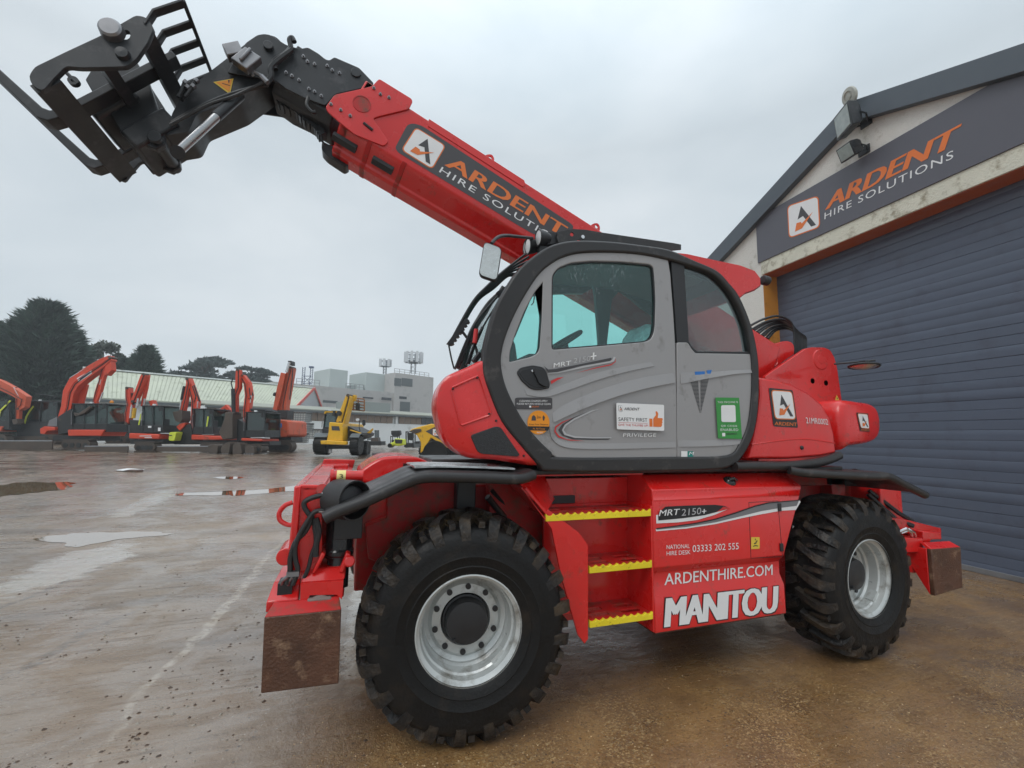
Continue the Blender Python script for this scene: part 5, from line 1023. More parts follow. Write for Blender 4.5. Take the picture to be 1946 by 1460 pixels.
swage([C5(960, 590), C5(1200, 590), C5(1500, 585), C5(1750, 570)], [C5(960, 665), C5(1200, 662), C5(1500, 650), C5(1700, 630)], rpn, yd, .008)
swage([CZ(1370, 800), CZ(1500, 800), CZ(1640, 790), CZ(1750, 785)], [CZ(1370, 862), CZ(1500, 836), CZ(1640, 812), CZ(1750, 803)], rpn, yd, .012)
b = MB()                                                  # V-shaped louvre of slots
for i in range(26):
    v = 719+i*2.55; f = i/26; w = 18.5*(1-f)*.95+.8; cx_ = 1328.5+f*2.2; sl = .9
    for (a, c) in ((-w, -w*.12-.3), (w*.12+.3, w)):
        p = [Y(cx_+a, v, yd), Y(cx_+c, v-(.5 if a < 0 else -.5)*0, yd), Y(cx_+c, v+1.3, yd), Y(cx_+a, v+1.3, yd)]
        b.prism([q+V(0, -.0012, 0) for q in p], V(0, -.0008, 0))
b.build('louvre', BLACKV, rpn, smooth=False)
D = Decal(PD, (0, -1, 0), .004); D.poly([CZ(1445, 797), CZ(1498, 795), CZ(1498, 820), CZ(1447, 823)], BLUEV, 0); D.poly([CZ(1508, 790), CZ(1535, 788), CZ(1528, 808), CZ(1512, 818)], BLUEV, 0); D.build('blue_badge', rpn)
D = Decal(PD, (0, -1, 0), .012); D.rquad([C5(1412, 568), C5(1690, 574), C5(1655, 100), C5(1383, 96)], GREEN, 0, .015)
D.text('THIS MACHINE IS', C5(1410, 163), C5(1642, 160), C5(1405, 140), WHITE, 1, .006, 1.1); D.rquad([C5(1450, 378), C5(1618, 380), C5(1610, 184), C5(1446, 186)], WHITE, 1, .12)
D.text('QR CODE', C5(1447, 438), C5(1632, 440), C5(1445, 412), WHITE, 1, .012, 1.1); D.text('ENABLED', C5(1440, 482), C5(1645, 482), C5(1440, 454), WHITE, 1, .012, 1.1); D.rquad([C5(1460, 544), C5(1495, 544), C5(1493, 504), C5(1458, 504)], WHITE, 1); D.text('ARDENT', C5(1500, 526), C5(1632, 524), C5(1502, 506), CHAR, 1, .015); D.build('green_sticker', rpn)
D = Decal(PD, (0, -1, 0), .004); D.rquad([C5(996, 784), C5(1068, 786), C5(1068, 716), C5(996, 714)], WHITE, 0, .03); D.rquad([C5(1070, 786), C5(1136, 788), C5(1136, 718), C5(1070, 716)], TEALV, 0, .03); D.text('M', C5(1082, 760), C5(1132, 760), C5(1095, 724), WHITE, 1, .02); D.build('maker_sticker', rpn)
# red nose panel below the windscreen
NO = [(922, 682.5), (890, 696), (857.5, 709.6), (843, 722), (833, 742), (829, 772), (836, 808), (846, 834), (862, 853), (893, 871), (944, 875), (1031, 886), (994, 846), (957, 799), (933, 744), (923, 708)]
base = catmull(PY(NO, yf), 3, True); c0 = V(.1, 0, 1.88); loops = []
for y, sc, dx in ((yf+.012, .93, .02), (yf+.03, .985, .004), (yf+.07, 1.0, 0), (.4, 1.0, .02), (.65, 1.0, .10), (.85, .97, .22), (.98, .9, .34)):
    loops.append([V(c0.x+(q.x-c0.x)*sc+dx*(1 if q.x < .1 else .3), y, c0.z+(q.z-c0.z)*sc) for q in base])
b = MB(); b.loft(loops); nose = b.build('cab_nose', RED, TEL, ang=45)
b = MB(); plateY(b, fillet(PY([CZ(265, 1135), CZ(300, 1122), CZ(395, 1088), CZ(420, 1092), CZ(520, 1235), CZ(512, 1243), CZ(320, 1228), CZ(300, 1215)], yf), .015, 3), [], yf-.001, yf+.03, .003); b.build('nose_lamp', mat('dark_nose_lens', (.02, .02, .022), .2, var=.4, vscale=60, bump=.2, bscale=120), nose, ang=40)
b = MB(); rp_ = [CZ(165, 880), CZ(300, 820), CZ(310, 830), CZ(370, 1010), CZ(362, 1028), CZ(215, 1080), CZ(205, 1070), CZ(158, 895)]; b.tube(PY(rp_, yf+.010), .007, 6, True); b.build('nose_rib', RED, nose)
b = MB()
for u, v in (CZ(397, 1056), CZ(543, 1241), CZ(168, 886), CZ(297, 828), CZ(360, 1020)): q = Y(u, v, yf+.01); b.lathe([(.0, .010), (.006, .009), (.008, 0)], q, (0, -1, 0), 8)
b.build('nose_bolt', BLACKP, nose)
# roof rack plate, work lamps, beacons, rear spoiler
b = MB(); d = curve2d([[(q.x, q.z) for q in PY([(1060, 441.5), (1088, 436), (1113, 437.5), (1145, 443), (1278, 462.5), (1293.5, 465.5), (1293.5, 475), (1271, 477), (1200, 467), (1110, 458), (1098, 456), (1092, 462), (1075, 460), (1062, 465), (1058, 452)], .24)], [(q.x, q.z) for q in [Y(1086.5+4*math.cos(k*.6283), 446+4*math.sin(k*.6283), .24) for k in range(10)]]], .004, .001)
b.mesh2d(d, lambda x, y, z: V(x, .24+z, y)); b.mesh2d(d, lambda x, y, z: V(x, .86+z, y)); b.box((.9, .25, 3.05), (.94, .85, 3.09)); b.box((1.45, .25, 3.05), (1.5, .85, 3.09)); rk = b.build('roof_rack', FRAME, TEL, smooth=False)
b = MB(); q = Y(1107, 451, .235); b.lathe([(.0, .01), (.014, .008), (.016, 0)], q, (0, -1, 0), 10); b.build('rack_bolt', STEEL, rk)
def worklamp(u, v, y, r, dirv):
    c = Y(u, v, y); a = Vector(dirv).normalized(); b = MB(); b.lathe([(.0, -.09), (r*.5, -.085), (r*.8, -.05), (r*.97, -.01), (r*1.05, .0), (r*1.0, .008), (r*.9, .004)], c, a, 24); o = b.build('work_lamp', BLACKP, TEL)
    b = MB(); b.lathe([(r*.9, .002), (r*.7, .008), (.0, .012)], c, a, 24); b.build('lens', LENS, o)
worklamp(1024, 452, .22, .06, (-1, .02, -.08)); worklamp(1004, 468, .30, .06, (-1, .02, -.08)); worklamp(1000, 470, .70, .06, (-1, .0, -.05))
b = MB(); b.box((.50, .22, 2.98), (.56, .27, 3.06)); b.tube([V(.52, .16, 2.99), V(.62, .14, 3.0), V(.70, .13, 3.06)], .016, 8); b.box((.48, .24, 2.93), (.53, .8, 2.97)); b.prism(PY([(1031, 440), (1062, 441), (1062, 462), (1040, 466), (1028, 462)], .26), V(0, .05, 0)); b.build('lamp_bracket', BLACKP, TEL, bevel=.004)
b = MB(); q = V(1.62, .45, 3.09); b.lathe([(.055, 0), (.055, .05), (.045, .075), (.0, .085)], q, (0, 0, 1), 20); q2 = V(1.48, .62, 3.09); b.lathe([(.045, 0), (.045, .05), (.0, .065)], q2, (0, 0, 1), 16); b.build('beacon', AMBERL, TEL)
SP = [(1274, 486.5), (1276, 476), (1303, 479), (1361, 492), (1411, 502.5), (1440, 513.5), (1451, 528), (1452, 542), (1440, 551), (1421, 558), (1411, 566), (1405, 566), (1396, 552), (1375, 528), (1350, 510), (1314, 494)]
base = PY(SP, yf); b = MB(); loops = []
for y, sc in ((yf+.0, .93), (yf+.03, .99), (yf+.08, 1), (.80, 1), (.85, .97)): loops.append([V(1.9+(q.x-1.9)*sc, y, 2.93+(q.z-2.93)*sc) for q in base])
b.loft(loops); sp_ = b.build('rear_spoiler', RED, TEL, ang=40)
b = MB(); q = Y(1449, 532, .13); b.cyl(q, q+V(.06, 0, -.005), .04, 14); b.build('reversing_camera', BLACKP, sp_, bevel=.008)
# front mirror on its arm
mc = [Y(u, v, -.12) for u, v in ((909, 524), (944, 535.5), (954, 471), (920, 458))]
b = MB(); b.prism(fillet(mc, .03, 4), V(.012, .035, 0)); mr = b.build('front_mirror', BLACKP, TEL, bevel=.006)
MIRR = mat('mirror_glass', (.55, .57, .56), .12, metal=.75, var=.12, vscale=14, bump=.25, bscale=70)
cc = sum(mc, Vector())/4; b = MB(); b.prism([cc+(q-cc)*.93+V(0, -.0022, 0) for q in fillet(mc, .03, 4)], V(0, .002, 0)); b.build('mirror_face', MIRR, mr)
b = MB(); b.tube(catmull([Y(934, 463, -.1), Y(945, 452, -.05), Y(960, 448, .03), Y(985, 450, .14), Y(1012, 453, .24)], 5), .011, 8); b.build('mirror_arm', BLACKP, mr)
# windscreen guard, wipers and the cable loom in front of the screen
def loom(px, y, r, nm, m=HOSE):
    ys = y if isinstance(y, (list, tuple)) else [y]*len(px); b = MB(); b.tube(catmull([Y(u, v, yy) for (u, v), yy in zip(px, ys)], 6), r, 7); return b.build(nm, m, TEL)
for k, (u2, v2) in enumerate(((1003, 480), (1005, 488), (1003, 497), (996, 508), (984, 520), (977, 525))):
    loom([(853+k*.8, 657), (872+k*1.2, 620), (900+k*1.5, 572), (925+k*2.5, 545-k*.3+k*1.0), (958+k*1.0, 515-k*.0+k*2.2), (u2, v2)], [.45+.03*k]*6, .0095, 'screen_loom')
loom([(853, 657), (858, 682), (863, 701)], .45, .006, 'loom_stay')
loom([(877, 628), (890, 645), (903, 658), (908, 676)], .40, .010, 'loom_stay')
b = MB(); p = [Y(853, 654, .44), Y(888, 606, .44)]; e = (p[1]-p[0]); n_ = V(-e.z, 0, e.x).normalized()
teeth = [p[0]+n_*.012, p[1]+n_*.012, p[1]-n_*.015]
for i in range(7): f = 1-i/7; teeth += [p[0]+e*f-n_*.016, p[0]+e*(f-.05)-n_*.034, p[0]+e*(f-.1)-n_*.016]
b.prism(teeth, V(0, .05, 0)); b.build('loom_comb', BLACKP, TEL)
b = MB(); b.obox(Y(955, 556, .34), V(.03, 0, .02), V(0, .03, 0), V(-.012, 0, .018)); b.cyl(Y(951, 553, .32), Y(956, 545, .32), .012, 8); b.build('screen_clip', BLACKP, TEL)
loom([(864, 702), (900, 620), (950, 559), (976, 540)], .36, .008, 'screen_washer_tube'); loom([(886, 694), (912, 632), (955, 562), (985, 530)], .32, .007, 'screen_washer_tube')
b = MB(); b.tube([Y(868, 700, .38), Y(882, 668, .38)], .017, 7); b.tube([Y(882, 668, .38), Y(903, 618, .38)], .01, 7); b.tube([Y(890, 692, .33), Y(900, 660, .33), Y(917, 622, .33)], .012, 7); b.tube([Y(900, 688, .28), Y(912, 672, .28)], .02, 7); b.build('wiper', BLACKP, TEL)
b = MB(); b.cyl(Y(902, 652, .3), Y(905, 626, .3), .016, 10); b.build('washer_bottle_neck', REDV, TEL)
# cab interior
b = MB(); sx = 1.42
b.box((.95, .35, 1.62), (1.42, .85, 1.85)); b.box((.92, .36, 1.85), (1.45, .84, 2.0)); st_ = b.build('seat_base', DARKIN, TEL, bevel=.04)
b = MB(); b.loft([[V(1.36, .36, 2.0), V(1.36, .84, 2.0), V(1.51, .84, 1.98), V(1.51, .36, 1.98)], [V(1.46, .36, 2.3), V(1.46, .84, 2.3), V(1.61, .84, 2.3), V(1.61, .36, 2.3)], [V(1.52, .42, 2.58), V(1.52, .78, 2.58), V(1.64, .78, 2.58), V(1.64, .42, 2.58)], [V(1.56, .47, 2.66), V(1.56, .73, 2.66), V(1.63, .73, 2.66), V(1.63, .47, 2.66)]]); b.build('seat_back', PLASTICW, TEL, bevel=.03)
b = MB(); b.loft([[V(0.84, .34, 2.0), V(0.84, .86, 2.0), V(1.38, .86, 2.0), V(1.38, .34, 2.0)], [V(0.86, .36, 2.09), V(0.86, .84, 2.09), V(1.38, .84, 2.10), V(1.38, .36, 2.10)]]); b.build('seat_cushion', PLASTICW, TEL, bevel=.03)
b = MB(); c = Y(1068, 652, .6); ax = V(-.5, -.5, .72).normalized(); u_ = V(0, 1, 0); w_ = ax.cross(u_); ring = [c+(u_*math.cos(k*.2618)+w_*math.sin(k*.2618))*.19 for k in range(24)]; b.tube(ring, .016, 8, True)
for a in (0, 2.1, 4.2): b.tube([c-ax*.03, c+(u_*math.cos(a)+w_*math.sin(a))*.185], .012, 6)
b.tube([c-ax*.02, c-ax*.5+V(-.05, 0, 0)], .045, 10); b.build('steering_wheel', DARKIN, TEL)
b = MB(); b.prism(PY([(952, 740), (960, 690), (985, 682), (1006, 672), (1018, 672), (1022, 690), (1016, 760), (990, 790)], .45), V(0, .4, 0)); b.prism(PY([(962, 690), (966, 655), (976, 645), (980, 655), (984, 684)], .62), V(0, .12, 0)); b.build('dashboard', DARKIN, TEL, bevel=.012)
b = MB(); b.box((1.1, .74, 1.6), (1.9, .82, 2.0)); b.build('side_console', DARKIN, TEL, bevel=.02); b = MB(); b.box((1.15, .22, 1.6), (1.7, .32, 1.95)); b.build('side_console', DARKIN, TEL, bevel=.02); b = MB(); b.box((1.95, .2, 1.6), (2.12, .82, 1.95)); b.build('side_console', DARKIN, TEL, bevel=.02)
b = MB(); b.tube([Y(1012, 545, .5), Y(1003, 575, .48), Y(976, 640, .46)], .012, 6); b.tube([Y(1018, 548, .46), Y(1014, 575, .46), Y(1010, 580, .46)], .005, 5); b.build('sun_blind', DARKIN, TEL)
# ------------------------------------------------------------------ tail cowl, counterweight and boom towers
TC = [(1421, 873), (1428, 845), (1437, 800), (1443, 750), (1441, 716), (1470, 720), (1500, 728), (1535, 745), (1562, 768), (1578, 795), (1586, 825), (1590, 862), (1560, 868), (1500, 873)]
base = PY(TC, .14); b = MB(); loops = []
for y, sc in ((.135, .955), (.155, .988), (.20, 1.0), (.86, 1.0), (.9, .98)): loops.append([V(2.75+(q.x-2.75)*sc, y, 1.86+(q.z-1.86)*sc) for q in base])
b.loft(loops); cowl = b.build('tail_cowl', RED, TEL, bevel=.01)
S6 = lambda x, y: (1346+x*.2569, 560+y*.2569)
D = Decal(lambda u, v: Y(u, v, .135), (0, -1, 0), .003); D.rquad([S6(480, 975), S6(662, 985), S6(622, 708), S6(444, 690)], BLACKV, 0, .06); D.badge([S6(494, 915), S6(640, 920), S6(612, 722), S6(466, 712)], 1); D.text('ARDENT', S6(486, 966), S6(652, 974), S6(488, 940), ORANGE, 1, .03); D.build('badge_decal', cowl)
D = Decal(lambda u, v: Y(u, v, .135), (0, -1, 0), .003); D.text('21MR0002', S6(722, 952), S6(884, 964), S6(716, 908), WHITE, 1, .01); D.build('fleet_number', cowl)
b = MB(); q = Y(*S6(690, 1133), .135); b.lathe([(.0, .012), (.014, .01), (.018, 0)], q, (0, -1, 0), 12); b.build('cowl_latch', BLACKP, cowl)
b = MB(); rib = [Y(*S6(*p_), .137) for p_ in ((320, 1110), (500, 1085), (640, 1072), (760, 1072), (935, 1100))]; b.tube(catmull(rib, 4), .006, 6); b.build('cowl_crease', RED, cowl)
# rounded counterweight pod
cwx = [Y(u, v, .55) for u, v in ((1585, 850), (1582, 768), (1620, 764), (1648, 770), (1659, 785), (1662, 812), (1657, 832), (1640, 842), (1600, 849))]; b = MB(); loops = []
for y, sc in ((.47, .80), (.485, .9), (.505, .965), (.55, 1.0), (1.7, 1.0), (1.9, .9), (1.95, .75)): loops.append([V(4.05+(q.x-4.05)*sc, y, 1.89+(q.z-1.89)*sc) for q in catmull(cwx, 3, True)])
b.loft(loops); cw = b.build('counterweight', RED, TEL, ang=60)
D = Decal(lambda u, v: Y(u, v, .47), (0, -1, 0), .004); D.rquad([S6(1120, 1010), S6(1192, 1015), S6(1180, 880), S6(1092, 872)], BLACKV, 0, .06); D.badge([S6(1126, 985), S6(1186, 990), S6(1172, 888), S6(1102, 882)], 1); D.text('ARDENT', S6(1124, 1006), S6(1190, 1010), S6(1124, 994), ORANGE, 1, .02); D.build('badge_decal', cw)
S7 = lambda x, y: (1380+x*.15416, 580+y*.15416)
TW = [S7(440, 1420), S7(490, 872), S7(985, 535), S7(1060, 520), S7(1215, 524), S7(1285, 556), S7(1335, 645), S7(1370, 780), S7(1425, 1170), S7(1430, 1300), S7(1100, 1450)]
b = MB()
for y in (.88, 1.52):
    p = [V(q.x, y, q.z) for q in fillet(PY(TW, .88), .02, 3)]; b.prism(p, V(0, .045, 0))
b.box((3.2, .93, 1.5), (4.3, 1.5, 1.95)); tw = b.build('boom_tower', RED, TEL, bevel=.005)
b = MB(); q = Y(*S7(1162, 672), .88); b.lathe([(.0, .012), (.045, .012), (.05, .009), (.105, .009), (.115, .0)], q, (0, -1, 0), 36); b.build('boom_pivot', RED, tw, ang=14)
b = MB()
for p_ in ((1065, 935), (1230, 960)): q = Y(*S7(*p_), .88); b.lathe([(.0, .001), (.030, .001)], q, (0, -1, 0), 20); 
b.build('tower_hole', BLACKV, tw)
D = Decal(lambda u, v: Y(u, v, .88), (0, -1, 0), .003); D.poly([S7(1338, 1172), S7(1390, 1174), S7(1360, 1105)], YELV, 0); D.poly([S7(1358, 1160), S7(1372, 1160), S7(1364, 1132)], BLACKV, 1); D.build('warning_sticker', tw)
b = MB(); lug = fillet(PY([S7(380, 660), S7(400, 545), S7(450, 505), S7(600, 474), S7(700, 447), S7(760, 442), S7(812, 460), S7(840, 505), S7(840, 605), S7(520, 825), S7(430, 760)], 1.02), .02, 3); b.prism(lug, V(0, .42, 0)); b.build('boom_foot', RED, TEL, bevel=.006)
b = MB(); q = Y(*S7(575, 682), 1.02); ring = [q+V(math.cos(-2.0+k*.3)*.066, -.002, math.sin(-2.0+k*.3)*.066) for k in range(13)]; b.tube(ring, .006, 6); b.build('foot_ring', RED, TEL)
for k in range(9):                                        # hoses looping over the boom foot
    dy = .05*k; dv = (0, 8, 10, 14, 17, 22, 24, 28, 30)[k]
    b = MB(); pts = [Y(1424+k*4.5, 620+dv*.8, 1.05+dy*.5), Y(1450+k*3, 607+dv*.72, 1.05+dy*.5), Y(1478+k*2, 601+dv*.78, 1.05+dy*.6), Y(1500+k*1.5, 610+dv*.7, 1.05+dy*.7), Y(1509+k*2.6, 630+dv*.35, 1.05+dy*.8), Y(1510+k*2.7, 664-k*.6, 1.05+dy*.8), Y(1512+k*2.4, 680, 1.05+dy*.8)]
    b.tube(catmull(pts, 5), .013, 7); b.build('boom_hose', HOSE, TEL)
# rear convex mirror
b = MB(); ma = Y(1585, 692, .75); mb_ = Y(1664, 685, .45); b.tube([ma, mb_], .010, 8); mc_ = Y(1642, 690, .46); b.obox(mc_, V(.03, 0, 0), V(0, .03, 0), V(0, 0, .02)); rm = b.build('rear_mirror', BLACKP, TEL)
b = MB(); c = Y(1642, 696, .46); n_ = (CAM_LOC-c).normalized(); axm = (V(0, 0, -1)*.97 + V(n_.x, n_.y, 0)*.10).normalized()
b.lathe([(.0, .035), (.05, .03), (.10, .012), (.125, .0)], c, axm, 36); b.build('mirror_face', MIRR, rm)
b = MB(); uu = axm.orthogonal().normalized(); ww = axm.cross(uu); b.tube([c+(uu*math.cos(k*.2618)+ww*math.sin(k*.2618))*.126 for k in range(24)], .011, 6, True); b.build('mirror_edge', BLACKP, rm)
# ------------------------------------------------------------------ boom
AB = math.radians(23.1); BU = V(math.cos(AB), 0, -math.sin(AB)); BN = V(math.sin(AB), 0, math.cos(AB))   # along (down to the foot) and up-normal
b0 = Y(785, 210, 1.0); O = V(b0.x, 0, b0.z)               # origin on the top edge of the near face
def B(s, y, n): return O + BU*s + BN*n + V(0, y, 0)
def bsn(u, v, y=1.0): q = Y(u, v, y)-O; return q.dot(BU), q.dot(BN)
hN = -bsn(745, 300)[1]                                    # height of the near face
s_end = 4.35; s_front = bsn(700, 300)[0]
sec = [(1.0, 0), (1.0, -hN+.03), (1.012, -hN+.008), (1.035, -hN-.012), (1.13, -hN-.075), (1.15, -hN-.088), (1.15, -hN-.105), (1.18, -hN-.125), (1.32, -hN-.125), (1.35, -hN-.105), (1.35, -hN-.088), (1.37, -hN-.075), (1.465, -hN-.012), (1.488, -hN+.008), (1.5, -hN+.03), (1.5, 0)]
b = MB(); b.loft([[B(s, y, n) for y, n in sec] for s in (-.42, s_end)]); boom = b.build('boom', RED, TEL, bevel=.012)
b = MB(); b.box((0, 0, 0), (.001, .001, .001)); b = MB()
s1, s2 = bsn(815, 228)[0], bsn(995, 345)[0]               # wear strip on the top edge
b.prism([B(s1, .994, .012), B(s2, .994, .012), B(s2+.03, .994, -.02), B(s2+.02, .994, -.055), B(s1+.02, .994, -.055), B(s1, .994, -.02)], V(0, .512, 0)); b.build('top_plate', RED, boom, bevel=.003)
S8 = lambda x, y: (560+x*.15416, 130+y*.15416)
EP = [S8(380, 475), S8(490, 325), S8(950, 222), S8(1040, 125), S8(1440, 372), S8(1455, 410), S8(1410, 500), S8(1010, 600), S8(965, 618), S8(1160, 900), S8(1100, 960), S8(740, 815), S8(560, 670), S8(400, 525)]
b = MB(); p = fillet(PY(EP, .985), .02, 3); b.prism(p, V(0, .018, 0)); ep = b.build('boom_end_plate', RED, boom, bevel=.004); b = MB(); b.prism([q+V(0, .51, 0) for q in p], V(0, .018, 0)); b.build('boom_end_plate', RED, boom, bevel=.004)
b = MB(); b.box((0, 0, 0), (0, 0, 0)) if False else None
s0_ = bsn(620, 210, .985)[0]
b.loft([[B(s, y, n) for y, n in sec] for s in (s0_+.20, -.41)]); b.build('boom_mouth', REDD, boom, bevel=.008)
b = MB()
for p_ in ((448, 448), (568, 518), (684, 590), (976, 248), (1056, 325), (1162, 365)):
    q = Y(*S8(*p_), .985); b.cyl(q, q+V(0, -.022, 0), .007, 10); b.cyl(q, q+V(0, -.008, 0), .014, 6)
b.build('adjuster_bolt', DSTEEL, ep)
b = MB(); q = Y(*S8(828, 440), .985); b.lathe([(.072, .0), (.072, .004), (.064, .004), (.064, .001), (.0, .001)], q, (0, -1, 0), 26); b.build('plate_recess', REDD, ep, ang=14); b = MB(); sl = [Y(*S8(*p_), .985)+V(0, -.002, 0) for p_ in ((850, 675), (960, 765))]; b.tube(sl, .012, 6); b.build('plate_slot', BLACKV, ep, ang=14)
for sa, sb in ((s0_+.36, s0_+.40), (s0_+.66, s0_+.70)):        # stiffening collars round the lower half of the mouth
    b = MB(); cs = sec[1:-1]; b.loft([[B(s, 1.25+(y-1.25)*f, n*f if n > -hN+.05 else n+(f-1)*-.0-.004*(f > 1)) for y, n in cs for f in (1.03,)] for s in (sa, sb)]); b.build('stiffening_collar', REDD, boom, bevel=.004)
b = MB()
for sa, sb in ((s0_+.10, s0_+.30), (s0_+.44, s0_+.62)): b = MB().hexa([B(sa, 1.06, -hN-.060), B(sb, 1.06, -hN-.060), B(sb, 1.10, -hN-.086), B(sa, 1.10, -hN-.086), B(sa, 1.06, -hN-.03), B(sb, 1.06, -hN-.03), B(sb, 1.10, -hN-.05), B(sa, 1.10, -hN-.05)]); b.build('boom_slot', BLACKV, boom)
b = MB(); b.prism(fillet([Y(u, v, 1.25) for u, v in ((612, 268), (640, 282), (665, 312), (655, 318), (622, 296), (611, 284))], .02, 3), V(0, .12, 0)); b.tube([Y(611, 258, 1.2), Y(612, 268, 1.2), Y(618, 276, 1.2)], .01, 6); b.build('chain_anchor', JIB, boom, bevel=.015)
for u, v in ((932, 298), (1133, 431)):                    # lifting eyes
    s, n = bsn(u, v+2, 1.02); b = MB(); d = curve2d([[(q.x, q.y) for q in fillet([(s-.075, -.015, 0), (s+.05, -.015, 0), (s+.035, .05, 0), (s+.0, .075, 0), (s-.035, .05, 0)], .02)], [(s+.019*math.cos(k*.524), .034+.019*math.sin(k*.524)) for k in range(12)]], .008, .001); b.mesh2d(d, lambda x, y, z: B(x, 1.03+z, y)); b.build('lifting_eye', RED, boom, smooth=False)
PB = lambda u, v: Y(u, v, 1.0)
S9 = lambda x, y: (700+x*.30832, 130+y*.30832)
D = Decal(PB, (0, -1, 0), .003)
bg_ = [S9(165, 490), S9(240, 350), S9(275, 340), S9(330, 355), S9(1245, 955), S9(1265, 975), S9(1250, 1010), S9(1215, 1060), S9(1190, 1072), S9(1010, 1020), S9(900, 955), S9(180, 518)]
D.poly(bg_, CHAR, 0, r=.03); D.badge([S9(210, 505), S9(390, 618), S9(470, 480), S9(295, 372)], 1)
fn = D.quad([S9(210, 505), S9(390, 618), S9(470, 480), S9(295, 372)])
D.text('ARDENT', S9(468, 598), S9(1196, 1040), S9(512, 538), ORANGE, 1, .09, 1.0); D.text('HIRE SOLUTIONS', S9(434, 640), S9(1235, 1126), S9(454, 608), WHITE, 1, .0, 1.2)
D.build('boom_decal', boom)
# inner section head, black
SH = lambda x, y: (400+x*.25694, 30+y*.25694)
H1 = [SH(120, 420), SH(260, 200), SH(345, 142), SH(395, 133), SH(440, 140), SH(560, 215), SH(660, 245), SH(720, 233), SH(800, 280), SH(850, 322), SH(880, 330), SH(915, 305), SH(1100, 385), SH(1210, 500), SH(1190, 522), SH(925, 580), SH(850, 665), SH(700, 610), SH(560, 540), SH(480, 480)]
yh = 1.03
b = MB(); p = fillet(PY(H1, yh), .015, 2)
b.prism(p, V(0, .02, 0)); b.prism([q+V(0, .42, 0) for q in p], V(0, .02, 0)); 
head = b.build('boom_head', JIB, TEL, bevel=.004)
b = MB(); b.loft([[B(s, y, n) for y, n in ((1.052, -.03), (1.052, -hN+.08), (1.12, -hN+.02), (1.38, -hN+.02), (1.448, -hN+.08), (1.448, -.03))] for s in (-.98, -.5)]); b.build('inner_boom', JIB, head, bevel=.01)
b = MB()
for p_ in ((688, 305), (718, 343), (770, 362), (864, 375), (901, 407), (955, 428), (560, 425), (603, 449), (655, 480), (728, 545), (770, 565), (820, 597)):
    q = Y(*SH(*p_), yh); b.cyl(q, q+V(0, -.022, 0), .007, 10); b.cyl(q, q+V(0, -.008, 0), .014, 6)
b.build('adjuster_bolt', DSTEEL, head)
b = MB(); q = Y(*SH(430, 235), yh); b.cyl(q, q+V(0, -.03, 0), .035, 16); b.build('head_pin', JIB, head, bevel=.004); b = MB(); q = Y(*SH(1075, 425), yh); b.cyl(q, q+V(0, -.012, 0), .04, 16); b.build('head_pin', JIB, head, bevel=.004)
# down-turned jib
J1 = [SH(120, 420), SH(260, 200), SH(345, 142), SH(440, 140), SH(560, 240), SH(560, 480), SH(510, 610), SH(280, 800), SH(0, 920)]
ZJ = lambda x, y: (x*.30832, y*.30832)
J1 = [Y(*ZJ(*q[:2]), q[2]) for q in ((1335, 410, 1.06), (1560, 235, 1.06), (1630, 212, 1.06), (1700, 225, 1.06), (1800, 330, 1.06), (1830, 520, 1.2), (1720, 620, 1.36), (1530, 770, 1.38), (1290, 870, 1.38), (1245, 970, 1.38), (1120, 990, 1.38), (1075, 900, 1.2), (1060, 700, 1.06), (1140, 560, 1.06))]
b = MB(); b.prism(fillet([V(q.x, 1.06, q.z) for q in J1], .03, 3), V(0, .33, 0)); jib = b.build('jib', JIB, TEL, bevel=.012)
D = Decal(lambda u, v: Y(u, v, 1.06), (0, -1, 0), .003); D.poly([ZJ(1315, 508), ZJ(1440, 486), ZJ(1418, 584)], YELV, 0); D.poly([ZJ(1330, 510), ZJ(1432, 492), ZJ(1414, 570)], AMBER, 1); D.poly([ZJ(1405, 498), ZJ(1418, 497), ZJ(1412, 520)], BLACKV, 2); D.poly([ZJ(1370, 515), ZJ(1420, 530), ZJ(1420, 534), ZJ(1370, 519)], BLACKV, 2); D.build('warning_sticker', jib)
b = MB(); f0, f1, f2, f3 = [Y(*ZJ(*q), .90) for q in ((1420, 355), (1520, 425), (1610, 350), (1510, 285))]; b.prism([f0, f1, f2, f3], V(0, .07, 0)); b.obox(Y(*ZJ(1440, 320), .95), V(.05, 0, .03), V(0, .04, 0), V(-.02, 0, .04)); b.tube([Y(*ZJ(1480, 370), .89), Y(*ZJ(1545, 300), .89)], .014, 6); b.build('junction_box', DSTEEL, jib, bevel=.008)
b = MB(); b.tube([Y(*ZJ(1560, 440), .97), Y(*ZJ(1600, 460), .97), Y(*ZJ(1645, 505), .98)], .013, 7); b.tube([Y(*ZJ(1530, 425), .97), Y(*ZJ(1560, 465), .97)], .013, 7); b.cyl(Y(*ZJ(1610, 470), .95), Y(*ZJ(1650, 510), .95), .02, 8); b.build('hose_fitting', DSTEEL, jib)
def jhose(pts, y, r): 
    b = MB(); b.tube(catmull([Y(*ZJ(*q), y) for q in pts], 6), r, 7); b.build('jib_hose', HOSE, jib)
jhose([(1650, 520), (1500, 560), (1350, 610), (1200, 680), (1060, 760)], 1.0, .016)
jhose([(1640, 500), (1450, 590), (1300, 640), (1180, 700), (1050, 770)], .97, .012)
jhose([(1700, 430), (1690, 380), (1750, 340), (1790, 300), (1785, 250), (1800, 235), (1815, 260)], 1.0, .02)
jhose([(1640, 520), (1670, 470), (1670, 420), (1720, 370), (1800, 310)], .99, .022)
jhose([(1900, 600), (1890, 650), (1920, 690), (1946, 690)], 1.0, .014)
jhose([(1100, 600), (1120, 560), (1140, 510)], .96, .014); jhose([(1140, 600), (1170, 560), (1210, 495)], .96, .014); jhose([(1120, 620), (1150, 560), (1180, 510)], 1.0, .014)
b = MB()
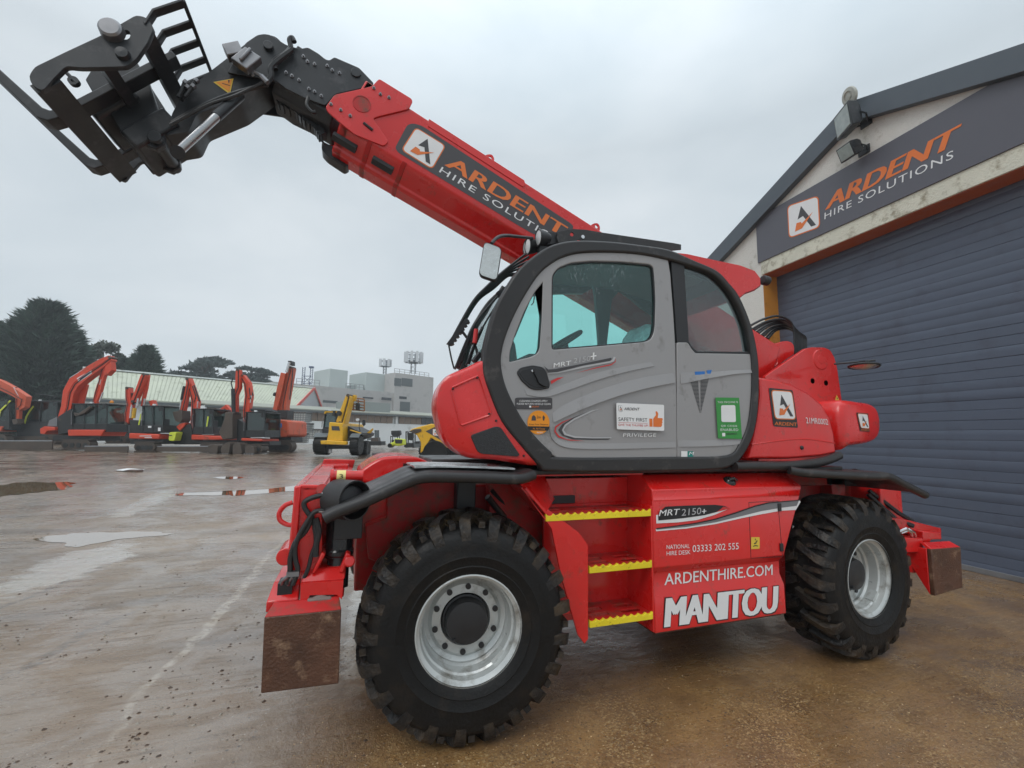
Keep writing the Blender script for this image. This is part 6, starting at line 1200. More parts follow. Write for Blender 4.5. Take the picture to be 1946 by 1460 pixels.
for (x, y) in ((1138, 515), (1150, 545), (1205, 505), (1185, 540)): q = Y(*ZJ(x, y), .955); b.cyl(q, q+V(.012, 0, .02), .018, 8)
b.build('hose_coupling', DSTEEL, jib)
b = MB(); b.cyl(Y(*ZJ(1100, 935), .96), Y(*ZJ(1340, 715), .96), .030, 16); b.build('tilt_ram_rod', mat('chrome_rod', (.42, .43, .44), .28, metal=1, var=.05), jib)
b = MB(); b.cyl(Y(*ZJ(1330, 722), .96), Y(*ZJ(1480, 590), 1.06), .036, 16); b.build('tilt_ram', JIB, jib); b = MB(); b.cyl(Y(*ZJ(1095, 940), .93), Y(*ZJ(1095, 940), 1.05), .045, 16); b.build('ram_eye', JIB, jib)
# wear-pad edge under the head (rough chain)
b = MB(); pth = [Y(u, v, 1.24) for u, v in (SH(500, 620), SH(560, 680), SH(650, 720), SH(720, 790), SH(790, 840), SH(830, 900))]; pth = catmull(pth, 5)
for k in range(len(pth)-1): m_ = (pth[k]+pth[k+1])/2; e_ = (pth[k+1]-pth[k])/2; b.obox(m_, e_*1.15, V(0, .05, 0), V(0, 1, 0).cross(e_.normalized())*(.022 if k % 2 else .034))
b.build('extension_chain', JIB, head)
# ------------------------------------------------------------------ fork carriage, crowded back
CA = math.radians(46.5); EU = V(math.cos(CA), 0, math.sin(CA)); EF = V(-math.sin(CA), 0, math.cos(CA)); CS = math.radians(0)
car = MB()
def cpt(u, v, y): return Y(u, v, y)
yn, yfar = .64, 1.70
near = [ZJ(180, 470), ZJ(215, 415), ZJ(415, 318), ZJ(615, 225), ZJ(840, 95), ZJ(905, 110), ZJ(945, 175), ZJ(905, 265), ZJ(835, 365), ZJ(775, 408), ZJ(490, 415), ZJ(405, 405), ZJ(330, 480), ZJ(260, 560), ZJ(200, 525)]
pn = fillet(PY(near, yn), .02, 2); pnh = [Y(*ZJ(775+32*math.cos(k*.628), 215+32*math.sin(k*.628)), yn) for k in range(10)]
plateY(car, pn, [pnh], yn, yn+.035, .003); plateY(car, [q+V(0, yfar-yn, 0) for q in pn], [[q+V(0, yfar-yn, 0) for q in pnh]], yfar-.035, yfar, .003)
def xbar(u, v, hu, hf, y0=yn+.02, y1=yfar-.02):           # transverse bar through a photo point on the near plate
    q = Y(*ZJ(u, v), yn); car.obox(V(q.x, (y0+y1)/2, q.z), EU*hu, V(0, (y1-y0)/2, 0), EF*hf)
xbar(270, 500, .075, .028); xbar(880, 190, .05, .03); xbar(600, 330, .035, .05)
carr = car.build('fork_carriage', JIB, TEL, bevel=.004)
b = MB(); q = Y(*ZJ(695, 200), yn); b.lathe([(.0, .05), (.05, .05), (.062, .04), (.068, .0)], q, (0, -1, 0), 24); b.build('carriage_pin', DSTEEL, carr)
b = MB(); q = Y(*ZJ(760, 340), yn); b.lathe([(.0, .03), (.034, .028), (.04, .0)], q, (0, -1, 0), 18); b.build('carriage_boss', JIB, carr); b = MB(); q = Y(*ZJ(465, 515), .92); b.lathe([(.03, .0), (.03, .03), (.012, .03), (.012, .0)], q, (0, -1, 0), 14); b.cyl(Y(*ZJ(380, 420), .9), Y(*ZJ(480, 520), .9), .012, 8); b.build('locking_pin', JIB, carr)
b = MB()                                                  # inner hanger plates and quick-hitch block
for y in (1.06, 1.36): b.prism([V(q.x, y, q.z) for q in PY([ZJ(690, 620), ZJ(840, 560), ZJ(920, 520), ZJ(1010, 660), ZJ(1100, 930), ZJ(1110, 1030), ZJ(1060, 1062), ZJ(1000, 1040), ZJ(930, 1060), ZJ(880, 1000), ZJ(800, 860), ZJ(700, 740), ZJ(660, 670)], 1.36)], V(0, .05, 0))
hq = Y(*ZJ(1065, 1015), 1.38); b.cyl(V(hq.x, 1.02, hq.z), V(hq.x, 1.44, hq.z), .045, 14)
b.build('hanger_plate', JIB, carr, bevel=.008)
b = MB(); q0 = Y(*ZJ(675, 600), 1.0); b.obox(q0+V(0, .24, 0), EU*.16, V(0, .20, 0), EF*.05); q1 = Y(*ZJ(905, 760), 1.0); b.obox(q1+V(0, .24, 0), EU*.17, V(0, .2, 0), EF*.08); b.build('hitch_block', JIB, carr, bevel=.02)
for y in (.97, 1.53):                                     # the two forks
    h = V(-2.635, y, 3.65); b = MB(); hw = V(0, .055, 0); th_ = .05
    out_o = [h+EU*.95, h+EU*.10+EF*.0, h+EU*.03+EF*.015, h+EU*.0+EF*.06, h+EF*.30, h+EF*1.25]; out_i = [h+EU*.95+EF*th_, h+EU*.12+EF*th_, h+EU*.085+EF*.065, h+EU*.065+EF*.10, h+EU*.055+EF*.32, h+EU*.018+EF*1.25]
    b.loft([[a-hw, a+hw, c+hw, c-hw] for a, c in zip(out_o, out_i)]); b.build('fork', JIB, carr, bevel=.006)
b = MB(); rails = []                                      # load backrest
r0, r1 = Y(350, 6, .66), None; ytop = [.66, .98, 1.25, 1.52, 1.84]
topx = V(r0.x, 0, r0.z); botx = Y(*ZJ(890, 150), yn); bx = V(botx.x, 0, botx.z)
b.tube([topx+V(0, .64, 0), topx+V(0, 1.70, 0)], .014, 6)
for y in (.66, .82, .98, 1.14, 1.30, 1.46, 1.62, 1.69): mid = (topx+bx)*.5 + EF*.03; b.loft([[q+V(0, y-.028, 0)-EF*.008, q+V(0, y+.028, 0)-EF*.008, q+V(0, y+.028, 0)+EF*.008, q+V(0, y-.028, 0)+EF*.008] for q in (bx, bx.lerp(topx, .35)+EF*.04, topx)])
b.build('load_backrest', JIB, carr, bevel=.003)
# boom lift ram under the boom
b = MB(); b.cyl(V(3.0, 1.25, 1.75), V(2.5, 1.25, 2.3), .085, 20); b.cyl(V(2.52, 1.25, 2.27), V(2.2, 1.25, 2.65), .05, 16); b.build('lift_ram', REDD, TEL)
b = MB(); b.box((.7, 1.3, 1.5), (3.1, 2.15, 1.95)); b.build('engine_cowl', RED, TEL, bevel=.06, seg=3)

# ================================================================== MACHINES AND CLUTTER ACROSS THE YARD
ORG = mat('excavator_orange', (.62, .055, .018), .42, var=.10, vscale=1.5, dirt=(.2, .06, .03), dirt_amt=.15, dirt_scale=3)
ORG2 = mat('faded_orange', (.55, .085, .03), .5, var=.12, vscale=1.5, dirt=(.2, .08, .04), dirt_amt=.2, dirt_scale=3)
MBLK = mat('machine_black', (.016, .017, .018), .5, var=.2)
TRACK = mat('muddy_track', (.062, .047, .037), .7, var=.35, vscale=5, bump=.5, bscale=18)
MUDST = mat('muddy_steel', (.072, .054, .042), .6, var=.3, vscale=3, bump=.3, bscale=20)
PLANTY = mat('plant_yellow', (.72, .40, .012), .4, var=.07, dirt=(.3, .17, .03), dirt_amt=.15, dirt_scale=3)
HIVIS = mat('hi_vis_yellow', (.62, .70, .05), .5, var=.08)
class PX:
    def __init__(s, D, parent, depth0=0): s.D = D; s.p = parent
    def pt(s, u, v, d=0): return at(u, v, s.D) + FH*d
    def plate(s, px, d0, d1, name, m, par=None, bevel=.02, r=0):
        P = [s.pt(u, v, d0) for u, v in px]
        if r: P = fillet(P, r, 3)
        b = MB(); b.prism(P, FH*(d1-d0)); return b.build(name, m, par or s.p, bevel=bevel)
    def beam(s, px, w, d0, d1, name, m, par=None, bevel=.02):        # polyline with widths in photo pixels
        L_, R_ = [], []
        n = len(px); ww = [q*.88 for q in (w if isinstance(w, (list, tuple)) else [w]*n)]
        for i in range(n):
            a, c = px[max(0, i-1)], px[min(n-1, i+1)]; dx, dy = c[0]-a[0], c[1]-a[1]; l = math.hypot(dx, dy) or 1
            L_.append((px[i][0]-dy/l*ww[i]/2, px[i][1]+dx/l*ww[i]/2)); R_.append((px[i][0]+dy/l*ww[i]/2, px[i][1]-dx/l*ww[i]/2))
        o = s.plate(L_+R_[::-1], d0, d1, name, m, par, bevel)
        if name in ('boom', 'arm'):                        # hydraulic pipes along the beam and pins at its joints
            par2 = o if par is None else par
            for f, r in ((.22, .022), (.05, .018)): s.rod([(p_[0]-(p_[0]-l_[0])*f*2, p_[1]-(p_[1]-l_[1])*f*2) for p_, l_ in zip(px, L_)], r, d0-.02, 'pipe', MBLK if f > .1 else m, par2)
            b = MB()
            for q in (px[0], px[-1]): b.cyl(s.pt(*q, d0-.05), s.pt(*q, d1+.05), .075, 10)
            b.build('pin', MUDST, par2)
            if name == 'boom' and n > 3:                   # ram along the belly of the boom with its bright rod
                q0_, q1_, q2_ = R_[0], R_[n//2], R_[-2]
                s.rod([(q0_[0]*.7+q1_[0]*.3, q0_[1]*.7+q1_[1]*.3), q1_], .055, (d0+d1)/2, 'ram_case', MBLK, par2); s.rod([q1_, (q1_[0]*.5+q2_[0]*.5, q1_[1]*.5+q2_[1]*.5)], .030, d0+.02, 'ram_rod', STEEL, par2)
        return o
    def rod(s, px, r, d, name, m, par=None):
        b = MB(); b.tube([s.pt(u, v, d) for u, v in px], r, 7); return b.build(name, m, par or s.p)
    def track(s, u0, u1, v0, v1, d0, d1, par=None):
        k = s.D/CAM_F; r = (v1-v0)/2; px = []
        for a in range(9): px.append((u0+r-r*math.sin(a*math.pi/8), (v0+v1)/2-r*math.cos(a*math.pi/8)))
        for a in range(9): px.append((u1-r+r*math.sin(a*math.pi/8), (v0+v1)/2+r*math.cos(a*math.pi/8)))
        t = s.plate(px, d0, d1, 'track', TRACK, par, .01)
        b = MB(); c0 = s.pt((u0+u1)/2, (v0+v1)/2, d0-.01); n = max(8, int((u1-u0)/3))
        for i in range(n):                                 # grouser bars
            uu = u0+(u1-u0)*(i+.5)/n
            for vv in (v0-.2, v1+.2): b.obox(s.pt(uu, vv, (d0+d1)/2), RH*.035, FH*abs(d1-d0)/2*1.02, V(0, 0, .03))
        b.build('grouser', TRACK, t, smooth=False)
        for i in range(4): uu = u0+r+(u1-u0-2*r)*i/3; b = MB(); b.cyl(s.pt(uu, (v0+v1)/2+r*.15, d0-.03), s.pt(uu, (v0+v1)/2+r*.15, d0+.1), r*.5*k, 10); b.build('track_roller', MBLK, t)
        return t
    def cab(s, u0, u1, v0, v1, d0, d1, gl=GLASSX, par=None, slant=0, stripe=None, bars=2):
        k = s.D/CAM_F; b = MB(); t = 1.6
        def bar(p, q, w=1.5):
            a, c = s.pt(*p), s.pt(*q); b.tube([a, c], w*k/1.6, 6)
        fr = [(u0+slant, v0), (u1, v0), (u1, v1), (u0, v1)]
        for dd in (d0, d1):
            pts = [s.pt(u, v, dd) for u, v in fr]
            b.tube(pts, 1.15*k, 6, True)
        for u, v in fr: b.tube([s.pt(u, v, d0), s.pt(u, v, d1)], 1.1*k, 6)
        for i in range(1, bars): uu = u0+(u1-u0)*i/bars; b.tube([s.pt(uu+slant*(1-i/bars), v0, d0), s.pt(uu, v1, d0)], .9*k, 6)
        cab_ = b.build('cab', MBLK, par or s.p)
        b = MB(); b.prism([s.pt(u, v, d0-.05) for u, v in ((u0+slant-1, v0-1.4), (u1+1, v0-1.4), (u1+1, v0+.6), (u0+slant-1, v0+.6))], FH*(d1-d0+.1)); b.build('cab_roof', MBLK, cab_, bevel=.02); b = MB(); b.prism([s.pt(u, v, d0) for u, v in ((u0, v1-(v1-v0)*.28), (u1, v1-(v1-v0)*.28), (u1, v1), (u0, v1))], FH*(d1-d0)); b.build('cab_panel', MBLK, cab_, bevel=.02)
        b = MB(); b.prism([s.pt(u, v, d0+.05) for u, v in fr], FH*.01); b.prism([s.pt(u, v, d1-.05) for u, v in fr], FH*.01); b.prism([s.pt(fr[0][0], fr[0][1], d0+.06), s.pt(fr[0][0], fr[0][1], d1-.06), s.pt(fr[3][0], fr[3][1], d1-.06), s.pt(fr[3][0], fr[3][1], d0+.06)], RH*.01); b.build('cab_glass', gl, cab_, smooth=False)
        b = MB(); um = (u0+u1)/2; b.prism([s.pt(u, v, (d0+d1)/2-.2) for u, v in ((um-3, v1-14), (um+2, v1-14), (um+4, v1-26), (um+7, v1-26), (um+6, v1-8), (um-3, v1-8))], FH*.4); b.build('seat', MBLK, cab_, bevel=.03)
        s.rod([(u0+slant*.5+1, v0+(v1-v0)*.2), (u0+slant*.3-1, v0+(v1-v0)*.35), (u0-1, v0+(v1-v0)*.75)], .018, d0-.06, 'hand_rail', DSTEEL, cab_)
        b = MB(); b.obox(s.pt(u1-2, v0+5, d0-.12), RH*.06, FH*.03, V(0, 0, .12)); b.build('mirror', MBLK, cab_)
        b = MB(); b.obox(s.pt((u0+u1)/2, v0-2.6, d0+.1), RH*.07, FH*.05, V(0, 0, .05)); b.build('work_lamp', LENS, cab_)
        if stripe:
            b = MB(); b.prism([s.pt(u, v, d0-.04) for u, v in stripe], FH*.03); b.build('reflective_strip', HIVIS, cab_)
        return cab_
EG = 'orange tracked excavators parked in a row across the yard'
def excavator(label, D, u_base):
    q = ground_at(u_base, D); return thing('excavator', q, label, 'excavator', EG)
def dozer_blade(x, u0, u1, v0, v1, d=-1.3):
    v0 += 3.5; v1 += .5 
    x.plate([(u0, v0), (u1, v0), (u1, v1), (u0, v1)], d, d+.09, 'dozer_blade', MUDST, None, .01); x.rod([(u0, v0), (u1, v0)], .035, d+.03, 'blade_edge', DSTEEL)
Zl = lambda x, y: (x*.1849, 600+y*.1849)                  # photo enlargements of the row
Zm = lambda x, y: (220+x*.1438, 660+y*.1438)
Zr = lambda x, y: (430+x*.1438, 660+y*.1438)
# 1: cut by the left edge, arched boom
o = excavator('dark excavator at the left edge with its arched orange boom reaching down', 33, 5); x = PX(33, o)
x.beam([Zl(-400, 690), Zl(-160, 640), Zl(20, 715), Zl(150, 780), Zl(270, 855), Zl(255, 930), Zl(215, 960)], [10, 18, 20, 18, 17, 12, 8], -.2, .2, 'boom', ORG2)
x.beam([Zl(190, 800), Zl(185, 940), Zl(180, 1090)], [11, 9, 7], -.05, .2, 'arm', ORG2); x.plate([Zl(150, 1070), Zl(200, 1060), Zl(210, 1110), Zl(165, 1120)], -.2, .3, 'bucket', MUDST)
x.cab(-32, 26, 762, 815, -.3, 1.2, stripe=[Zl(35, 1040), Zl(45, 980), Zl(150, 875), Zl(165, 880), Zl(60, 985), Zl(48, 1040)], slant=6)
x.plate([Zl(-300, 1140), Zl(90, 1140), Zl(70, 1190), Zl(-300, 1200)], -.4, 1.4, 'body', ORG2); x.plate([Zl(-300, 1100), Zl(130, 1100), Zl(150, 1180), Zl(-300, 1170)], -.2, 1.2, 'chassis', MBLK); x.track(-60, 30, 826, 844, -.6, -.1)
# 2: black cab with a yellow strip
o = excavator('black excavator with a yellow strip on its cab, second from the left edge', 34, 80); x = PX(34, o)
x.cab(50, 118, 764, 816, -.4, 1.0, stripe=[Zl(308, 1110), Zl(325, 1040), Zl(360, 980), Zl(400, 930), Zl(410, 940), Zl(372, 990), Zl(340, 1045), Zl(322, 1115)], slant=10)
x.plate([(44, 806), (122, 806), (124, 832), (46, 832)], -.5, 1.3, 'body', MBLK); x.plate([Zl(280, 880), Zl(380, 865), Zl(460, 1130), Zl(200, 1150), Zl(210, 1000)], -.1, .3, 'boom', MBLK); x.plate([Zl(-20, 1150), Zl(60, 1150), Zl(60, 1190), Zl(-20, 1190)], -.1, .3, 'skirt', ORG2)
x.track(30, 122, 830, 845, -.6, -.1); x.rod([Zl(330, 800), Zl(560, 830)], .03, .2, 'hand_rail', MBLK)
# 3: foreground excavator with the sign on its boom
o = excavator('orange excavator with a white name board on its folded boom', 25.5, 150); x = PX(25.5, o)
bm = x.beam([Zl(670, 1070), Zl(720, 950), Zl(745, 790), Zl(800, 690), Zl(920, 600), Zl(1090, 490), Zl(1170, 440)], [16, 22, 24, 25, 23, 19, 12], -.25, .15, 'boom', ORG)
x.beam([Zl(1140, 440), Zl(1145, 560), Zl(1110, 610)], [12, 15, 8], -.22, .12, 'boom_tip', ORG, bm)
x.beam([Zl(1110, 480), Zl(1065, 640), Zl(1020, 800), Zl(995, 880), Zl(1000, 950)], [12, 11, 12, 9, 5], -.14, .05, 'arm', ORG)
x.beam([Zl(860, 700), Zl(820, 820), Zl(790, 970)], [9, 13, 9], .1, .24, 'boom_ram', ORG); x.rod([Zl(1075, 790), Zl(1040, 890)], .04, -.1, 'ram_rod', STEEL)
P_ = lambda u, v: x.pt(u, v, -.25)
dc = Decal(P_, -FH, .004); dc.poly([Zl(832, 650), Zl(980, 565), Zl(988, 600), Zl(852, 690)], WHITE, 0); dc.poly([Zl(860, 655), Zl(965, 585), Zl(962, 605), Zl(866, 672)], mat('dark_blue_vinyl', lin(40, 60, 90), .5, var=.05), 1); dc.build('name_board', bm)
dc = Decal(lambda u, v: x.pt(u, v, -.14), -FH, .004); dc.poly([Zl(1030, 655), Zl(1065, 660), Zl(1050, 715), Zl(1025, 710)], WHITE, 0); dc.build('arm_sticker', bm)
x.plate([Zl(880, 1010), Zl(990, 935), Zl(1010, 950), Zl(940, 1010), Zl(850, 1040), Zl(830, 1000)], -.45, .35, 'bucket', MUDST)
x.cab(150, 214, 769, 820, -.35, 1.0, bars=3); x.plate([(143, 817), (212, 817), (206, 829), (144, 829)], -.45, 1.1, 'body', ORG, None, .04)
x.plate([Zl(485, 1165), Zl(530, 1140), Zl(640, 1150), Zl(640, 1180), Zl(560, 1185), Zl(530, 1220), Zl(490, 1215)], -.4, .6, 'front_cover', ORG); x.plate([Zl(560, 1080), Zl(640, 1040), Zl(640, 1140), Zl(540, 1140)], -.3, .3, 'hood', GREYV)
x.plate([Zl(650, 1040), Zl(780, 960), Zl(800, 1200), Zl(650, 1220)], -.3, .5, 'swing_frame', MBLK); dozer_blade(x, 42, 143, 834.5, 853); x.track(143, 196, 836, 853, -.8, -.3); x.track(60, 130, 826, 836, .7, 1.1); x.plate([(110, 828), (200, 826), (200, 838), (110, 838)], -.3, 1.0, 'undercarriage', MBLK)
b = MB(); b.lathe([(.09, 0), (.09, .1), (.05, .14), (.0, .15)], x.pt(209, 766, .1), (0, 0, 1), 12); b.build('beacon', AMBERL, o)
# 4: with white lettering on its rear cover
o = excavator('orange excavator behind, showing white marks on its red boom beside the signed one', 29, 232); x = PX(29, o)
x.beam([Zm(-10, 830), Zm(60, 960), Zm(90, 1060)], [20, 16, 10], -.15, .15, 'boom', ORG2); x.rod([Zm(20, 810), Zm(170, 760)], .05, -.1, 'ram_rod', DSTEEL)
dc = Decal(lambda u, v: x.pt(u, v, -.15), -FH, .01); dc.poly([Zm(35, 840), Zm(130, 830), Zm(130, 860), Zm(95, 885), Zm(85, 860), Zm(40, 870)], WHITE, 0); dc.build('painted_mark', o)
x.plate([Zm(-40, 1000), Zm(150, 980), Zm(220, 1180), Zm(-30, 1190)], -.2, 1.0, 'body', MBLK); x.plate([Zm(60, 1150), Zm(130, 1150), Zm(130, 1185), Zm(60, 1185)], -.25, .8, 'skirt', ORG2); x.track(212, 262, 829, 842, -.5, 0)
# 5: cab seen square on, red skirt with lettering
o = excavator('orange excavator with square black cab and white lettering on its red skirt', 25, 290); x = PX(25, o)
x.beam([Zm(190, 545), Zm(195, 680), Zm(215, 760), Zm(190, 880), Zm(180, 1010)], [9, 10, 10, 11, 8], -.2, .1, 'boom', ORG); x.beam([Zm(255, 720), Zm(310, 590), Zm(380, 400), Zm(400, 365)], [12, 11, 11, 9], -.15, .1, 'arm', ORG); x.beam([Zm(395, 360), Zm(370, 540), Zm(320, 780)], [9, 8, 5], .1, .22, 'arm_link', ORG)
x.rod([Zm(330, 680), Zm(318, 790)], .05, -.18, 'ram_rod', STEEL); x.rod([Zm(370, 680), Zm(352, 820)], .05, .05, 'ram_rod', STEEL); x.rod([Zm(247, 790), Zm(232, 940)], .05, -.2, 'ram_rod', STEEL); x.rod([Zm(290, 810), Zm(272, 940)], .09, -.2, 'yellow_ram', PLANTY)
x.beam([Zm(400, 700), Zm(420, 760), Zm(380, 820)], [10, 9, 6], .3, .6, 'bucket_link', ORG)
x.cab(*Zm(425, 0)[:1], Zm(690, 0)[0], Zm(0, 785)[1], Zm(0, 1125)[1], -.35, 1.2, stripe=[Zm(372, 1030), Zm(400, 885), Zm(415, 888), Zm(385, 1032)]); x.plate([Zm(240, 960), Zm(420, 980), Zm(430, 1140), Zm(240, 1140)], -.3, .9, 'body', MBLK, None, .04)
sk = x.plate([Zm(262, 1135), Zm(655, 1150), Zm(655, 1218), Zm(262, 1210)], -.45, 1.2, 'skirt', ORG, None, .06)
dc = Decal(lambda u, v: x.pt(u, v, -.45), -FH, .01); dc.poly([Zm(405, 1168), Zm(555, 1168), Zm(555, 1178), Zm(405, 1178)], WHITE, 0); dc.poly([Zm(470, 1190), Zm(565, 1190), Zm(565, 1200), Zm(470, 1200)], WHITE, 0); dc.build('skirt_marks', sk)
dc = Decal(lambda u, v: x.pt(u, v, -.36), -FH, .03); dc.poly([Zm(500, 1042), Zm(545, 1042), Zm(545, 1068), Zm(500, 1068)], WHITE, 0); dc.poly([Zm(630, 1065), Zm(665, 1065), Zm(665, 1110), Zm(630, 1110)], WHITE, 0); dc.build('cab_sticker', sk)
dozer_blade(x, Zm(-120, 0)[0], Zm(420, 0)[0], Zm(0, 1280)[1], Zm(0, 1375)[1]); x.track(Zm(420, 0)[0], Zm(690, 0)[0], Zm(0, 1255)[1], Zm(0, 1370)[1], -.9, -.4); x.plate([Zm(250, 1215), Zm(680, 1220), Zm(680, 1280), Zm(250, 1280)], -.3, 1.0, 'undercarriage', MBLK)
# 6: peaked boom
o = excavator('orange excavator with boom folded to a sharp peak before the pale roof', 25.5, 395); x = PX(25.5, o)
x.beam([Zm(900, 850), Zm(940, 700), Zm(985, 480), Zm(975, 425)], [11, 8, 8, 7], -.2, .05, 'arm', ORG); x.beam([Zm(965, 420), Zm(1010, 560), Zm(1055, 720), Zm(1045, 880), Zm(1020, 1090)], [9, 11, 14, 12, 8], -.1, .2, 'boom', ORG)
x.rod([Zm(940, 520), Zm(905, 700)], .07, -.22, 'arm_ram', MBLK); x.rod([Zm(905, 700), Zm(880, 840)], .04, -.22, 'ram_rod', STEEL); x.rod([Zm(1060, 720), Zm(1075, 650), Zm(1030, 520)], .03, -.1, 'hose', MBLK)
x.plate([Zm(820, 860), Zm(940, 840), Zm(945, 960), Zm(915, 1000), Zm(860, 985), Zm(835, 940)], -.4, .3, 'bucket', MUDST); x.plate([Zm(850, 1055), Zm(900, 1010), Zm(975, 1000), Zm(950, 1050), Zm(890, 1105)], -.3, .3, 'swing_cover', ORG)
x.plate([Zm(870, 1060), Zm(1020, 1010), Zm(1060, 1240), Zm(870, 1240)], -.2, .6, 'swing_frame', MBLK); x.cab(Zm(1085, 0)[0], Zm(1340, 0)[0], Zm(0, 825)[1], Zm(0, 1145)[1], -.35, 1.2, stripe=[Zm(1255, 1050), Zm(1272, 920), Zm(1290, 920), Zm(1268, 1052)])
x.plate([Zm(1070, 1155), Zm(1510, 1180), Zm(1510, 1228), Zm(1070, 1225)], -.45, 1.2, 'skirt', ORG, None, .05); dozer_blade(x, Zm(695, 0)[0], Zm(1430, 0)[0], Zm(0, 1282)[1], Zm(0, 1368)[1]); x.track(Zm(1250, 0)[0], Zm(1560, 0)[0], Zm(0, 1265)[1], Zm(0, 1370)[1], -.9, -.4); x.plate([Zm(800, 1230), Zm(1500, 1230), Zm(1500, 1285), Zm(800, 1285)], -.2, 1.0, 'undercarriage', MBLK)
# 7: small one with orange bonnet behind
o = excavator('smaller excavator half hidden behind, with an orange folded arm over its dark cab', 30, 432); x = PX(30, o)
x.beam([Zm(1370, 870), Zm(1460, 800), Zm(1550, 900)], [10, 14, 8], -.1, .2, 'boom', ORG); x.rod([Zm(1320, 830), Zm(1450, 795)], .05, .1, 'hand_rail', DSTEEL); x.cab(Zm(1360, 0)[0], Zm(1555, 0)[0], Zm(0, 920)[1], Zm(0, 1160)[1], -.4, 1.0)
x.plate([Zm(1455, 1180), Zm(1470, 1130), Zm(1515, 1140), Zm(1520, 1215), Zm(1455, 1215)], -.45, .4, 'front_cover', ORG); x.plate([Zm(1350, 1150), Zm(1560, 1150), Zm(1560, 1260), Zm(1350, 1260)], -.3, 1, 'body', MBLK); x.track(415, 447, 838, 848, -.5, 0)
# 8: large one with upright dipper and bucket
o = excavator('orange excavator with upright boom and a muddy bucket hanging beside its glazed cab', 24.5, 490); x = PX(24.5, o)
x.beam([Zr(155, 960), Zr(150, 640), Zr(190, 540), Zr(195, 310)], [8, 10, 11, 9], -.3, -.05, 'arm', ORG); x.beam([Zr(215, 380), Zr(280, 480), Zr(300, 640), Zr(275, 830), Zr(270, 1060)], [9, 13, 14, 13, 9], -.1, .2, 'boom', ORG)
x.rod([Zr(140, 560), Zr(150, 870)], .10, -.35, 'arm_ram', MBLK); x.rod([Zr(130, 560), Zr(110, 490), Zr(135, 410)], .03, -.3, 'hose', MBLK); x.rod([Zr(310, 680), Zr(335, 690), Zr(318, 540)], .03, -.1, 'hose', MBLK)
bk = x.plate([Zr(90, 870), Zr(190, 870), Zr(185, 940), Zr(190, 1200), Zr(60, 1220), Zr(10, 1130), Zr(60, 1010), Zr(80, 950)], -.7, .1, 'bucket', MUDST, None, .03); x.plate([Zr(95, 860), Zr(190, 860), Zr(190, 900), Zr(95, 900)], -.5, -.1, 'quick_hitch', MBLK, bk)
x.plate([Zr(190, 950), Zr(290, 1010), Zr(280, 1220), Zr(180, 1240)], -.3, .3, 'swing_frame', MBLK)
x.cab(Zr(320, 0)[0], Zr(575, 0)[0], Zr(0, 870)[1], Zr(0, 1185)[1], -.5, 1.1, bars=1, slant=2, gl=glass('misted_machine_glass', (.34, .40, .40), .25, .12)); x.plate([Zr(275, 1200), Zr(550, 1215), Zr(550, 1245), Zr(275, 1238)], -.55, 1.2, 'skirt', ORG, None, .04); x.track(Zr(280, 0)[0], Zr(600, 0)[0], Zr(0, 1285)[1], Zr(0, 1390)[1], -.9, -.3); x.plate([Zr(200, 1240), Zr(600, 1245), Zr(600, 1300), Zr(200, 1300)], -.2, 1, 'undercarriage', MBLK)
x.plate([Zr(370, 815), Zr(560, 825), Zr(570, 850), Zr(375, 850)], -.4, .9, 'roof_rack', MBLK)
# 9: orange house with stickers, boom straight up
o = excavator('biggest excavator with square orange engine house and tallest boom, beside the white tanks', 27, 540); x = PX(27, o)
hs = x.plate([Zr(590, 950), Zr(840, 965), Zr(885, 985), Zr(890, 1160), Zr(850, 1190), Zr(570, 1195)], -.6, 1.8, 'engine_house', ORG2, None, .06); dc = Decal(lambda u, v: x.pt(u, v, -.6), -FH, .012)
dc.poly([Zr(645, 965), Zr(728, 968), Zr(728, 998), Zr(645, 998)], WHITE, 0); dc.poly([Zr(590, 1000), Zr(635, 1000), Zr(635, 1040), Zr(590, 1040)], CHAR, 0); dc.poly([Zr(662, 1070), Zr(718, 1075), Zr(715, 1132), Zr(640, 1125), Zr(640, 1098), Zr(660, 1100)], YELV, 0); dc.poly([Zr(762, 1010), Zr(805, 1012), Zr(803, 1065), Zr(762, 1062)], BLUEV, 0); dc.poly([Zr(582, 1098), Zr(640, 1098), Zr(640, 1108), Zr(582, 1108)], WHITE, 0); dc.poly([Zr(733, 960), Zr(737, 960), Zr(737, 1188), Zr(733, 1188)], CHAR, 0); dc.build('house_stickers', hs)
x.beam([Zr(700, 930), Zr(700, 760), Zr(760, 480), Zr(830, 260)], [22, 22, 19, 9], .2, .7, 'boom', ORG2); x.beam([Zr(750, 340), Zr(700, 560), Zr(640, 830)], [10, 12, 9], -.0, .2, 'arm_ram_case', ORG2); x.rod([Zr(825, 195), Zr(785, 330)], .09, .1, 'ram_rod', STEEL); x.plate([Zr(800, 175), Zr(848, 175), Zr(850, 230), Zr(805, 230)], .1, .6, 'boom_head', MBLK)
x.rod([Zr(860, 260), Zr(850, 420), Zr(815, 690)], .03, .2, 'hose', MBLK); x.plate([Zr(620, 830), Zr(800, 830), Zr(790, 950), Zr(620, 945)], .1, .9, 'boom_base', MBLK); x.rod([Zr(630, 620), Zr(650, 625)], .12, .0, 'work_lamp', MBLK)
x.track(Zr(610, 0)[0], Zr(945, 0)[0], Zr(0, 1235)[1], Zr(0, 1385)[1], -.7, -.1); x.plate([Zr(600, 1190), Zr(880, 1190), Zr(880, 1260), Zr(600, 1260)], -.2, 1.3, 'undercarriage', MBLK)
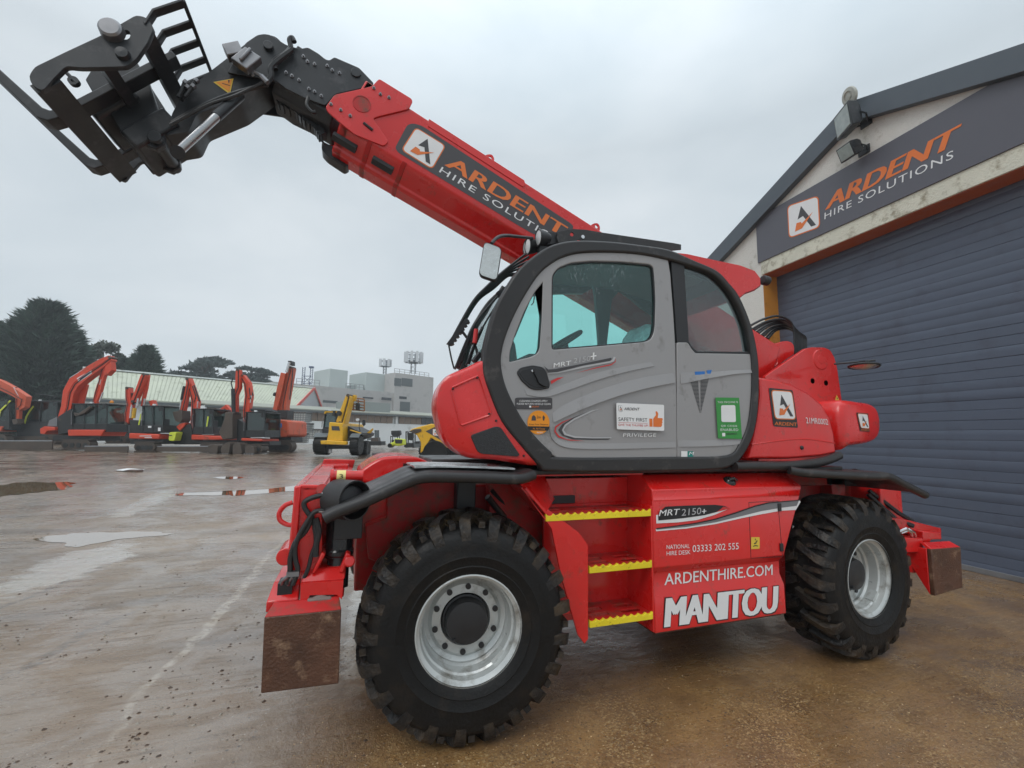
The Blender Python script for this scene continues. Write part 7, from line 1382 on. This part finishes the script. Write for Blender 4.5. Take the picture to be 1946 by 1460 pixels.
# loose buckets on the ground
for k, (px, lab) in enumerate((([Zr(-190, 1290), Zr(-110, 1280), Zr(-60, 1300), Zr(-70, 1400), Zr(-150, 1415), Zr(-200, 1380)], 'muddy digger bucket lying leftmost in front of the hanging bucket'), ([Zr(0, 1285), Zr(80, 1250), Zr(100, 1280), Zr(80, 1410), Zr(-10, 1415), Zr(-30, 1350)], 'muddy digger bucket on the ground directly below the hanging bucket'), ([Zr(130, 1300), Zr(170, 1260), Zr(225, 1265), Zr(255, 1400), Zr(190, 1425), Zr(130, 1410)], 'muddy digger bucket standing on end right of the hanging bucket'), ([Zr(290, 1330), Zr(320, 1300), Zr(405, 1310), Zr(420, 1400), Zr(290, 1410)], 'low muddy bucket under the glazed cab'))):
    o = thing('digger_bucket', ground_at(px[0][0], 23.6), lab, 'bucket', 'spare buckets on the ground'); x = PX(23.6, o); x.plate(px, -.3, .4, 'shell', MUDST, None, .02, r=.05)
    b = MB(); lo = max(p_[1] for p_ in px); u0, u1 = min(p_[0] for p_ in px), max(p_[0] for p_ in px)
    for i in range(4): uu = u0+(u1-u0)*(i+.5)/4; b.obox(x.pt(uu, lo-.5, -.36), RH*.03, FH*.08, V(0, 0, .035))
    b.build('tooth', DSTEEL, o, smooth=False)
# lime barrier cover and pale drum beside excavator
o = thing('barrel', ground_at(336, 25), 'bright lime yellow marker drum between two excavators', 'drum'); x = PX(25, o); x.plate([Zm(760, 1125), Zm(855, 1120), Zm(840, 1180), Zm(825, 1240), Zm(750, 1235)], -.3, .2, 'shell', HIVIS, None, .04, r=.08); x.plate([Zm(760, 1160), Zm(800, 1160), Zm(798, 1172), Zm(758, 1172)], -.33, -.29, 'slot', BLACKV)
# ------------------------------------------------------------------ water tanks in cages
CAGE = mat('cage_steel', lin(120, 124, 126), .5, metal=.4, var=.1); TANK = mat('white_tank', lin(206, 208, 204), .5, var=.05, vscale=2)
ZS = lambda x, y: (430+x*.1438, 660+y*.1438)
def tank(px, D, label):
    (u0, v0), (u1, v1) = px; o = thing('water_tank', ground_at((u0+u1)/2, D), label, 'tank', 'white caged tanks stacked by the low building'); a = at(u0, v1, D); c = at(u1, v0, D); w = (c-a).dot(RH); h = c.z-a.z; b = MB(); b.hexa([a+RH*.04+FH*.04, a+RH*(w-.04)+FH*.04, a+RH*(w-.04)+FH*1.0, a+RH*.04+FH*1.0] + [q+V(0, 0, h-.06) for q in (a+RH*.04+FH*.04, a+RH*(w-.04)+FH*.04, a+RH*(w-.04)+FH*1.0, a+RH*.04+FH*1.0)]); b.build('bottle', TANK, o, bevel=.06)
    b = MB()
    for i in range(6):
        q = a+RH*w*i/5; b.tube([q, q+V(0, 0, h)], .018, 5); q = a+RH*(w+.01)+FH*i*.2; b.tube([q, q+V(0, 0, h)], .018, 5); zz = V(0, 0, h*i/5); b.tube([a+zz, a+RH*w+zz, a+RH*w+FH*1.02+zz], .018, 5)
    b.build('cage', CAGE, o); b = MB(); b.obox(a+RH*w/2+FH*.5+V(0, 0, -.05), RH*w/2, FH*.5, V(0, 0, .045)); b.build('pallet', MUDST, o, smooth=False)
tank((ZS(885, 980), ZS(1045, 855)), 33, 'top caged white tank of the tall stack beside the biggest excavator')
tank((ZS(890, 1115), ZS(1070, 1000)), 33, 'middle caged white tank of the tall stack beside the biggest excavator')
tank((ZS(850, 1260), ZS(1000, 1135)), 33, 'bottom caged white tank of the tall stack beside the biggest excavator')
tank((ZS(1075, 1205), ZS(1235, 1080)), 36, 'caged white tank standing alone left of the yellow telehandler')
# ------------------------------------------------------------------ yellow telehandler
ZY = lambda x, y: (590+x*.13361, 740+y*.13361)
o = thing('yellow_telehandler', ground_at(642, 22), 'yellow telehandler seen from the front with dark cab and raised boom', 'telehandler'); x = PX(22, o)
x.plate([ZY(300, 470), ZY(490, 480), ZY(495, 740), ZY(262, 735), ZY(290, 600)], -.3, 2.8, 'chassis', PLANTY, None, .04); x.plate([ZY(195, 730), ZY(300, 725), ZY(560, 740), ZY(558, 790), ZY(200, 780)], -.45, -.2, 'front_bumper', PLANTY, None, .03)
bm = x.beam([ZY(430, 480), ZY(470, 350), ZY(525, 170), ZY(545, 90)], [19, 17, 13.5, 10], -.1, .5, 'boom', PLANTY, None, .04); dc = Decal(lambda u, v: x.pt(u, v, -.30), -FH, .01); dc.poly([ZY(335, 525), ZY(440, 528), ZY(455, 590), ZY(340, 585)], CHAR, 0); dc.build('dark_badge', bm)
b = MB(); b.cyl(x.pt(*ZY(425, 345), -.2), x.pt(*ZY(425, 345), .1), .12, 18); b.build('boom_pivot', MBLK, bm)
cb = x.cab(ZY(140, 0)[0], ZY(330, 0)[0], ZY(0, 310)[1], ZY(0, 620)[1], .3, 1.7, bars=1, slant=5, gl=glass('telehandler_glass', (.45, .55, .55), .3, .06)); x.plate([ZY(160, 340), ZY(175, 305), ZY(385, 310), ZY(390, 345), ZY(350, 350), ZY(330, 330), ZY(190, 325), ZY(180, 350)], .25, 1.8, 'roof_guard', PLANTY, cb); x.plate([ZY(140, 560), ZY(290, 570), ZY(270, 740), ZY(190, 740), ZY(140, 640)], .2, 1.6, 'cab_lower_panel', MBLK)
x.plate([ZY(500, 520), ZY(700, 620), ZY(690, 660), ZY(500, 740)], .3, 2.4, 'engine_cover', MBLK); x.plate([ZY(540, 570), ZY(700, 620), ZY(690, 635), ZY(535, 585)], .2, 2.4, 'bonnet_edge', PLANTY); x.plate([ZY(685, 620), ZY(775, 545), ZY(770, 575), ZY(735, 625)], 1.2, 1.4, 'side_panel', PLANTY)
x.beam([ZY(665, 600), ZY(650, 520), ZY(660, 440)], 1.5, .4, .46, 'mirror_arm', MBLK); x.plate([ZY(695, 440), ZY(720, 428), ZY(742, 440), ZY(742, 500), ZY(718, 522), ZY(697, 500)], .4, .46, 'mirror', MBLK, None, .01); b = MB(); b.cyl(x.pt(*ZY(635, 430), .3), x.pt(*ZY(635, 430), .42), .07, 12); b.build('work_lamp', LENS, o)
def wheel_at(x, u, v, r, d0, d1, rimm=PLANTY, face=None):
    face = face or FH; c = x.pt(u, v, d0); k = x.D/CAM_F; R = r*k; w = d1-d0; b = MB()
    b.lathe([(R*.5, 0), (R*.85, -.03), (R, .06), (R, w-.06), (R*.85, w+.03), (R*.5, w)], c, face, 28)
    for i in range(18):
        a = i*.349; e = face.orthogonal().normalized(); g2 = face.cross(e); dd = e*math.cos(a)+g2*math.sin(a); b.obox(c+face*w*.5+dd*R*1.01, face*w*.46, face.cross(dd)*R*.07, dd*R*.045)
    t = b.build('wheel', RUBBER, x.p); b = MB(); b.lathe([(.0, .06), (R*.3, .05), (R*.42, .10), (R*.52, .01), (R*.52, .1)], c, face, 24); b.build('rim', rimm, t)
for u0, u1, vv0, vv1 in ((60, 245, 640, 940), (575, 700, 645, 950)):   # front tyres, seen end on
    (ua, va), (ub, vb) = ZY(u0, vv0), ZY(u1, vv1); c = x.pt((ua+ub)/2, (va+vb)/2, .2); w = (ub-ua)*22/CAM_F; R = (vb-va)/2*22/CAM_F*.92; b = MB()
    b.lathe([(R*.5, -w/2), (R*.9, -w/2), (R, -w*.36), (R, w*.36), (R*.9, w/2), (R*.5, w/2)], c, RH, 28)
    for i in range(18):
        a = i*.349; dd = FH*math.cos(a)+V(0, 0, 1)*math.sin(a)
        for sg in (-1, 1): b.obox(c+RH*sg*w*.24+dd*R*1.0, RH*w*.22+V(0, 0, 0), RH.cross(dd)*R*.06+RH*.02*sg, dd*R*.04)
    t = b.build('wheel', RUBBER, o); b = MB(); b.lathe([(.0, w*.48), (R*.5, w*.5), (R*.55, w*.44)], c, RH, 20); b.build('rim', PLANTY, t)
    b = MB(); b.loft([[c+RH*sx*w*.52+FH*R*1.12*math.cos(a)+V(0, 0, R*1.12*math.sin(a)) for sx in (-1, 1)]+[c+RH*sx*w*.52+FH*R*1.2*math.cos(a)+V(0, 0, R*1.2*math.sin(a)) for sx in (1, -1)] for a in [math.pi*(.35+.42*i/8) for i in range(9)]]); b.build('mudguard', GUT, o)
wheel_at(PX(24.6, o), ZY(715, 830)[0], ZY(715, 850)[1], 15, 0, .4, PLANTY, RH)
x.plate([ZY(240, 790), ZY(560, 800), ZY(560, 850), ZY(240, 850)], .1, .5, 'front_axle', MBLK); x.plate([ZY(270, 850), ZY(305, 850), ZY(315, 905), ZY(265, 905)], -.1, .0, 'tow_hook', LGREYV)
fk = x.plate([ZY(485, 75), ZY(600, 68), ZY(590, 130), ZY(580, 160), ZY(480, 150)], .4, .7, 'boom_head', PLANTY)
b = MB()
for v in (110, 150, 200, 240, 285): b.tube([x.pt(*ZY(430, v-20), .8), x.pt(*ZY(690, v+12), .8)], .03, 5)
for u in (430, 530, 600, 690): b.tube([x.pt(*ZY(u, 90+u*.06), .8), x.pt(*ZY(u, 270+u*.04), .8)], .035, 5)
b.build('fork_carriage', mat('rusty_carriage', lin(140, 92, 48), .7, var=.2), o); x.plate([ZY(590, 180), ZY(640, 185), ZY(640, 290), ZY(590, 285)], .5, .7, 'side_shift', MBLK, fk)
# ------------------------------------------------------------------ dumper behind the nose
o = thing('dumper', ground_at(835, 22.5), 'yellow dumper with its skip tipped, partly behind the red cab nose', 'dumper'); x = PX(22.5, o)
sk = x.plate([ZY(1440, 600), ZY(1470, 570), ZY(1560, 540), ZY(1740, 495), ZY(1800, 500), ZY(1850, 560), ZY(2150, 700), ZY(2150, 900), ZY(1960, 830), ZY(1740, 690), ZY(1640, 870), ZY(1590, 905), ZY(1600, 760), ZY(1540, 650)], -.5, 1.3, 'skip', PLANTY, None, .04)
x.plate([ZY(1435, 605), ZY(1500, 570), ZY(1600, 565), ZY(1610, 600), ZY(1520, 635)], -.55, 1.35, 'skip_lip', MUDST, sk)
dc = Decal(lambda u, v: x.pt(u, v, -.5), -FH, .01); dc.poly([ZY(1665, 600), ZY(1790, 540), ZY(1850, 570), ZY(2140, 720), ZY(2140, 830), ZY(1940, 760)], CHAR, 0); dc.badge([ZY(1768, 655), ZY(1845, 660), ZY(1838, 575), ZY(1768, 568)], 1); dc.text('02', ZY(1860, 712), ZY(1950, 730), ZY(1862, 672), WHITE, 1, .02); dc.build('skip_decal', sk)
wheel_at(x, *ZY(1795, 900), 25, -.5, -.05, PLANTY); wheel_at(x, *ZY(1590, 885), 14, .9, 1.3, PLANTY); x.plate([ZY(1640, 800), ZY(2200, 880), ZY(2200, 960), ZY(1640, 930)], -.05, .9, 'chassis', MBLK)
# ------------------------------------------------------------------ small plant along the white wall
def clutter(name, label, cat, D, u, parts, group=None):
    o = thing(name, ground_at(u, D), label, cat, group); x = PX(D, o)
    for fn_ in parts: fn_(x)
    return o
def frame_(x, u0, u1, v0, v1, d, nm, m, r=.04):
    b = MB()
    for dd in (0, d): b.tube([x.pt(*q, dd) for q in ((u0, v0), (u1, v0), (u1, v1), (u0, v1))], r, 6, True)
    for q in ((u0, v0), (u1, v0), (u1, v1), (u0, v1)): b.tube([x.pt(*q, 0), x.pt(*q, d)], r, 6)
    b.build(nm, m, x.p)
clutter('light_tower', 'folded black lighting tower against the white wall, behind the lime roller', 'light tower', 36, 750, [lambda x: x.plate([ZY(1145, 590), ZY(1270, 585), ZY(1280, 640), ZY(1230, 680), ZY(1180, 680), ZY(1145, 640)], 0, .5, 'lamp_head', MBLK, None, .04), lambda x: frame_(x, *ZY(1140, 600)[:1], ZY(1240, 0)[0], ZY(0, 670)[1], ZY(0, 800)[1], .6, 'frame', MBLK), lambda x: x.plate([ZY(1150, 720), ZY(1240, 720), ZY(1240, 800), ZY(1150, 800)], .05, .7, 'body', MBLK)])
clutter('light_tower', 'tall black lighting tower frame left of the tipped dumper skip', 'light tower', 34, 776, [lambda x: frame_(x, ZY(1360, 0)[0], ZY(1460, 0)[0], ZY(0, 605)[1], ZY(0, 825)[1], .7, 'frame', MBLK, .05), lambda x: x.plate([ZY(1370, 620), ZY(1450, 620), ZY(1455, 680), ZY(1440, 730), ZY(1375, 720)], .1, .5, 'lamp_head', MBLK, None, .04), lambda x: x.plate([ZY(1330, 760), ZY(1460, 765), ZY(1455, 830), ZY(1330, 825)], 0, .8, 'base', MBLK, None, .04)])
clutter('roller', 'lime yellow compact roller parked on the mud by the white wall', 'roller', 31, 752, [lambda x: x.plate([ZY(1090, 805), ZY(1120, 770), ZY(1180, 750), ZY(1200, 700), ZY(1320, 710), ZY(1325, 790), ZY(1240, 810), ZY(1180, 790), ZY(1150, 820)], 0, .8, 'body', HIVIS, None, .05), lambda x: x.plate([ZY(1200, 710), ZY(1310, 715), ZY(1300, 770), ZY(1210, 770)], -.06, .5, 'engine_bay', MBLK), lambda x: wheel_at(x, *ZY(1130, 800), 4, -.1, .6, HIVIS)])
clutter('trailer', 'low grey flat trailer in front of the white wall', 'trailer', 36, 712, [lambda x: x.plate([ZY(740, 740), ZY(1010, 740), ZY(1010, 800), ZY(740, 800)], 0, 1.2, 'bed', MBLK), lambda x: x.plate([ZY(860, 690), ZY(950, 685), ZY(960, 740), ZY(850, 740)], .1, .8, 'load', MUDST)])
for i, (u0, u1, lab) in enumerate(((812, 860, 'left grey mesh panel leaning on the white wall'), (918, 968, 'right grey mesh panel leaning on the white wall'))):
    o = thing('mesh_panel', ground_at(ZY(u0, 0)[0], 38), lab, 'mesh panel', 'mesh panels on the white wall'); x = PX(38, o); frame_(x, ZY(u0, 0)[0], ZY(u1, 0)[0], ZY(0, 585)[1], ZY(0, 720)[1], .05, 'frame', GUT, .04); b = MB()
    for k in range(7): uu = ZY(u0+(u1-u0)*(k+.5)/7, 0)[0]; b.tube([x.pt(uu, ZY(0, 585)[1], .02), x.pt(uu, ZY(0, 720)[1], .02)], .025, 4)
    b.build('mesh', GUT, o)
clutter('generator', 'dark generator between the lighting tower and the dumper', 'generator', 34, 795, [lambda x: x.plate([ZY(1470, 740), ZY(1580, 730), ZY(1620, 780), ZY(1600, 830), ZY(1470, 830)], 0, .8, 'body', GUT, None, .06, r=.1), lambda x: x.plate([ZY(1490, 745), ZY(1550, 742), ZY(1550, 770), ZY(1490, 772)], -.03, .02, 'panel', MBLK)])
# scrap of white sheet lying on the mud
q = on_ground(250, 895); random.seed(4); b = MB(); pts = []
for i in range(9): a = i*.698; r = .12+.12*random.random(); pts.append(q+V(math.cos(a)*r*2.0, math.sin(a)*r*1.5, .012+.05*random.random()))
b.add(pts+[q+V(0, 0, .07)], [(i, (i+1) % 9, 9) for i in range(9)]); tag(b.build('sheet_scrap', WHITE, None, solid=.004), 'small crumpled white sheet scrap lying on the mud', 'scrap')

# ------------------------------------------------------------------ rain-soft air over the yard
hz = bpy.data.materials.new('rain_haze'); hz.use_nodes = True; ht = hz.node_tree
for q in list(ht.nodes):
    if q.type != 'OUTPUT_MATERIAL': ht.nodes.remove(q)
pv = ht.nodes.new('ShaderNodeVolumePrincipled'); pv.inputs['Color'].default_value = (.86, .90, .93, 1); pv.inputs['Density'].default_value = .0016; pv.inputs['Anisotropy'].default_value = .2
ht.links.new(pv.outputs[0], [q for q in ht.nodes if q.type == 'OUTPUT_MATERIAL'][0].inputs['Volume'])
b = MB(); b.box((-90, -12, -1.2), (100, 125, 26)); tag(b.build('haze', hz, None, smooth=False), kind='stuff')
